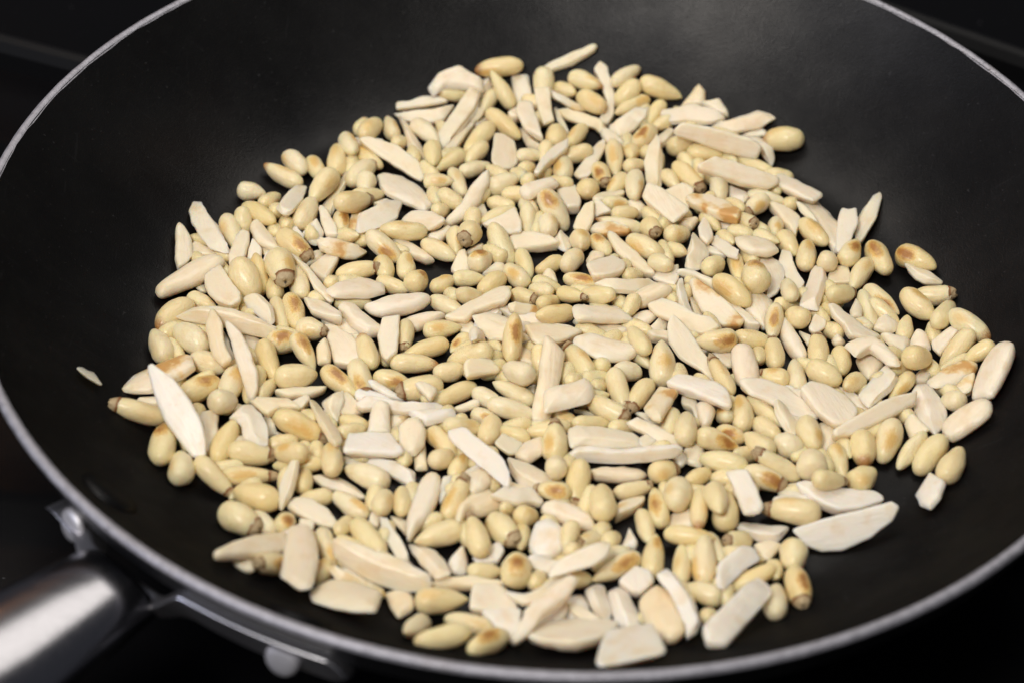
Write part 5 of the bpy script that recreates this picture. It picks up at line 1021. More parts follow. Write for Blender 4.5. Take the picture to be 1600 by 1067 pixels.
40.49,34.17,3.31|-0.086,-0.989,-0.124|-0.011,-0.124,0.992|3.09|5.45,-3.11 -2.52,-2.15 -8.35,-1.41 -2.67,3.2 -0.12,3.98 1.88,1.72 5.81,1.56 6.35,-1.41||cream almond chip, nearest below right of the ring ended nut
46.26,36.58,1.8|0.708,-0.706,0.000|0.000,0.000,1.000|2.42|-4.57,0.15 2.5,2.1 3.89,0.15 -1.11,-2.27||half buried small cream almond sliver, nearest above left of the big toasted nut
13.1,5.24,5.18|0.968,-0.119,-0.219|0.217,-0.027,0.976|2.77|-7.93,0 -7.16,1.39 4.49,5.8 7.24,3.19 9.57,0 -6,-6.11 -7.18,-3.8||flat parallelogram almond slab in the middle of the heap
20.96,18.28,4.62|0.958,0.237,-0.163|0.158,0.039,0.987|2.96|-9.72,1.35 -1.48,3.14 6.78,2.7 9.47,1.36 4.57,-2.64 -0.32,-3.74 -4.95,-3.07||cream thin almond sliver, nearest below the leaf shaped sliver
27.14,15.3,3.84|-0.810,-0.522,-0.268|-0.225,-0.145,0.963|4.5|3.94,-3.45 -0.04,-3.63 -4.58,-2.06 -6.25,2.15 -4.13,3.38 0.52,2.97 5.61,2.17 5.59,-0.81|r|smooth cream almond chip, nearest below right of the leaf shaped sliver
32.23,25.39,1.8|-0.159,-0.987,0.000|0.000,0.000,1.000|2.51|-1.03,-4.87 -5.62,2.51 1.7,3.37 4.96,2.51 1.85,-3.68||half buried small cream almond chip, nearest below right of the leaf shaped sliver
35.59,14.04,4.42|0.214,-0.973,-0.083|0.018,-0.081,0.997|2.08|-3.64,-0.97 -7.13,0.84 -6.97,1.84 -2.02,1.29 7.01,0.84 4.56,-1.62 0.81,-1.83||cream almond sliver, nearest above the steep middle sliver
41.58,23.66,2.72|0.912,-0.385,-0.140|0.129,-0.055,0.990|2.8|-7.64,-0.4 -3.6,1.66 1.55,1.94 6.72,-0.4 5.5,-2.52 -0.95,-0.45 -6.86,-1.4||cream thin almond sliver, nearest to the left of the big toasted nut
44.19,11.54,3.09|0.640,-0.763,-0.094|0.061,-0.072,0.996|3.22|-11.11,0.8 -10.83,2.25 -6.46,3.02 2.15,3.1 9.22,2.55 9.93,0.8 6.62,-3.06 2.97,-4 -1.75,-3.66 -6.94,-1.83|b|long toasted cream almond sliver, above right of the steep middle sliver
39.07,13.42,1.8|0.101,-0.995,-0.000|0.000,-0.000,1.000|1.56|-7.53,-1 -4.45,0.09 4.01,1.9 5.03,-1||half buried cream thin almond sliver, nearest above the steep middle sliver
35.18,4.22,5.33|0.868,-0.491,0.080|-0.069,0.039,0.997|3.06|-11.54,0.82 -10.25,2.95 -4.07,3.44 2.65,1.64 7.28,2.22 10.86,0.82 8.04,-2.97 4.45,-4.1 -1.53,-2.29 -7.91,-1.11||long cream thin almond sliver, nearest above the steep middle sliver
25.09,8.27,1.8|-0.883,-0.470,0.000|0.000,0.000,1.000|2.49|2.86,-2.71 -1.45,-2.75 -5.1,0.58 -1.86,2.3 1.17,3.14 4.2,0.58||cream almond sliver, nearest to the right of the parallelogram slab
28.75,4.66,1.8|-0.446,-0.895,0.000|0.000,0.000,1.000|2.6|3.45,-3.1 -1.38,-1.51 -7.18,-0.96 -5.58,0.7 -0.52,2.32 3.72,2.65 4.73,-0.96||cream almond chip, nearest above the speckled upright nut
36.31,-6.86,3.72|0.513,-0.823,-0.244|0.042,-0.260,0.965|2.96|-8.45,-2 -10.81,0.33 -10.55,1.61 -7.3,2.5 -1.24,2.74 6.77,2.81 12.15,1.98 12.5,0.33 6.89,-0.83 1.6,-3.65 -3.95,-3.84||long almond sliver slanting steeply down right of the middle
14.18,2.87,1.8|0.989,-0.150,0.000|0.000,0.000,1.000|2.65|-9.23,1.25 4,2.38 7.42,1.25 3.49,-3.22 -1.89,-2 -7.73,0||cream thin almond sliver, below the parallelogram slab
3.71,0.4,3.74|0.970,-0.186,-0.160|0.157,-0.030,0.987|2.09|-3.71,0.16 0.49,1.91 4.43,0.16 1.48,-1.33 -3.38,-1.41||cream almond sliver, nearest below left of the parallelogram slab
13.79,-8.1,4.92|0.962,-0.238,-0.133|0.129,-0.032,0.991|2.66|-8.6,1.1 -5.29,3.73 3.07,3.34 8.34,2.97 8.93,1.11 6.82,-2.24 1.85,-4.26 -1.83,-4.09 -5.15,-2.94 -8.48,-1.79||long cream almond sliver, nearest below the parallelogram slab
5.57,-5.37,1.8|0.939,-0.344,0.000|0.000,0.000,1.000|2.22|-5.46,-0.75 -0.7,2.89 5.3,-0.75 1.68,-2.04||half buried cream thin almond sliver, nearest above right of the upright crossed rod
18.23,-1.24,1.8|0.930,-0.367,0.000|0.000,0.000,1.000|1.21|-1.48,-0.68 0.13,1.36 1.36,-0.68||half buried small cream almond sliver, below right of the parallelogram slab
60.65,28.5,1.8|0.185,-0.983,0.000|0.000,0.000,1.000|2.52|-9.29,-3.57 -8.26,1.51 -3.23,3.85 1.78,4.11 8.62,0.2 10.53,-3.57 -0.36,-2.26||half buried cream almond sliver, to the right of the big toasted nut
66.38,29.55,2.21|0.197,-0.979,-0.055|0.011,-0.054,0.999|2.53|-2.36,-3.06 -8.58,0.04 -7.89,1.69 -3.82,2.08 1.9,1.99 7.18,2.31 8.79,0.04 3.53,-1.81 1.21,-2.68||cream almond sliver, nearest to the right of the big toasted nut
79.65,27.25,1.8|-0.631,-0.776,0.000|0.000,0.000,1.000|2.96|4,-1.42 -2.85,-4.29 -5.25,-0.26 0.67,4.98 5.4,-0.26||half buried small cream almond chip, above right of the round ended rod
71.97,19.11,4.2|-0.062,-0.991,0.116|0.007,0.116,0.993|3.33|8.25,-4.62 1.34,-3.06 -8.65,-0.7 -11.73,0.74 -10.8,2.66 -4.63,3.99 4.11,1.97 10.1,0.73 9.57,-1.8||cream almond chip, above right of the round ended rod
56.68,13.54,1.8|0.201,-0.980,0.000|0.000,0.000,1.000|3.18|0.11,-4.37 -7.05,-0.7 -6.56,2.44 -2.81,4.63 0.93,3.86 3.44,1.5 8.79,-0.7 6.58,-2.65||cream almond chip, nearest below the big toasted nut
50.4,11.04,1.8|0.647,-0.762,0.000|0.000,0.000,1.000|3.05|-11.75,0.13 -9.46,1.3 -1.69,1.68 4.49,1.04 9.14,0.13 6.81,-2.48 -0.91,-0.9||long cream thin almond sliver, nearest below left of the big toasted nut
71.45,5.31,3.09|0.017,-0.903,-0.429|0.008,-0.428,0.904|3.16|1.45,-2.76 -3.27,-0.62 -1.32,2.78 1.04,2.02 3.08,-0.62||small cream almond chip, nearest above right of the round ended rod
64.38,0.12,1.8|0.246,-0.969,0.000|0.000,0.000,1.000|4.5|-5.91,-2.39 -8.22,-0.79 -8.5,1.01 -5.39,2 0.41,2.37 4.01,2.88 8.77,1.01 6.48,-1.6 1.05,-2.66|r|smooth round ended almond rod right of the middle
80.15,2.41,5.92|0.788,-0.605,-0.111|0.088,-0.068,0.994|2.69|-9.12,1.86 -8.09,3.41 -0.02,2.71 8.45,1.87 6.61,-1.56 2.23,-5.05 -2.52,-1.95 -6.57,-0.47||cream almond sliver, nearest to the right of the round ended rod
76.71,-0.91,3.06|0.037,-0.207,-0.978|0.170,-0.963,0.211|2.88|-0.04,-2.15 -2.48,-0.34 0.41,2.51 2.23,-0.34||small cream almond chip, to the right of the round ended rod
68.53,1.71,1.8|0.321,-0.947,0.000|0.000,0.000,1.000|1.34|-3.32,-1 0.01,2 3.3,-1||half buried small cream almond sliver, to the right of the round ended rod
102.79,27.26,3.68|0.770,-0.637,-0.037|-0.153,-0.240,0.959|2.63|-6.43,0.33 -5.61,1.3 0.73,2.01 5.83,1.49 6.09,0.33 2.22,-2.17 -0.99,-2.45 -4.8,-0.87||cream almond sliver, nearest below the lone brown nut
82.62,11.07,4.09|-0.242,-0.966,0.096|0.023,0.093,0.995|1.95|0.92,-1.74 -5.53,-0.99 -2.29,1.27 3.02,2.15 4.02,-0.98||small cream almond chip, nearest below left of the lone brown nut
90.29,6.78,2.75|-0.076,-0.997,0.001|0.000,0.001,1.000|2.96|2.22,-3.84 -2.23,-2.09 -4.64,0.24 -1,3.6 2.43,2.51 3.62,0.24 2.94,-1.96||cream almond chip, nearest below left of the lone brown nut
98.82,0.55,2.78|0.536,0.732,0.421|-0.248,-0.340,0.907|2.73|-3.42,2.12 1.74,2.68 3.2,2.11 2.99,-0.51 -0.63,-4.05 -2.19,-1.78||cream almond chip, nearest above left of the thick right rod
92.4,-0.54,3.3|0.605,-0.762,-0.231|0.144,-0.181,0.973|2.89|-4.31,-2.44 -4.42,-1.11 1.14,4.24 3.11,1.24 3.91,-1.12 0.89,-2.53||cream almond chip, nearest to the left of the thick right rod
105.34,-0.11,3.69|-0.602,-0.779,-0.172|-0.271,-0.003,0.962|2.8|2.06,-3.14 -2.88,-1.95 -4.97,-1.14 -5.74,2.12 -2.31,2.07 5.88,2.12 4.48,-1.05||cream almond sliver, nearest above left of the thick right rod
84.94,-7.94,6.51|0.843,-0.533,0.076|-0.064,0.040,0.997|2.96|-7.78,-2.3 -5.92,1.34 -2.79,4.61 1.99,3.46 8.01,-0.12 8.8,-2.29 5.92,-3.32 -1.18,-0.34 -2.89,-4.92||cream almond sliver, nearest to the left of the thick right rod
-118.23,-32.32,12.1|0.790,-0.246,-0.561|0.605,0.165,0.779|0.7|-4.1,-1.68 -3.05,1.31 -0.27,1.81 0.57,4.13 3.46,-0.01 3.98,-1.68 -0.99,-2.31|f|small jagged almond flake alone on the bare pan at the left
-101.66,-23.85,5.01|-0.799,-0.601,-0.018|0.013,-0.047,0.999|3.3|10.79,-1.91 5.12,-4.59 -2.83,-4.44 -9.2,-3.37 -10.39,-1.14 -8.68,3.63 -4.27,4.71 5.06,4.58 8.78,1.74 11.1,-1.15|b|toasted almond wedge under the big left sliver
-94.54,-43.43,10.41|0.566,-0.680,-0.465|-0.029,-0.580,0.814|3.31|-14.78,-0.33 -14.57,1.03 -7.76,3.49 -1.41,4.23 5.44,3.65 10.21,2.04 13.78,-0.33 12.01,-3.03 5.31,-3.86 -0.7,-4.14 -8.24,-2.5|w|biggest white almond sliver, slanting across the left edge of the heap
-80.23,-19.83,6.69|0.324,-0.936,-0.135|-0.035,-0.154,0.987|2.91|-14.05,-1.58 -14.19,-0.81 -9.15,1.74 -1.81,2.48 4.81,2.5 10.15,1.23 12.9,-0.8 12.1,-2.04 2.11,-2.06 -5.62,-1.82||long cream thin almond sliver, to the left of the speckled left nut
-87.47,-41.09,3.01|-0.097,-0.990,-0.101|-0.010,-0.101,0.995|2.82|-3.82,-4.01 -6.88,1.22 1.16,2.54 9.88,1.22 0.71,-1.64||half buried cream almond sliver, nearest below right of the big left sliver
-76.42,-42.76,6.64|0.487,-0.873,-0.041|0.020,-0.035,0.999|2.68|-4.51,-4.61 -7.53,0.66 -6.82,3.04 -2.15,3.87 2.58,3.15 8.49,0.66 7.45,-1.52 3.78,-3.96 -1.03,-2.63 -3.46,-3.3||cream almond chip, below left of the speckled left nut
-65.36,-25.45,1.8|0.974,0.225,-0.000|0.000,0.000,1.000|2.69|-6.94,1 -4.78,1.64 2.1,1.54 7.49,1 5.75,-0.63 1.42,-1.92 -3.58,-1.9||cream thin almond sliver, nearest below the speckled left nut
-65.23,-30.2,1.8|-0.513,-0.858,-0.000|-0.000,-0.000,1.000|2.99|1.59,-2.44 -3.62,-0.19 -2.83,1.61 2.31,1.6 3.07,-0.19||small cream almond chip, below the speckled left nut
-72.3,-32.65,3.62|0.979,-0.206,0.003|-0.003,0.001,1.000|2.71|-7.13,0.36 -3.26,2.07 4.36,2.95 7.68,0.36 2.39,-0.82 0.32,-4.18 -1.39,-3.74 -5.15,-0.86||cream thin almond sliver, below left of the speckled left nut
-57.85,-41.09,5.73|0.305,-0.938,0.165|-0.051,0.157,0.986|2.72|-11.78,-1.57 -12.92,-0.31 -7.74,0.9 4.13,2.29 9.03,1.84 11.01,-0.31 7.87,-1.41 -3.51,-1.83|y|yellowish almond sliver, nearest above left of the trapezoid block
-56.3,-31.97,3.94|-0.141,-0.982,-0.124|-0.018,-0.122,0.992|2.78|-0.79,-3.69 -4.86,-0.8 -5.34,1.11 -2.12,2.47 1.16,2.13 5.78,2.21 5.96,1.11 2.81,-1.52||cream almond chip, nearest below right of the speckled left nut
-52.51,-30.79,1.8|-0.254,-0.967,-0.000|-0.000,-0.000,1.000|3.07|-3.03,-2.77 -4.44,-1.87 -0.07,4.11 2.83,1.96 4,-1.87||half buried small cream almond chip, nearest above left of the trapezoid block
-40.73,-31.75,3.97|0.999,0.039,-0.034|0.034,0.001,0.999|3.23|-10.47,-0.04 -7.85,3.32 -3.81,3.25 0.84,1.48 7.06,1.68 13.57,-0.04 7.01,-2.54 0.82,-2.74 -5.36,-1.41 -8.75,-2.28|w|long white thin almond sliver, above right of the trapezoid block
-43.38,-25.82,3.39|0.899,-0.291,-0.327|0.311,-0.101,0.945|2.09|-5.7,0.48 -4.73,1.49 -0.06,0.97 5.87,0.48 4.89,-0.9 1.01,-1.43 -3.78,-0.62|w|white thin almond sliver, above the trapezoid block
-44.33,-38.26,5.42|0.348,-0.911,-0.223|0.079,-0.208,0.975|2.5|2.68,-4.31 -5.07,-0.24 -6.04,1.26 -3.64,3.84 5.18,1.27 3.68,-4.35||cream almond chip, nearest above the trapezoid block
-45.86,-47.97,4.76|0.917,-0.397,-0.041|0.037,-0.016,0.999|3.36|-5.77,-5.12 -7.32,0.83 -3.61,3.13 2.24,6.09 5.05,4.12 8.5,0.83 7.06,-1.15 -4.85,-6.32|w|white trapezoid almond block left of the middle
-39.77,-34.64,1.8|-0.560,-0.828,0.000|0.000,0.000,1.000|2.98|-0.94,-3.73 -4.73,1.13 0.88,2.42 5.17,1.13|b|half buried toasted cream almond chip, above right of the trapezoid block
-35.93,-44.17,5.23|0.183,-0.956,-0.231|0.043,-0.227,0.973|2.85|-3.4,-2.98 -5.52,-0.21 -5.2,2.49 -1.2,3.97 3.48,2.6 5.89,-0.21 4.94,-2.48 1.35,-3.73||cream almond chip, nearest to the right of the trapezoid block
-53.75,-46.89,1.8|0.113,-0.994,0.000|-0.000,0.000,1.000|1.1|-0.6,-1.22 -2.56,0.61 3.15,0.61||half buried small cream almond sliver, nearest to the left of the trapezoid block
-72.34,-38.34,1.8|0.207,-0.978,-0.000|0.000,-0.000,1.000|1.25|-4.29,-1.25 -2.81,1.2 3.13,1.48 3.74,-1.25||half buried small cream almond sliver, below left of the speckled left nut
-69.5,-41.7,1.8|0.865,-0.503,0.000|0.000,0.000,1.000|1.18|-2,0.72 1.92,0.72 0.08,-1.43||half buried small cream almond sliver, below the speckled left nut
-32.7,-28.46,6.31|0.347,-0.922,-0.173|0.061,-0.162,0.985|3.09|-2.68,-2.79 -3.08,-0.33 0.31,2.87 1.87,2.04 3.71,-0.33||cream almond chip, nearest above right of the trapezoid block
-19.28,-18.21,5.07|0.978,0.074,-0.193|0.193,0.015,0.981|2.88|-4.55,0.21 -3.47,2.04 3.37,3.36 5.68,0.21 4.64,-0.78 -1.28,-2.96 -3.91,-4.2||cream almond sliver, nearest below left of the side toasted nut
-22.08,-29.17,2.05|0.918,0.388,0.079|-0.073,-0.031,0.997|1.89|-4.29,0.25 -3.54,1.18 2.36,1.26 3.84,0.25 2.89,-1.43 -1.45,-1.31|y|yellowish almond sliver, nearest below left of the side toasted nut
-30.77,-36.09,4.89|0.999,-0.032,0.000|-0.000,0.000,1.000|3.07|-6.59,0.37 -1.92,2.04 5.42,3.3 5.89,0.37 0.85,-2.69 -1.84,-3.83 -4.76,-1.48|w|white almond sliver, above right of the trapezoid block
-33.92,-46.9,1.8|-0.154,-0.988,0.000|0.000,0.000,1.000|2.83|-4.12,-3.14 -6.68,-0.08 0.83,1.9 5.25,3.16 5.86,-0.08 -0.04,-1.78||cream almond sliver, nearest to the right of the trapezoid block
-18.37,-52.87,7.59|0.645,-0.764,0.014|-0.066,-0.037,0.997|2.9|-12.29,-1.33 -9.58,1.8 -3.61,2.91 4.45,3.31 10.53,0.67 12.63,-1.33 11.49,-2.26 4.73,-2.27 -4.92,-2.81 -10.21,-2.42|w|long white almond sliver, nearest to the left of the grey tan nut
-11.56,-44.59,3.09|0.469,-0.854,-0.226|0.109,-0.198,0.974|2.53|-1.47,-3.67 -4.02,0.35 0.87,4.1 3.5,0.35 3.05,-1.74||cream almond chip, nearest to the left of the grey tan nut
-5.72,-45.4,2.68|-0.321,-0.946,-0.052|-0.017,-0.049,0.999|2.68|3.91,-3.52 -1.85,-2.71 -6.18,1.14 -0.71,3.62 4.77,1.14||cream almond chip, nearest below left of the grey tan nut
-1.54,-22.74,5.9|-0.004,-0.988,-0.157|-0.019,-0.157,0.987|2.86|-14.26,-1.1 -14.71,0.8 -9.55,4.58 -3.95,3.93 10.25,1.1 14.11,0.79 13.45,-3.84 10.37,-4.17 2.14,-2.95 -6.2,-2.03||long pale almond rod standing upright and crossed by another rod
3.61,-30.16,7.51|-0.611,-0.790,0.043|0.026,0.034,0.999|3.23|3.36,-5.57 0.53,-4.95 -4.53,-1.86 -8.29,-0.86 -7.87,1.84 -5.34,4.71 -2.04,5.41 5.08,1.85 9.18,-0.86||cream almond chip, nearest below right of the upright crossed rod
-5.3,-22,1.8|-0.074,-0.997,-0.000|-0.000,-0.000,1.000|1.14|-0.56,-1.61 -2.48,0.81 3.03,0.81||half buried small cream almond sliver, nearest below left of the upright crossed rod
27.38,-30.07,5.84|-0.026,-0.981,0.194|0.005,0.194,0.981|2.96|1.69,-4.17 -8.82,-0.13 -5.26,5.01 1.1,2.91 9.09,-0.13 7.61,-2.21 4.45,-3.95|b|square almond cube with a toasted orange top over a black gap
24.71,-31.62,1.8|0.815,-0.579,-0.000|0.000,-0.000,1.000|1.22|-4.74,-0.35 -2.32,1.28 4.01,0.66 4.31,-0.35 0.1,-1.36 -1.71,-0.75|y|half buried yellowish thin almond sliver, below left of the toasted cube
35.91,-26.58,1.8|0.267,-0.964,0.000|-0.000,0.000,1.000|2.56|-4.94,-0.55 -3.79,1.92 1.73,1.63 8.38,-0.55 1.22,-0.47 -1,-2.76||half buried cream almond sliver, to the right of the toasted cube
39.23,-31.34,3.9|-0.196,-0.981,0.002|0.000,0.002,1.000|3.15|-3.72,-2.94 -4.85,0.02 -1.89,2.63 4.01,1.93 5.76,0.02 2.22,-1.75||cream almond chip, nearest to the right of the toasted cube
38.65,-25.39,6.05|0.862,-0.494,0.113|-0.098,0.056,0.994|3.25|-9.48,-2.84 -8.35,1.68 -5.86,2.97 -1.26,3.35 2.05,4.3 5.3,3.01 8.94,-0.76 9.75,-2.82 7.52,-3.34 2.15,-2.77 -4.19,-2.82|w|long white almond sliver, nearest below the steep middle sliver
12.32,-42.57,4.66|0.994,-0.109,-0.026|0.026,-0.003,1.000|2.67|-9.12,1.02 -7.13,2.78 1.13,3.91 7.34,3.68 11.25,1.02 10.77,-0.69 1.77,-3.36 -4.36,-3.53 -7.83,-5.71 -8.75,-2.61||long cream almond sliver, nearest above left of the long bent sliver
17.53,-48.78,5.42|0.994,-0.019,0.108|-0.088,-0.720,0.689|2.7|-14.47,0.63 -11.84,2.51 -8.45,2.38 -1.42,1.26 7.1,2.07 13.59,2.1 15.22,0.63 13.45,-1.28 6.92,-2.16 -4.39,-2.3 -11.43,-1.47 -14.28,-1.64|w|long bent white almond sliver lying level right of the middle
12.98,-31.59,1.8|0.955,-0.297,-0.000|0.000,-0.000,1.000|1.52|-8.32,-0.18 -4.82,1.38 5.18,0.32 8.55,-0.18 3.3,-1.26||half buried cream thin almond sliver, nearest above left of the long bent sliver
25.97,-39.57,3.85|0.913,-0.363,-0.189|0.175,-0.070,0.982|2.79|-8.6,-0.28 -6.07,1.56 -0.68,2.11 6.62,0.45 8.23,-0.28 2.88,-2.47 -2.65,-1.06||cream thin almond sliver, below the toasted cube
36.09,-44.43,1.8|-0.126,-0.992,0.000|0.000,0.000,1.000|2.5|-0.99,-3.33 -6.02,1.69 0.72,2.57 4.37,1.69 3.57,-2.21||half buried small cream almond chip, below right of the toasted cube
50.62,-13,4.28|-0.232,-0.953,-0.194|-0.046,-0.189,0.981|4.5|-4.33,-4.61 -6.62,-3.14 -7.01,0.32 -1.84,3.24 4.32,4.91 7.66,0.32 3.01,-2.83|r|smooth cream almond chip, below left of the round ended rod
45.8,-7.68,1.8|0.712,-0.702,-0.000|0.000,-0.000,1.000|2.62|-4.23,-1.33 -0.95,4.27 4.26,-1.33 2.09,-2.73||half buried small cream almond chip, to the right of the steep middle sliver
71.55,-28.12,4.97|0.443,-0.890,-0.112|0.050,-0.100,0.994|3.15|-7.05,-5.38 -8.49,-0.95 -6.05,2.16 -0.63,5.75 4.67,6.11 6.78,3.51 7.73,-0.95 6.48,-3.1 1.86,-4.85 -3,-5.18||long cream almond chip, below right of the round ended rod
77.38,-21.77,1.8|0.812,-0.583,0.000|0.000,0.000,1.000|2.54|-12.49,-0.44 -4.64,1.35 1.92,2.27 6.87,-0.44 6.28,-3.38 0.14,-0.49||long cream thin almond sliver, nearest below right of the round ended rod
58.42,-25.91,4.56|0.913,-0.359,-0.195|0.182,-0.071,0.981|2.88|-11.44,-0.7 -10.46,1.25 -6.5,3.42 0.62,4.31 7.44,2.09 11.74,-0.71 7.82,-3.94 2.65,-3.48 -0.9,-2.92 -7.61,-2.92||long cream thin almond sliver, below the round ended rod
59.62,-33.31,5.15|0.347,-0.911,-0.222|0.079,-0.207,0.975|2.62|-5.64,-1.03 -6.27,0.42 -3.89,1.48 2.24,2.39 6.14,0.42 5.01,-1.15 1.67,-2.07 -2.47,-2.08||cream almond sliver, below the round ended rod
70.27,-37.03,1.8|-0.434,-0.901,0.000|0.000,0.000,1.000|2.54|-4.26,-3.86 -6.16,-1.37 -2.34,4.08 5.88,2 6.43,-1.37||half buried cream almond chip, nearest above the big right sliver
84.37,-8.36,1.8|-0.184,-0.983,0.000|0.000,0.000,1.000|3.17|-1.43,-4.06 -5.81,-0.09 -0.83,3.84 3.67,2.28 5.79,-0.09 3.2,-1.9||cream almond chip, nearest to the right of the round ended rod
85.27,-19.49,4.24|-0.353,-0.933,-0.069|-0.024,-0.064,0.998|2.57|4.65,-4.34 -2.8,-2.37 -8.85,-0.42 -4.52,4.35 -0.1,3.75 8.54,-0.42 7.18,-2.29||cream almond chip, below right of the round ended rod
98.76,-11.49,1.8|-0.752,-0.659,0.000|0.000,0.000,1.000|2.73|2.88,-1.3 -3.53,-2.9 -5.44,0.26 2.46,3.09 5.29,0.26||half buried cream almond chip, nearest to the left of the thick right rod
105.63,-13.68,3.98|0.946,0.317,0.062|-0.102,0.113,0.988|3.05|-7.61,0.35 0.57,4.59 5.79,4.56 7.67,0.35 4.54,-2.87 -2.28,-4.63 -6.49,-3.49 -7.96,-1.47|b|toasted cream almond sliver, nearest to the left of the thick right rod
106.75,-17.94,3.01|0.925,0.078,0.373|-0.378,0.063,0.924|3.3|-7.61,2.37 5.55,2.37 2.97,-3.14 0.02,-3.55|b|half buried toasted cream almond sliver, below left of the thick right rod
114.81,-18.21,9.28|-0.237,-0.970,-0.053|-0.551,0.089,0.830|4.5|8.7,-5.56 3.44,-5.74 -3.81,-4.5 -8.56,-1.74 -10.75,1.31 -9.19,4.47 -6.61,5.93 -1.87,5.54 4.67,3.59 10.63,1.31 8.97,-2.41|r|thick smooth almond rod standing at the far right edge
98.07,-25.22,2.22|0.156,-0.988,-0.010|0.002,-0.010,1.000|3.29|-6.54,-3.17 -9.16,-0.83 -8.77,2.56 -4.96,3.49 -0.35,4.46 3.66,4.15 7.02,2.01 9.88,-0.83 7.28,-2.65 4.29,-4.37 -1.71,-3.82|w|white almond chip, nearest below left of the thick right rod
106.42,-33.38,6.11|-0.637,-0.622,-0.455|-0.589,0.012,0.808|4.5|4.74,-5.13 -0.24,-4.68 -6.57,-1.75 -7.81,0.98 -6.96,3.03 -3.91,5.48 2.78,3.34 7.93,0.99 7,-2.54|r|long smooth cream almond sliver, below left of the thick right rod
83.06,-31.78,4.96|-0.817,-0.575,-0.057|0.098,-0.235,0.967|3.38|13.51,-1.85 3.14,-2.24 -3.15,-2.48 -8.53,-1.64 -14.27,-0.22 -11.58,2.33 -4.97,2.41 4.78,1.97 9.75,1.68 14.11,-0.22||long cream thin almond sliver, nearest above left of the lumpy white crumb
93.04,-34.35,3.66|-0.048,-0.776,-0.628|-0.039,-0.627,0.778|3.29|-0.94,-2.96 -4.05,-0.82 0.44,3.95 4.09,-0.82||half buried cream almond chip, nearest above the lumpy white crumb
-72.08,-88.56,10.16|-0.520,-0.732,0.441|0.350,0.289,0.891|2.65|13.77,-2.38 4.31,-3.76 -5.05,-3.8 -14.57,-0.86 -10.09,2.51 -5.49,5.26 4.01,3.19 12.16,0.62 14.81,-0.85||long cream almond sliver, to the left of the wide front slab
-73.78,-91.43,8.28|-0.158,-0.837,0.523|0.359,0.445,0.820|3.11|3.31,-2.98 -4.03,-2 -8.49,0.53 4.89,3.28 5.52,0.53||half buried small cream almond chip, to the left of the wide front slab
-65.89,-63.1,6.31|-0.215,-0.959,-0.185|-0.040,-0.180,0.983|2.21|-7.06,-1.43 -7.38,0.7 -3.36,1.56 3.2,2.04 8.12,0.7 7.96,-0.03 1.78,-1.94 -2.91,-1.9||cream almond sliver, nearest below the speckled left nut
-53.69,-59.06,1.8|0.923,-0.385,0.000|0.000,0.000,1.000|2.83|-7.73,-0.68 -5.69,1.66 -0.8,2.69 4.74,1.38 7.95,-0.68 7.04,-1.78 1.79,-2.06 -3.65,-2.02||cream thin almond sliver, below left of the trapezoid block
-40.29,-53.18,1.8|0.868,-0.497,0.000|0.000,0.000,1.000|3.33|-8.96,-2.1 -7.51,0.22 -0.73,2.86 5.22,2.22 7.55,-2.1 5.86,-2.61 -1,-1.64 -6.05,-1.81|w|white almond sliver, nearest below right of the trapezoid block
-50.76,-50.65,1.91|0.997,-0.070,-0.041|0.041,-0.003,0.999|1.77|-3.66,1.29 3.49,1.29 2.69,-1.11 -2.1,-1.73||half buried small cream almond sliver, below left of the trapezoid block
-59.59,-69.48,2.19|0.900,-0.434,-0.034|0.031,-0.015,0.999|2.83|-6.83,-1.78 -6.09,1.74 -2.42,3.26 2.75,2.81 6.74,0.22 7.33,-1.78 4.21,-2.64 -1.84,-2.69||cream almond sliver, nearest above left of the wide front slab
-39.24,-79.19,3.26|0.506,-0.835,-0.215|0.111,-0.184,0.977|2.27|-8.52,0.4 -4.4,1.75 2.57,1.87 7,0.4 5.51,-2 1.46,-1.9 -3.84,-1.45||cream thin almond sliver, nearest above right of the wide front slab
-61.15,-91.52,9.27|-0.016,-0.956,0.293|0.109,0.289,0.951|2.79|-13.42,-3.82 -14.13,1.02 -8.31,3.4 0.82,4.54 12.65,3.79 13.83,1.01 8.57,-4.06 -3.72,-4.28||long cream almond chip, to the left of the wide front slab
-42.1,-89.86,5.28|0.903,-0.423,-0.083|-0.210,-0.600,0.772|3.18|-13.77,1.27 -12.82,2.54 -5.79,3.15 3.07,3.67 11.7,3.23 13.19,1.25 12.7,-0.98 6.4,-3.65 -0.93,-4.14 -7.36,-3.36 -11.56,-2.2||wide grey white almond slab at the front left
-60.88,-73.67,1.8|0.662,-0.750,0.000|0.000,0.000,1.000|2.18|-3.09,-0.06 0.69,2.13 2.55,-0.06 0.19,-2.05||half buried small cream almond chip, nearest above left of the wide front slab
-44.25,-70.9,1.8|-0.548,-0.837,0.000|0.000,0.000,1.000|2.65|-0.78,-2.11 -3.39,-0.25 1.78,2.39 2.6,-0.25||half buried small cream almond chip, nearest above the wide front slab
-37.87,-71.92,1.8|0.582,-0.813,0.000|-0.000,0.000,1.000|1.73|-3.9,-1.12 -0.39,2.24 4.27,-1.12||half buried small cream almond sliver, below left of the fat upright rod
-32.62,-65.55,2.83|-0.169,-0.985,0.036|0.019,0.033,0.999|4.5|-9.48,-2.27 -11.97,-0.28 -10.61,2.62 -5.2,3.54 3.97,3.17 10.35,0.66 13.63,-0.28 13.55,-1.64 6.14,-2.91 -2.42,-3.31|r|smooth fat almond rod standing upright at the lower middle
-27.33,-59.52,2.79|-0.296,-0.926,-0.236|-0.072,-0.224,0.972|1.79|-2.96,-1.79 -4.02,0.59 2.18,1.16 5.85,0.59||cream thin almond sliver, nearest above right of the fat upright rod
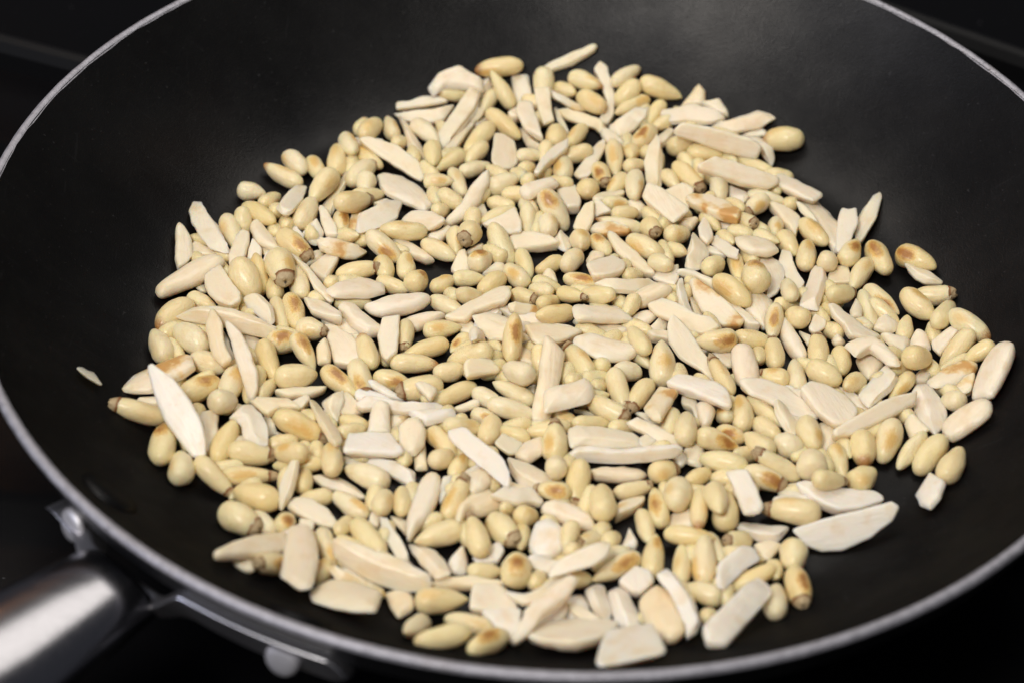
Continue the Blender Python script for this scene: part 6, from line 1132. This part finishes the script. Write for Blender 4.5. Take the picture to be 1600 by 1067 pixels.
-19.27,-59.63,5.47|-0.215,-0.977,0.004|0.001,0.004,1.000|2.58|1.49,-5.62 -4.82,-0.49 -3.81,2.19 -0.01,3.69 3.69,2.16 5.18,-0.49 0.38,-2.86||cream almond chip, nearest above right of the fat upright rod
-4.71,-55.11,2.58|0.870,-0.491,-0.052|0.045,-0.025,0.999|3.26|-9.49,2.33 -4.52,3.12 6.55,2.73 8.81,2.33 8.31,-0.18 3.61,-3.49 -2.87,-3.91 -6.8,-1.42||long cream almond sliver, nearest below left of the grey tan nut
-9.13,-64.25,4.93|0.952,0.013,-0.307|0.307,0.004,0.952|3.03|-7.5,-1.65 -1.83,3.3 3.17,2.56 6.58,0.62 6.2,-1.67 3.09,-1.12 -0.38,-3.21||cream almond sliver, nearest above left of the broad pink chip
-19.06,-66.5,3.13|0.755,0.626,-0.194|0.149,0.124,0.981|4.5|-9.64,-2.22 -5.8,1.37 0.6,3.88 5.95,3.95 5.86,1.01 6.98,-2.24 3.31,-3.72 -1.8,-3.17 -2.95,-0.39 -8.53,-3.63|yr|smooth yellowish almond sliver, to the right of the fat upright rod
-2.1,-78.41,4.56|-0.241,-0.954,-0.176|-0.043,-0.171,0.984|2.98|3.12,-4 0.29,-4.19 -4.57,-4.07 -6.55,-1.24 -4.87,2.52 -1.48,4.48 2.62,4.69 5.4,2.37 6.27,-1.25|w|broad pink white almond chip at the lower middle
3.11,-68.69,3.07|0.848,-0.479,-0.225|0.196,-0.111,0.974|4.5|-6.33,-3.44 -7.13,-0.1 -4.38,2.43 0.81,3.28 5.12,2.83 8.29,-0.11 5.86,-1.55 -0.05,-2.77|r|smooth cream almond sliver, nearest above right of the broad pink chip
-30.22,-85.41,2.93|0.633,-0.764,0.125|-0.080,0.096,0.992|2.91|-9.74,0.11 -7.28,2.11 -2.21,3.42 4.73,1.67 8.03,0.11 6.45,-3.75 0.69,-2.57 -5.98,-1.09||cream almond sliver, nearest to the right of the wide front slab
-23.38,-84.4,1.8|-0.262,-0.965,0.000|0.000,0.000,1.000|2.86|1.23,-2.79 -5.76,-0.75 -3.15,1.18 0.77,2.61 3.18,2.45 4.15,-0.75|w|white almond chip, nearest below right of the fat upright rod
-15.9,-82.02,1.8|-0.598,-0.802,-0.000|-0.000,-0.000,1.000|3.07|3.19,-3.27 -4.93,-0.86 -2.75,2.37 0.77,3.25 4.21,-0.86|w|half buried white almond chip, to the left of the broad pink chip
16.43,-52.39,1.8|0.998,0.063,0.000|-0.000,-0.000,1.000|3.09|-8.37,0.27 -4.26,1.89 1.49,2.8 5.66,2.19 7.54,0.27 5.15,-2.07 -0.53,-2.63 -6.06,-1.83||long cream almond sliver, nearest below the long bent sliver
32.12,-46.81,2.33|-0.261,-0.938,-0.229|-0.062,-0.221,0.973|1.94|-0.67,-2.74 -2.84,0.58 -0.09,2.03 3.37,0.58||half buried small cream almond chip, nearest to the right of the long bent sliver
18.38,-64.1,1.8|-0.697,-0.717,0.000|0.000,0.000,1.000|3.37|1.31,-2.63 -3.46,-0.98 -5.67,0.71 -3.32,1.95 1,1.68 6.1,0.71|b|toasted cream almond sliver, below the long bent sliver
31.35,-67.5,1.8|-0.439,-0.898,-0.000|-0.000,-0.000,1.000|2.83|0.46,-3.38 -7.54,-1.01 1.83,4.58 5.89,-1.01||half buried cream almond chip, to the left of the upright white block
18.22,-75.72,1.8|0.338,0.941,0.000|-0.000,-0.000,1.000|2.32|-2.99,1.55 4.3,1.55 0.13,-2.18 -1.91,-2.24|w|small white almond chip, to the right of the broad pink chip
5.6,-89.05,9.15|-0.870,-0.459,-0.179|-0.158,-0.084,0.984|2.71|6.01,-2.75 1.26,-3.16 -3.02,-2.76 -6.98,-1.8 -8.46,0.27 -5.6,3 -1.67,3.54 5.57,1.63 9.55,0.27||long cream almond sliver, below right of the broad pink chip
47.09,-62.59,6.14|0.513,-0.855,-0.081|0.042,-0.069,0.997|3.1|-8,-0.63 -5.5,4.25 -0.51,3.12 6.27,1.05 7.35,-0.63 5.56,-4.47 0.05,-2.67|w|upright white almond block with straight ends at the lower right
60.19,-56.92,1.8|-0.734,-0.679,0.000|0.000,0.000,1.000|2.93|3.57,-2.64 -0.79,-3.15 -5.04,-0.1 -0.21,4.2 4.28,-0.1||cream almond chip, to the right of the upright white block
71.28,-60.3,2.98|0.976,-0.182,-0.121|0.119,-0.022,0.993|3.09|-11.87,1.41 -9.58,3.13 -2.73,2.72 7.94,4.51 10.66,3.39 10.67,1.42 5.51,-2.95 -0.39,-5.38 -4.16,-4.43 -8.47,-1.47|w|long white almond sliver, above the big right sliver
71.7,-71.14,3.77|0.972,0.179,0.154|0.007,-0.673,0.740|2.83|-13.58,2.32 -11.63,2.74 -1.72,3.72 6.87,3.85 12.38,4.22 13.94,2.33 11.56,-0.54 5.12,-3.68 -2.36,-5.17 -7.87,-4.4 -10.78,-2.23|w|biggest almond sliver alone on the bare pan at the right front
51.34,-70.88,1.8|0.998,0.066,0.000|-0.000,-0.000,1.000|3.06|-6.92,1.41 -5.61,3.19 -0.08,2.51 7.16,1.41 3.37,-3.55 -1.56,-3.06|w|white almond sliver, below right of the upright white block
51.93,-77.28,1.8|-0.777,-0.629,-0.000|-0.000,-0.000,1.000|2.54|1.59,-3.46 -2.26,-2.28 -4.2,1.29 2.21,3.15 3.46,1.29||cream almond chip, nearest above left of the toasted corner nut
43.03,-86.35,5.37|-0.492,-0.870,0.037|0.018,0.032,0.999|2.56|2.11,-3.74 -6.66,-1.69 -8.03,1.16 -5.63,4.33 -0.49,2.42 8.91,1.16 8.65,-1.13|w|white almond sliver, nearest above the front right rod
93.55,-59.83,6.1|-0.101,-0.992,0.070|-0.397,0.105,0.912|2.6|-0.41,-4.05 -7.96,-0.12 -1.83,4.14 4.12,2.5 7.28,-0.12 4.43,-2.8|w|lumpy white almond crumb alone below the right edge
-49.79,-101.62,7.49|-0.950,-0.273,0.153|0.049,0.356,0.933|3.02|7.78,-4.11 4.95,-7.52 1,-9.69 -3.74,-6.17 -8.77,0.66 -6.52,5.7 -4.67,9.4 0.22,7.83 4.51,5.02 8.41,0.67||long cream almond sliver, below left of the wide front slab
-48.59,-93.13,3.7|0.893,-0.357,-0.276|0.256,-0.102,0.961|2.41|-7.3,0 -4.9,1.48 -0.05,0.81 8.75,1.12 8.7,0 2.34,-0.64 -3.34,-1.94|b|long toasted cream thin almond sliver, below left of the wide front slab
-36.97,-97.83,1.87|-0.133,-0.978,0.163|0.059,0.156,0.986|2.59|-2.84,-4.29 -5.35,0.47 -2.74,2.65 2.38,3.52 6.18,0.47 2.43,-2.2||cream almond chip, below right of the wide front slab
-15.09,-97.53,2.09|0.796,-0.603,-0.052|0.041,-0.031,0.999|3.23|-2.32,-6.9 -6.62,0.24 -2.68,5.03 2.9,5.06 7.69,0.24 3.41,-2.71||cream almond chip, nearest above the front toasted nut
-21.46,-91.55,1.8|0.994,0.109,-0.000|0.000,0.000,1.000|2.68|-10.69,-0.84 -5.51,1.83 2.6,1.66 10.42,-0.84 6.52,-1.92 -3.49,-0.96|y|long yellowish thin almond sliver, above the front toasted nut
-12.01,-107.64,5.09|0.706,-0.708,0.028|0.124,0.163,0.979|2.89|-6.86,-1.84 -1.25,5.93 6.34,-1.85 5.94,-3.26 -1.18,-2.73|w|half buried white almond sliver, nearest above right of the front toasted nut
-3.38,-105.16,9.06|0.615,0.788,-0.019|0.076,-0.035,0.997|2.55|-13.43,-1.16 -9.26,1.04 -1.83,2.84 5.83,2.2 11.49,1.28 12.04,-1.16 6.3,-2.5 -1.26,-1.46 -9.83,-2.51||long cream thin almond sliver, nearest above right of the front toasted nut
-4.67,-96.18,4.27|0.945,0.319,0.070|-0.067,-0.022,0.998|2.62|-7.29,3.41 -3.59,-0.43 7.77,2.94 9.07,3.41 0.05,-2.49 -4.34,-2.38||half buried cream thin almond sliver, below the broad pink chip
3.33,-110.58,6.68|0.968,0.232,-0.097|0.015,0.333,0.943|2.52|-11.57,-0.18 -5.3,8.16 -0.09,8.99 4.97,6.47 11.23,3.2 11.56,-0.18 4.87,-7.24 -1.46,-9.12 -7.53,-5.71||long cream almond sliver, nearest to the left of the front rim block
15.51,-123.43,16.15|-0.498,-0.774,0.392|-0.030,0.467,0.884|2.6|12.32,-2.43 1.58,-6.59 -5.43,-8.25 -12.97,-0.5 -8.62,3.23 -1.35,8.46 0.64,9.02 8.05,3.91 13.5,-0.5|w|white almond block touching the near rim at the front
4.63,-98.61,1.8|-0.309,-0.951,0.000|0.000,0.000,1.000|2.97|1.44,-3.27 -3.06,-2.65 -4.53,0.39 -1.57,3.06 2.38,2.83 4.77,0.39|w|white almond chip, nearest above left of the front rim block
10.35,-96.25,1.8|0.230,-0.973,0.000|0.000,0.000,1.000|3.33|-4.32,-2.74 -5.53,0.68 -4.44,2.36 2.3,2.26 7.16,0.68 4.53,-1.41 0.63,-2.34|w|white almond sliver, nearest above left of the front rim block
16.15,-98.08,1.8|0.297,-0.955,0.000|-0.000,0.000,1.000|3.3|-6.65,-2.15 -7.68,1.11 -4.93,2.75 4.31,3.24 7.09,1.11 6.72,-1.62 2.87,-3.42 -1.9,-2.92|w|white almond chip, nearest above the front rim block
19.58,-89.7,2.35|0.141,-0.970,-0.196|0.028,-0.194,0.981|3.24|-0.1,-4.83 -4.19,-0.09 -2.21,3.91 1.01,3.92 4.18,-0.09 3.37,-1.96|w|white almond chip, nearest below right of the broad pink chip
24.76,-101.9,4.27|0.071,-0.985,0.159|-0.011,0.158,0.987|4.5|-6.43,-5.43 -11.92,0.07 -7.81,3.21 2.64,4.85 9.38,4.19 11.29,0.07 5.67,-3.6 -0.77,-4.73|yr|smooth yellowish almond chip, above right of the front rim block
29.23,-100.39,7.46|0.142,-0.990,0.014|-0.011,0.012,1.000|2.76|-9.08,-4.59 -11.6,-1.32 -9.22,0.35 0.06,3 7.48,3.33 10.4,1.69 12.45,-1.31 7.33,-0.81 -1.59,-1.94|w|long white almond sliver, nearest to the left of the front right rod
41.23,-108.09,12.15|-0.502,-0.865,0.029|-0.055,0.066,0.996|3.19|9.18,-4.43 5.28,-4.13 -7,-2.53 -14.09,-1.4 -13.07,2.14 -11.07,3.9 -2.84,3.58 7.46,2.96 10.88,2.69 13.19,-1.38|w|long white almond rod at the front right corner of the heap
-20.33,107.38,4.37|-0.571,-0.811,-0.132|-0.076,-0.108,0.991|3.51|-6.47,-1.31 -3.17,-2.57 3.75,-2.28 5.48,-0.22 3.95,1.83 -3.58,2.42 -4.67,0.8|w|half buried white almond sliver, to the right of the hooked top chip
-65.5,-78.31,2.34|0.881,0.438,0.176|-0.158,-0.078,0.984|3.05|-5.53,-0.89 -3.13,-2.01 3.45,-1.66 6.19,-0.2 4.41,1.62 -3.28,1.76 -6.54,0.88||half buried cream thin almond sliver, to the left of the wide front slab
12.15,6.81,2.19|0.858,-0.481,-0.180|0.157,-0.088,0.984|2.85|-6.33,-1.06 -2.46,-1.65 3.25,-1.63 6.08,-0.2 3.34,1.28 -2.91,1.62 -5.98,0.84||half buried cream thin almond sliver, nearest below left of the parallelogram slab
-3.23,-98.55,2.13|0.794,0.601,0.091|-0.072,-0.055,0.996|2.77|-5.64,-0.81 -3.47,-2 3.46,-1.49 6.36,-0.18 4.75,1.56 -3.34,1.6 -5.94,0.72||half buried cream almond sliver, nearest above right of the front toasted nut
-2.2,-2.07,2.16|0.988,0.051,0.145|-0.145,-0.008,0.989|2.81|-5.89,-0.97 -2.75,-1.81 3.35,-1.65 6.19,-0.2 3.79,1.42 -2.95,1.62 -5.57,0.77|w|half buried white thin almond sliver, nearest to the right of the side toasted nut
24.8,-41.09,2.49|-0.692,-0.699,0.182|0.128,0.130,0.983|3.24|-4.88,-0.94 -2.77,-2.14 3.63,-2.11 4.85,-0.19 3.49,1.54 -2.89,1.87 -5.96,0.97||half buried cream almond sliver, nearest above right of the long bent sliver
-8.59,97.8,2.48|-0.539,-0.830,0.144|0.078,0.121,0.990|3.22|-5.75,-1.08 -2.62,-1.98 3.6,-2.04 4.95,-0.19 3.8,1.64 -3.74,2.35 -5.6,0.89||half buried cream almond sliver, nearest below right of the topmost nut
-17.58,3.85,2.63|-0.637,-0.768,-0.068|-0.044,-0.052,0.998|3.41|-6.24,-1.24 -2.9,-2.3 3.2,-1.9 5.03,-0.2 4.51,2.04 -3.43,2.27 -5.65,0.94|w|half buried white almond sliver, above left of the side toasted nut
-100.21,-31.52,2.52|0.995,-0.032,-0.098|0.098,-0.003,0.995|3.07|-6.61,-1.03 -3.48,-2.18 3.6,-1.69 6.53,-0.2 4.3,1.54 -3.46,1.8 -6.84,0.9||half buried cream thin almond sliver, above left of the big left sliver
17.34,59.97,2.18|0.845,0.535,-0.006|0.005,0.003,1.000|2.83|-5.97,-1 -2.81,-1.89 3.53,-1.78 5.45,-0.18 3.89,1.5 -3.62,2.03 -5.9,0.83||half buried cream almond sliver, nearest above left of the ring ended nut
15.85,18.46,2.37|-0.118,-0.980,-0.161|-0.019,-0.160,0.987|3.09|-4.96,-0.88 -3.18,-2.25 3.44,-1.83 5.86,-0.21 4.17,1.69 -3.66,2.16 -4.91,0.73||half buried cream almond chip, above the parallelogram slab
-70.64,38.08,2.43|0.454,-0.869,0.198|-0.092,0.176,0.980|3.16|-4.65,-0.92 -2.43,-1.92 2.72,-1.61 5.78,-0.23 3.22,1.45 -3.01,1.98 -4.8,0.8|w|half buried small white almond chip, above right of the capped fat nut
-48.1,-91.21,2.17|-0.676,0.696,0.241|0.168,-0.173,0.970|2.82|-5.1,-0.81 -2.69,-1.71 3.95,-1.87 5.14,-0.16 3.79,1.37 -3.34,1.76 -5.59,0.75|w|half buried white almond sliver, below left of the wide front slab
-56.02,-29.71,2.12|0.553,0.831,-0.056|0.031,0.047,0.998|2.75|-5.85,-0.85 -3.16,-1.85 3.17,-1.39 6.48,-0.19 4.82,1.61 -3.39,1.65 -5.06,0.62|w|half buried white almond sliver, nearest below right of the speckled left nut
64.55,-21.77,2.25|0.834,-0.548,0.055|-0.046,0.030,0.998|2.93|-6.34,-0.99 -2.75,-1.71 4.2,-1.96 6.49,-0.2 3.95,1.41 -3.87,2.01 -5.75,0.75|w|half buried white thin almond sliver, nearest below the round ended rod
-60.42,33.06,2.52|0.663,-0.721,0.203|-0.137,0.149,0.979|3.27|-5.04,-0.94 -3.05,-2.28 3.37,-1.88 5.21,-0.19 3.98,1.7 -2.99,1.86 -6.14,0.97||half buried cream almond sliver, nearest to the right of the capped fat nut
-2.63,-85.49,2.38|-0.976,0.137,0.168|0.167,-0.023,0.986|3.09|-5.45,-0.98 -2.83,-2.04 3.39,-1.83 5.94,-0.21 3.43,1.41 -3.82,2.29 -5.52,0.84|w|half buried white almond sliver, below the broad pink chip
31.12,-0.48,2.32|-0.982,-0.082,0.171|0.171,0.014,0.985|3.02|-5.46,-0.89 -3.42,-2.22 3.46,-1.69 6.38,-0.21 4.67,1.74 -3.84,2.08 -6.2,0.85||half buried cream thin almond sliver, nearest above left of the steep middle sliver
-18.83,-52.8,2.29|0.833,0.524,0.176|-0.149,-0.094,0.984|2.98|-6.56,-1.06 -2.59,-1.67 3.41,-1.65 6.7,-0.22 4.04,1.49 -3.42,1.84 -6.24,0.85|w|half buried white thin almond sliver, nearest above right of the fat upright rod
-79.34,-35.05,2.1|0.568,-0.799,0.199|-0.115,0.162,0.980|2.74|-6.46,-0.91 -2.87,-1.61 4.28,-1.81 6.29,-0.18 4.79,1.54 -4.28,2.01 -6.7,0.79||half buried cream almond sliver, nearest to the right of the big left sliver
-9.21,-60.29,2.57|-0.851,0.523,-0.048|-0.041,0.025,0.999|3.34|-5.04,-1.06 -2.43,-2.04 3.03,-1.91 4.77,-0.2 3.32,1.59 -3.05,2.13 -5.21,0.92||half buried cream almond sliver, nearest above left of the broad pink chip
57.9,67.07,2.34|0.772,-0.621,0.133|-0.104,0.083,0.991|3.04|-6.73,-1.07 -2.9,-1.84 3.39,-1.61 6.75,-0.21 4.95,1.79 -3.46,1.83 -5.64,0.75||half buried cream thin almond sliver, below right of the long top rod
-34.9,-88.68,2.45|0.660,-0.751,-0.001|0.000,-0.000,1.000|3.19|-6.5,-1.18 -2.73,-1.98 2.94,-1.6 6.31,-0.23 3.7,1.53 -3.57,2.16 -5.5,0.84||half buried cream almond sliver, nearest to the right of the wide front slab
-77.6,25.19,2.61|0.183,0.976,0.121|-0.022,-0.119,0.993|3.39|-5.72,-1.2 -3,-2.51 3.05,-1.91 5.75,-0.24 3.24,1.55 -3.26,2.28 -4.9,0.86|w|half buried white almond chip, to the left of the capped fat nut
7.03,-102.22,2.34|-0.736,0.672,0.087|0.064,-0.059,0.996|3.04|-6.19,-0.99 -2.96,-1.9 3.22,-1.55 7,-0.22 3.98,1.46 -4.2,2.24 -5.85,0.79||half buried cream thin almond sliver, nearest above left of the front rim block
-1.25,-103.31,2.41|0.642,0.739,0.204|-0.134,-0.154,0.979|3.14|-6,-1.06 -2.7,-1.9 3.68,-1.94 6.4,-0.23 4.08,1.64 -3.9,2.29 -6.16,0.91||half buried cream almond sliver, to the right of the front toasted nut
59.65,-61.17,2.36|0.991,0.136,-0.013|0.013,0.002,1.000|3.06|-5.54,-1 -2.74,-1.97 3.32,-1.79 6.02,-0.22 4.17,1.71 -3.15,1.89 -5.51,0.83|w|half buried white thin almond sliver, to the right of the upright white block
-77.4,-45.9,2.64|0.922,0.373,-0.104|0.096,0.039,0.995|3.43|-5.34,-1.12 -2.64,-2.21 3.67,-2.3 5.72,-0.24 3.37,1.61 -3.02,2.1 -5.17,0.91||half buried cream almond sliver, nearest to the left of the trapezoid block
-24.3,93.2,2.58|-0.748,-0.637,-0.189|-0.144,-0.123,0.982|3.35|-6.98,-1.19 -3.56,-2.42 3.83,-1.96 7.11,-0.24 4.83,1.88 -3.88,2.2 -6.9,0.99||half buried cream almond sliver, nearest below the hooked top chip
40.04,-4.85,2.25|0.873,0.488,-0.030|0.026,0.015,1.000|2.93|-6.54,-1.03 -3.33,-2.11 3.15,-1.5 5.64,-0.18 3.67,1.33 -4.08,2.15 -5.82,0.78||half buried cream almond sliver, to the right of the steep middle sliver
62.6,-30.11,2.21|0.273,0.936,-0.220|0.062,0.212,0.975|2.87|-5.14,-0.88 -3.14,-2.14 2.97,-1.52 5.61,-0.19 4.05,1.58 -3.79,2.15 -5.27,0.76||half buried small cream almond chip, below the round ended rod
18.34,87.7,2.45|-0.465,0.867,-0.180|-0.085,0.159,0.984|3.18|-6.68,-1.19 -3.1,-2.21 3.88,-2.07 6.15,-0.22 3.51,1.43 -4.02,2.38 -5.68,0.85||half buried cream almond sliver, nearest above left of the broken white rod
-99.67,16.24,2.11|0.956,0.252,0.149|-0.145,-0.038,0.989|2.75|-4.44,-0.78 -2.5,-1.75 2.78,-1.46 4.82,-0.17 3.68,1.47 -3.51,2.05 -4.4,0.65||half buried cream almond sliver, below left of the smooth left rod
-53.79,81.95,2.13|-0.969,0.201,-0.142|-0.139,0.029,0.990|2.77|-6.36,-1.02 -2.75,-1.76 3.02,-1.45 4.83,-0.15 3.98,1.46 -3.89,2.08 -5.21,0.7|w|half buried white thin almond sliver, above left of the broad upper slab
-46.87,-28.03,2.4|-0.961,0.276,0.020|0.019,-0.006,1.000|3.12|-5.88,-1.14 -2.38,-1.85 3.33,-1.94 4.83,-0.19 3.94,1.75 -3.31,2.14 -5.09,0.83|w|half buried white almond sliver, nearest above the trapezoid block
-10.48,-1.09,2.57|-0.871,-0.441,-0.217|-0.194,-0.098,0.976|3.34|-5.95,-1.02 -2.86,-1.97 4.12,-2.13 6.04,-0.21 4.69,1.84 -3.85,2.21 -5.5,0.8||half buried cream almond sliver, nearest above the side toasted nut"""
def outline(pts, rnd, n_min=28):
    # round the corners: cut each corner back a little and put a small arc there
    n = len(pts); Q = []
    for i in range(n):
        p0, p, p1 = pts[i - 1], pts[i], pts[(i + 1) % n]
        a = (p0 - p); b = (p1 - p); la, lb = a.length, b.length
        ca, cb = min(rnd, la * .42), min(rnd, lb * .42)
        A, B = p + a * (ca / max(la, 1e-9)), p + b * (cb / max(lb, 1e-9))
        for t in (0, .5, 1): Q.append((1 - t) ** 2 * A + 2 * t * (1 - t) * p + t * t * B)
    # subdivide the long edges so that they can be uneven
    R = []
    for i in range(len(Q)):
        p, q = Q[i], Q[(i + 1) % len(Q)]; k = max(1, int((q - p).length / .0011))
        for j in range(k): R.append(p + (q - p) * (j / k))
    return R
for idx, line in enumerate(ALMONDS.split('\n')):
    c, ax, nn, T, poly, fl, lab = line.split('|')
    c = Vector(num(c)); ax = vec(ax); nn = vec(nn); nn = (nn - ax * nn.dot(ax)).normalized(); mn = nn.cross(ax); T = float(T) * .001
    pts = [Vector(num(p)) for p in poly.split()]
    if sum(pts[i].cross(pts[(i + 1) % len(pts)]) if False else pts[i].x * pts[(i + 1) % len(pts)].y - pts[i].y * pts[(i + 1) % len(pts)].x for i in range(len(pts))) < 0: pts.reverse()
    rounded = 'r' in fl; R = outline(pts, .0022 if rounded else .0006 + .0006 * rng.random()); n = len(R)
    cen = sum(R, Vector((0, 0))) / n
    wid = max(p.y for p in R) - min(p.y for p in R); ln0 = max(p.x for p in R) - min(p.x for p in R); roof = 0
    # cross-section: (inset in metres, height as a fraction of half the thickness)
    h = T / 2; bv = min(rng.uniform(.0004, .0007), .3 * wid, .6 * h)
    if rounded: sec = [(.34 * wid, -1), (.22 * wid, -.92), (.10 * wid, -.65), (.02 * wid, -.25), (0, .05), (.03 * wid, .40), (.11 * wid, .72), (.23 * wid, .93), (.36 * wid, 1)]
    else:
        lean = rng.uniform(0, .14) * wid; kind = rng.random(); roof = 0
        if kind < .42 and ln0 > 1.9 * wid:      # split sliver: two long faces meeting in a ridge
            roof = rng.choice((-1, 1)) * rng.uniform(.10, .30); e0 = rng.uniform(-.15, .35)
            sec = [(bv * 1.2 + lean, -1), (bv * .35 + lean, -1 + .5 * bv / h), (lean, -1 + 1.4 * bv / h), (0, e0 - .25), (.02 * wid, e0), (.07 * wid, e0 + .16), (.40 * wid, .90), (.44 * wid, .985), (.47 * wid, 1)]
        elif kind < .60:                         # a rounded outer skin face
            sec = [(bv + lean, -1), (lean, -1 + bv / h), (0, -.1), (.03 * wid, .32), (.09 * wid, .62), (.18 * wid, .84), (.30 * wid, .97), (.38 * wid, 1)]
        else: sec = [(bv * 1.2 + lean, -1), (bv * .35 + lean, -1 + .5 * bv / h), (lean, -1 + 1.4 * bv / h), (lean * .4, 0), (0, 1 - 1.3 * bv / h), (bv * .3, 1 - .45 * bv / h), (bv * 1.1, 1), (bv * 2.0, 1.02)]
    sk = rng.uniform(-.22, .22); sk2 = rng.uniform(-.10, .10); seed = idx * 3.7; V = []; F = []; m = len(sec)
    # the midline of the sliver: sections shrink towards it, so bent pieces stay bent
    x0 = min(p.x for p in R); x1 = max(p.x for p in R); ln = x1 - x0; K = 14; mid = []
    for k in range(K + 1):
        xx = x0 + ln * (.04 + .92 * k / K); ys = []
        for i, p in enumerate(R):
            w = R[(i + 1) % n]
            if (p.x - xx) * (w.x - xx) <= 0 and p.x != w.x: ys.append(p.y + (w.y - p.y) * (xx - p.x) / (w.x - p.x))
        mid.append((max(ys) + min(ys)) / 2 if ys else cen.y)
    xm = (x0 + x1) / 2
    def midline(x):
        f = min(K - 1e-6, max(0, ((x - x0) / ln - .04) / .92 * K)); k = int(f); return mid[k] + (mid[k + 1] - mid[k]) * (f - k)
    for i, p in enumerate(R):
        for ins, hh in sec:
            sx = max(.3, 1 - ins / (ln / 2)); sy = max(.05, 1 - ins / (wid / 2))
            qx = xm + (p.x - xm) * sx; qy = midline(qx) + (p.y - midline(p.x)) * sy + roof * wid * max(0, min(1, ins / (.44 * wid))) * (hh > .5)
            z = hh * h; z += ((qy - cen.y) * sk + (qx - xm) * sk2) * (1 if hh > 0 else .35)
            d = .00024 * noise.noise(Vector((qx * 320, qy * 320, z * 320 + seed))) + .00008 * noise.noise(Vector((qx * 1100, qy * 1100, z * 1100 + seed)))
            V.append((qx + d * .6, qy + d, z + .9 * d))
    for i in range(n):
        j = (i + 1) % n
        for k in range(m - 1): F.append((i * m + k, j * m + k, j * m + k + 1, i * m + k + 1))
    F.append(tuple(i * m + m - 1 for i in range(n))); F.append(tuple(i * m for i in range(n))[::-1])
    me = mesh('almond_sliver', V, F, ALM)
    if not rounded: me.set_sharp_from_angle(angle=math.radians(46))
    o = link('almond_sliver', me)
    o.matrix_world = Matrix.Translation(c) @ Matrix((ax, mn, nn)).transposed().to_4x4()
    o.color = (rng.uniform(.0, .3) if 'y' in fl else rng.uniform(.35, 1), 1 if 'b' in fl else rng.choice((0, 0, 0, .2)), rng.uniform(.75, 1) if 'w' in fl else rng.uniform(0, .45), 1)
    tag(o, lab, 'almond', 'slivered almonds toasting in the pan')
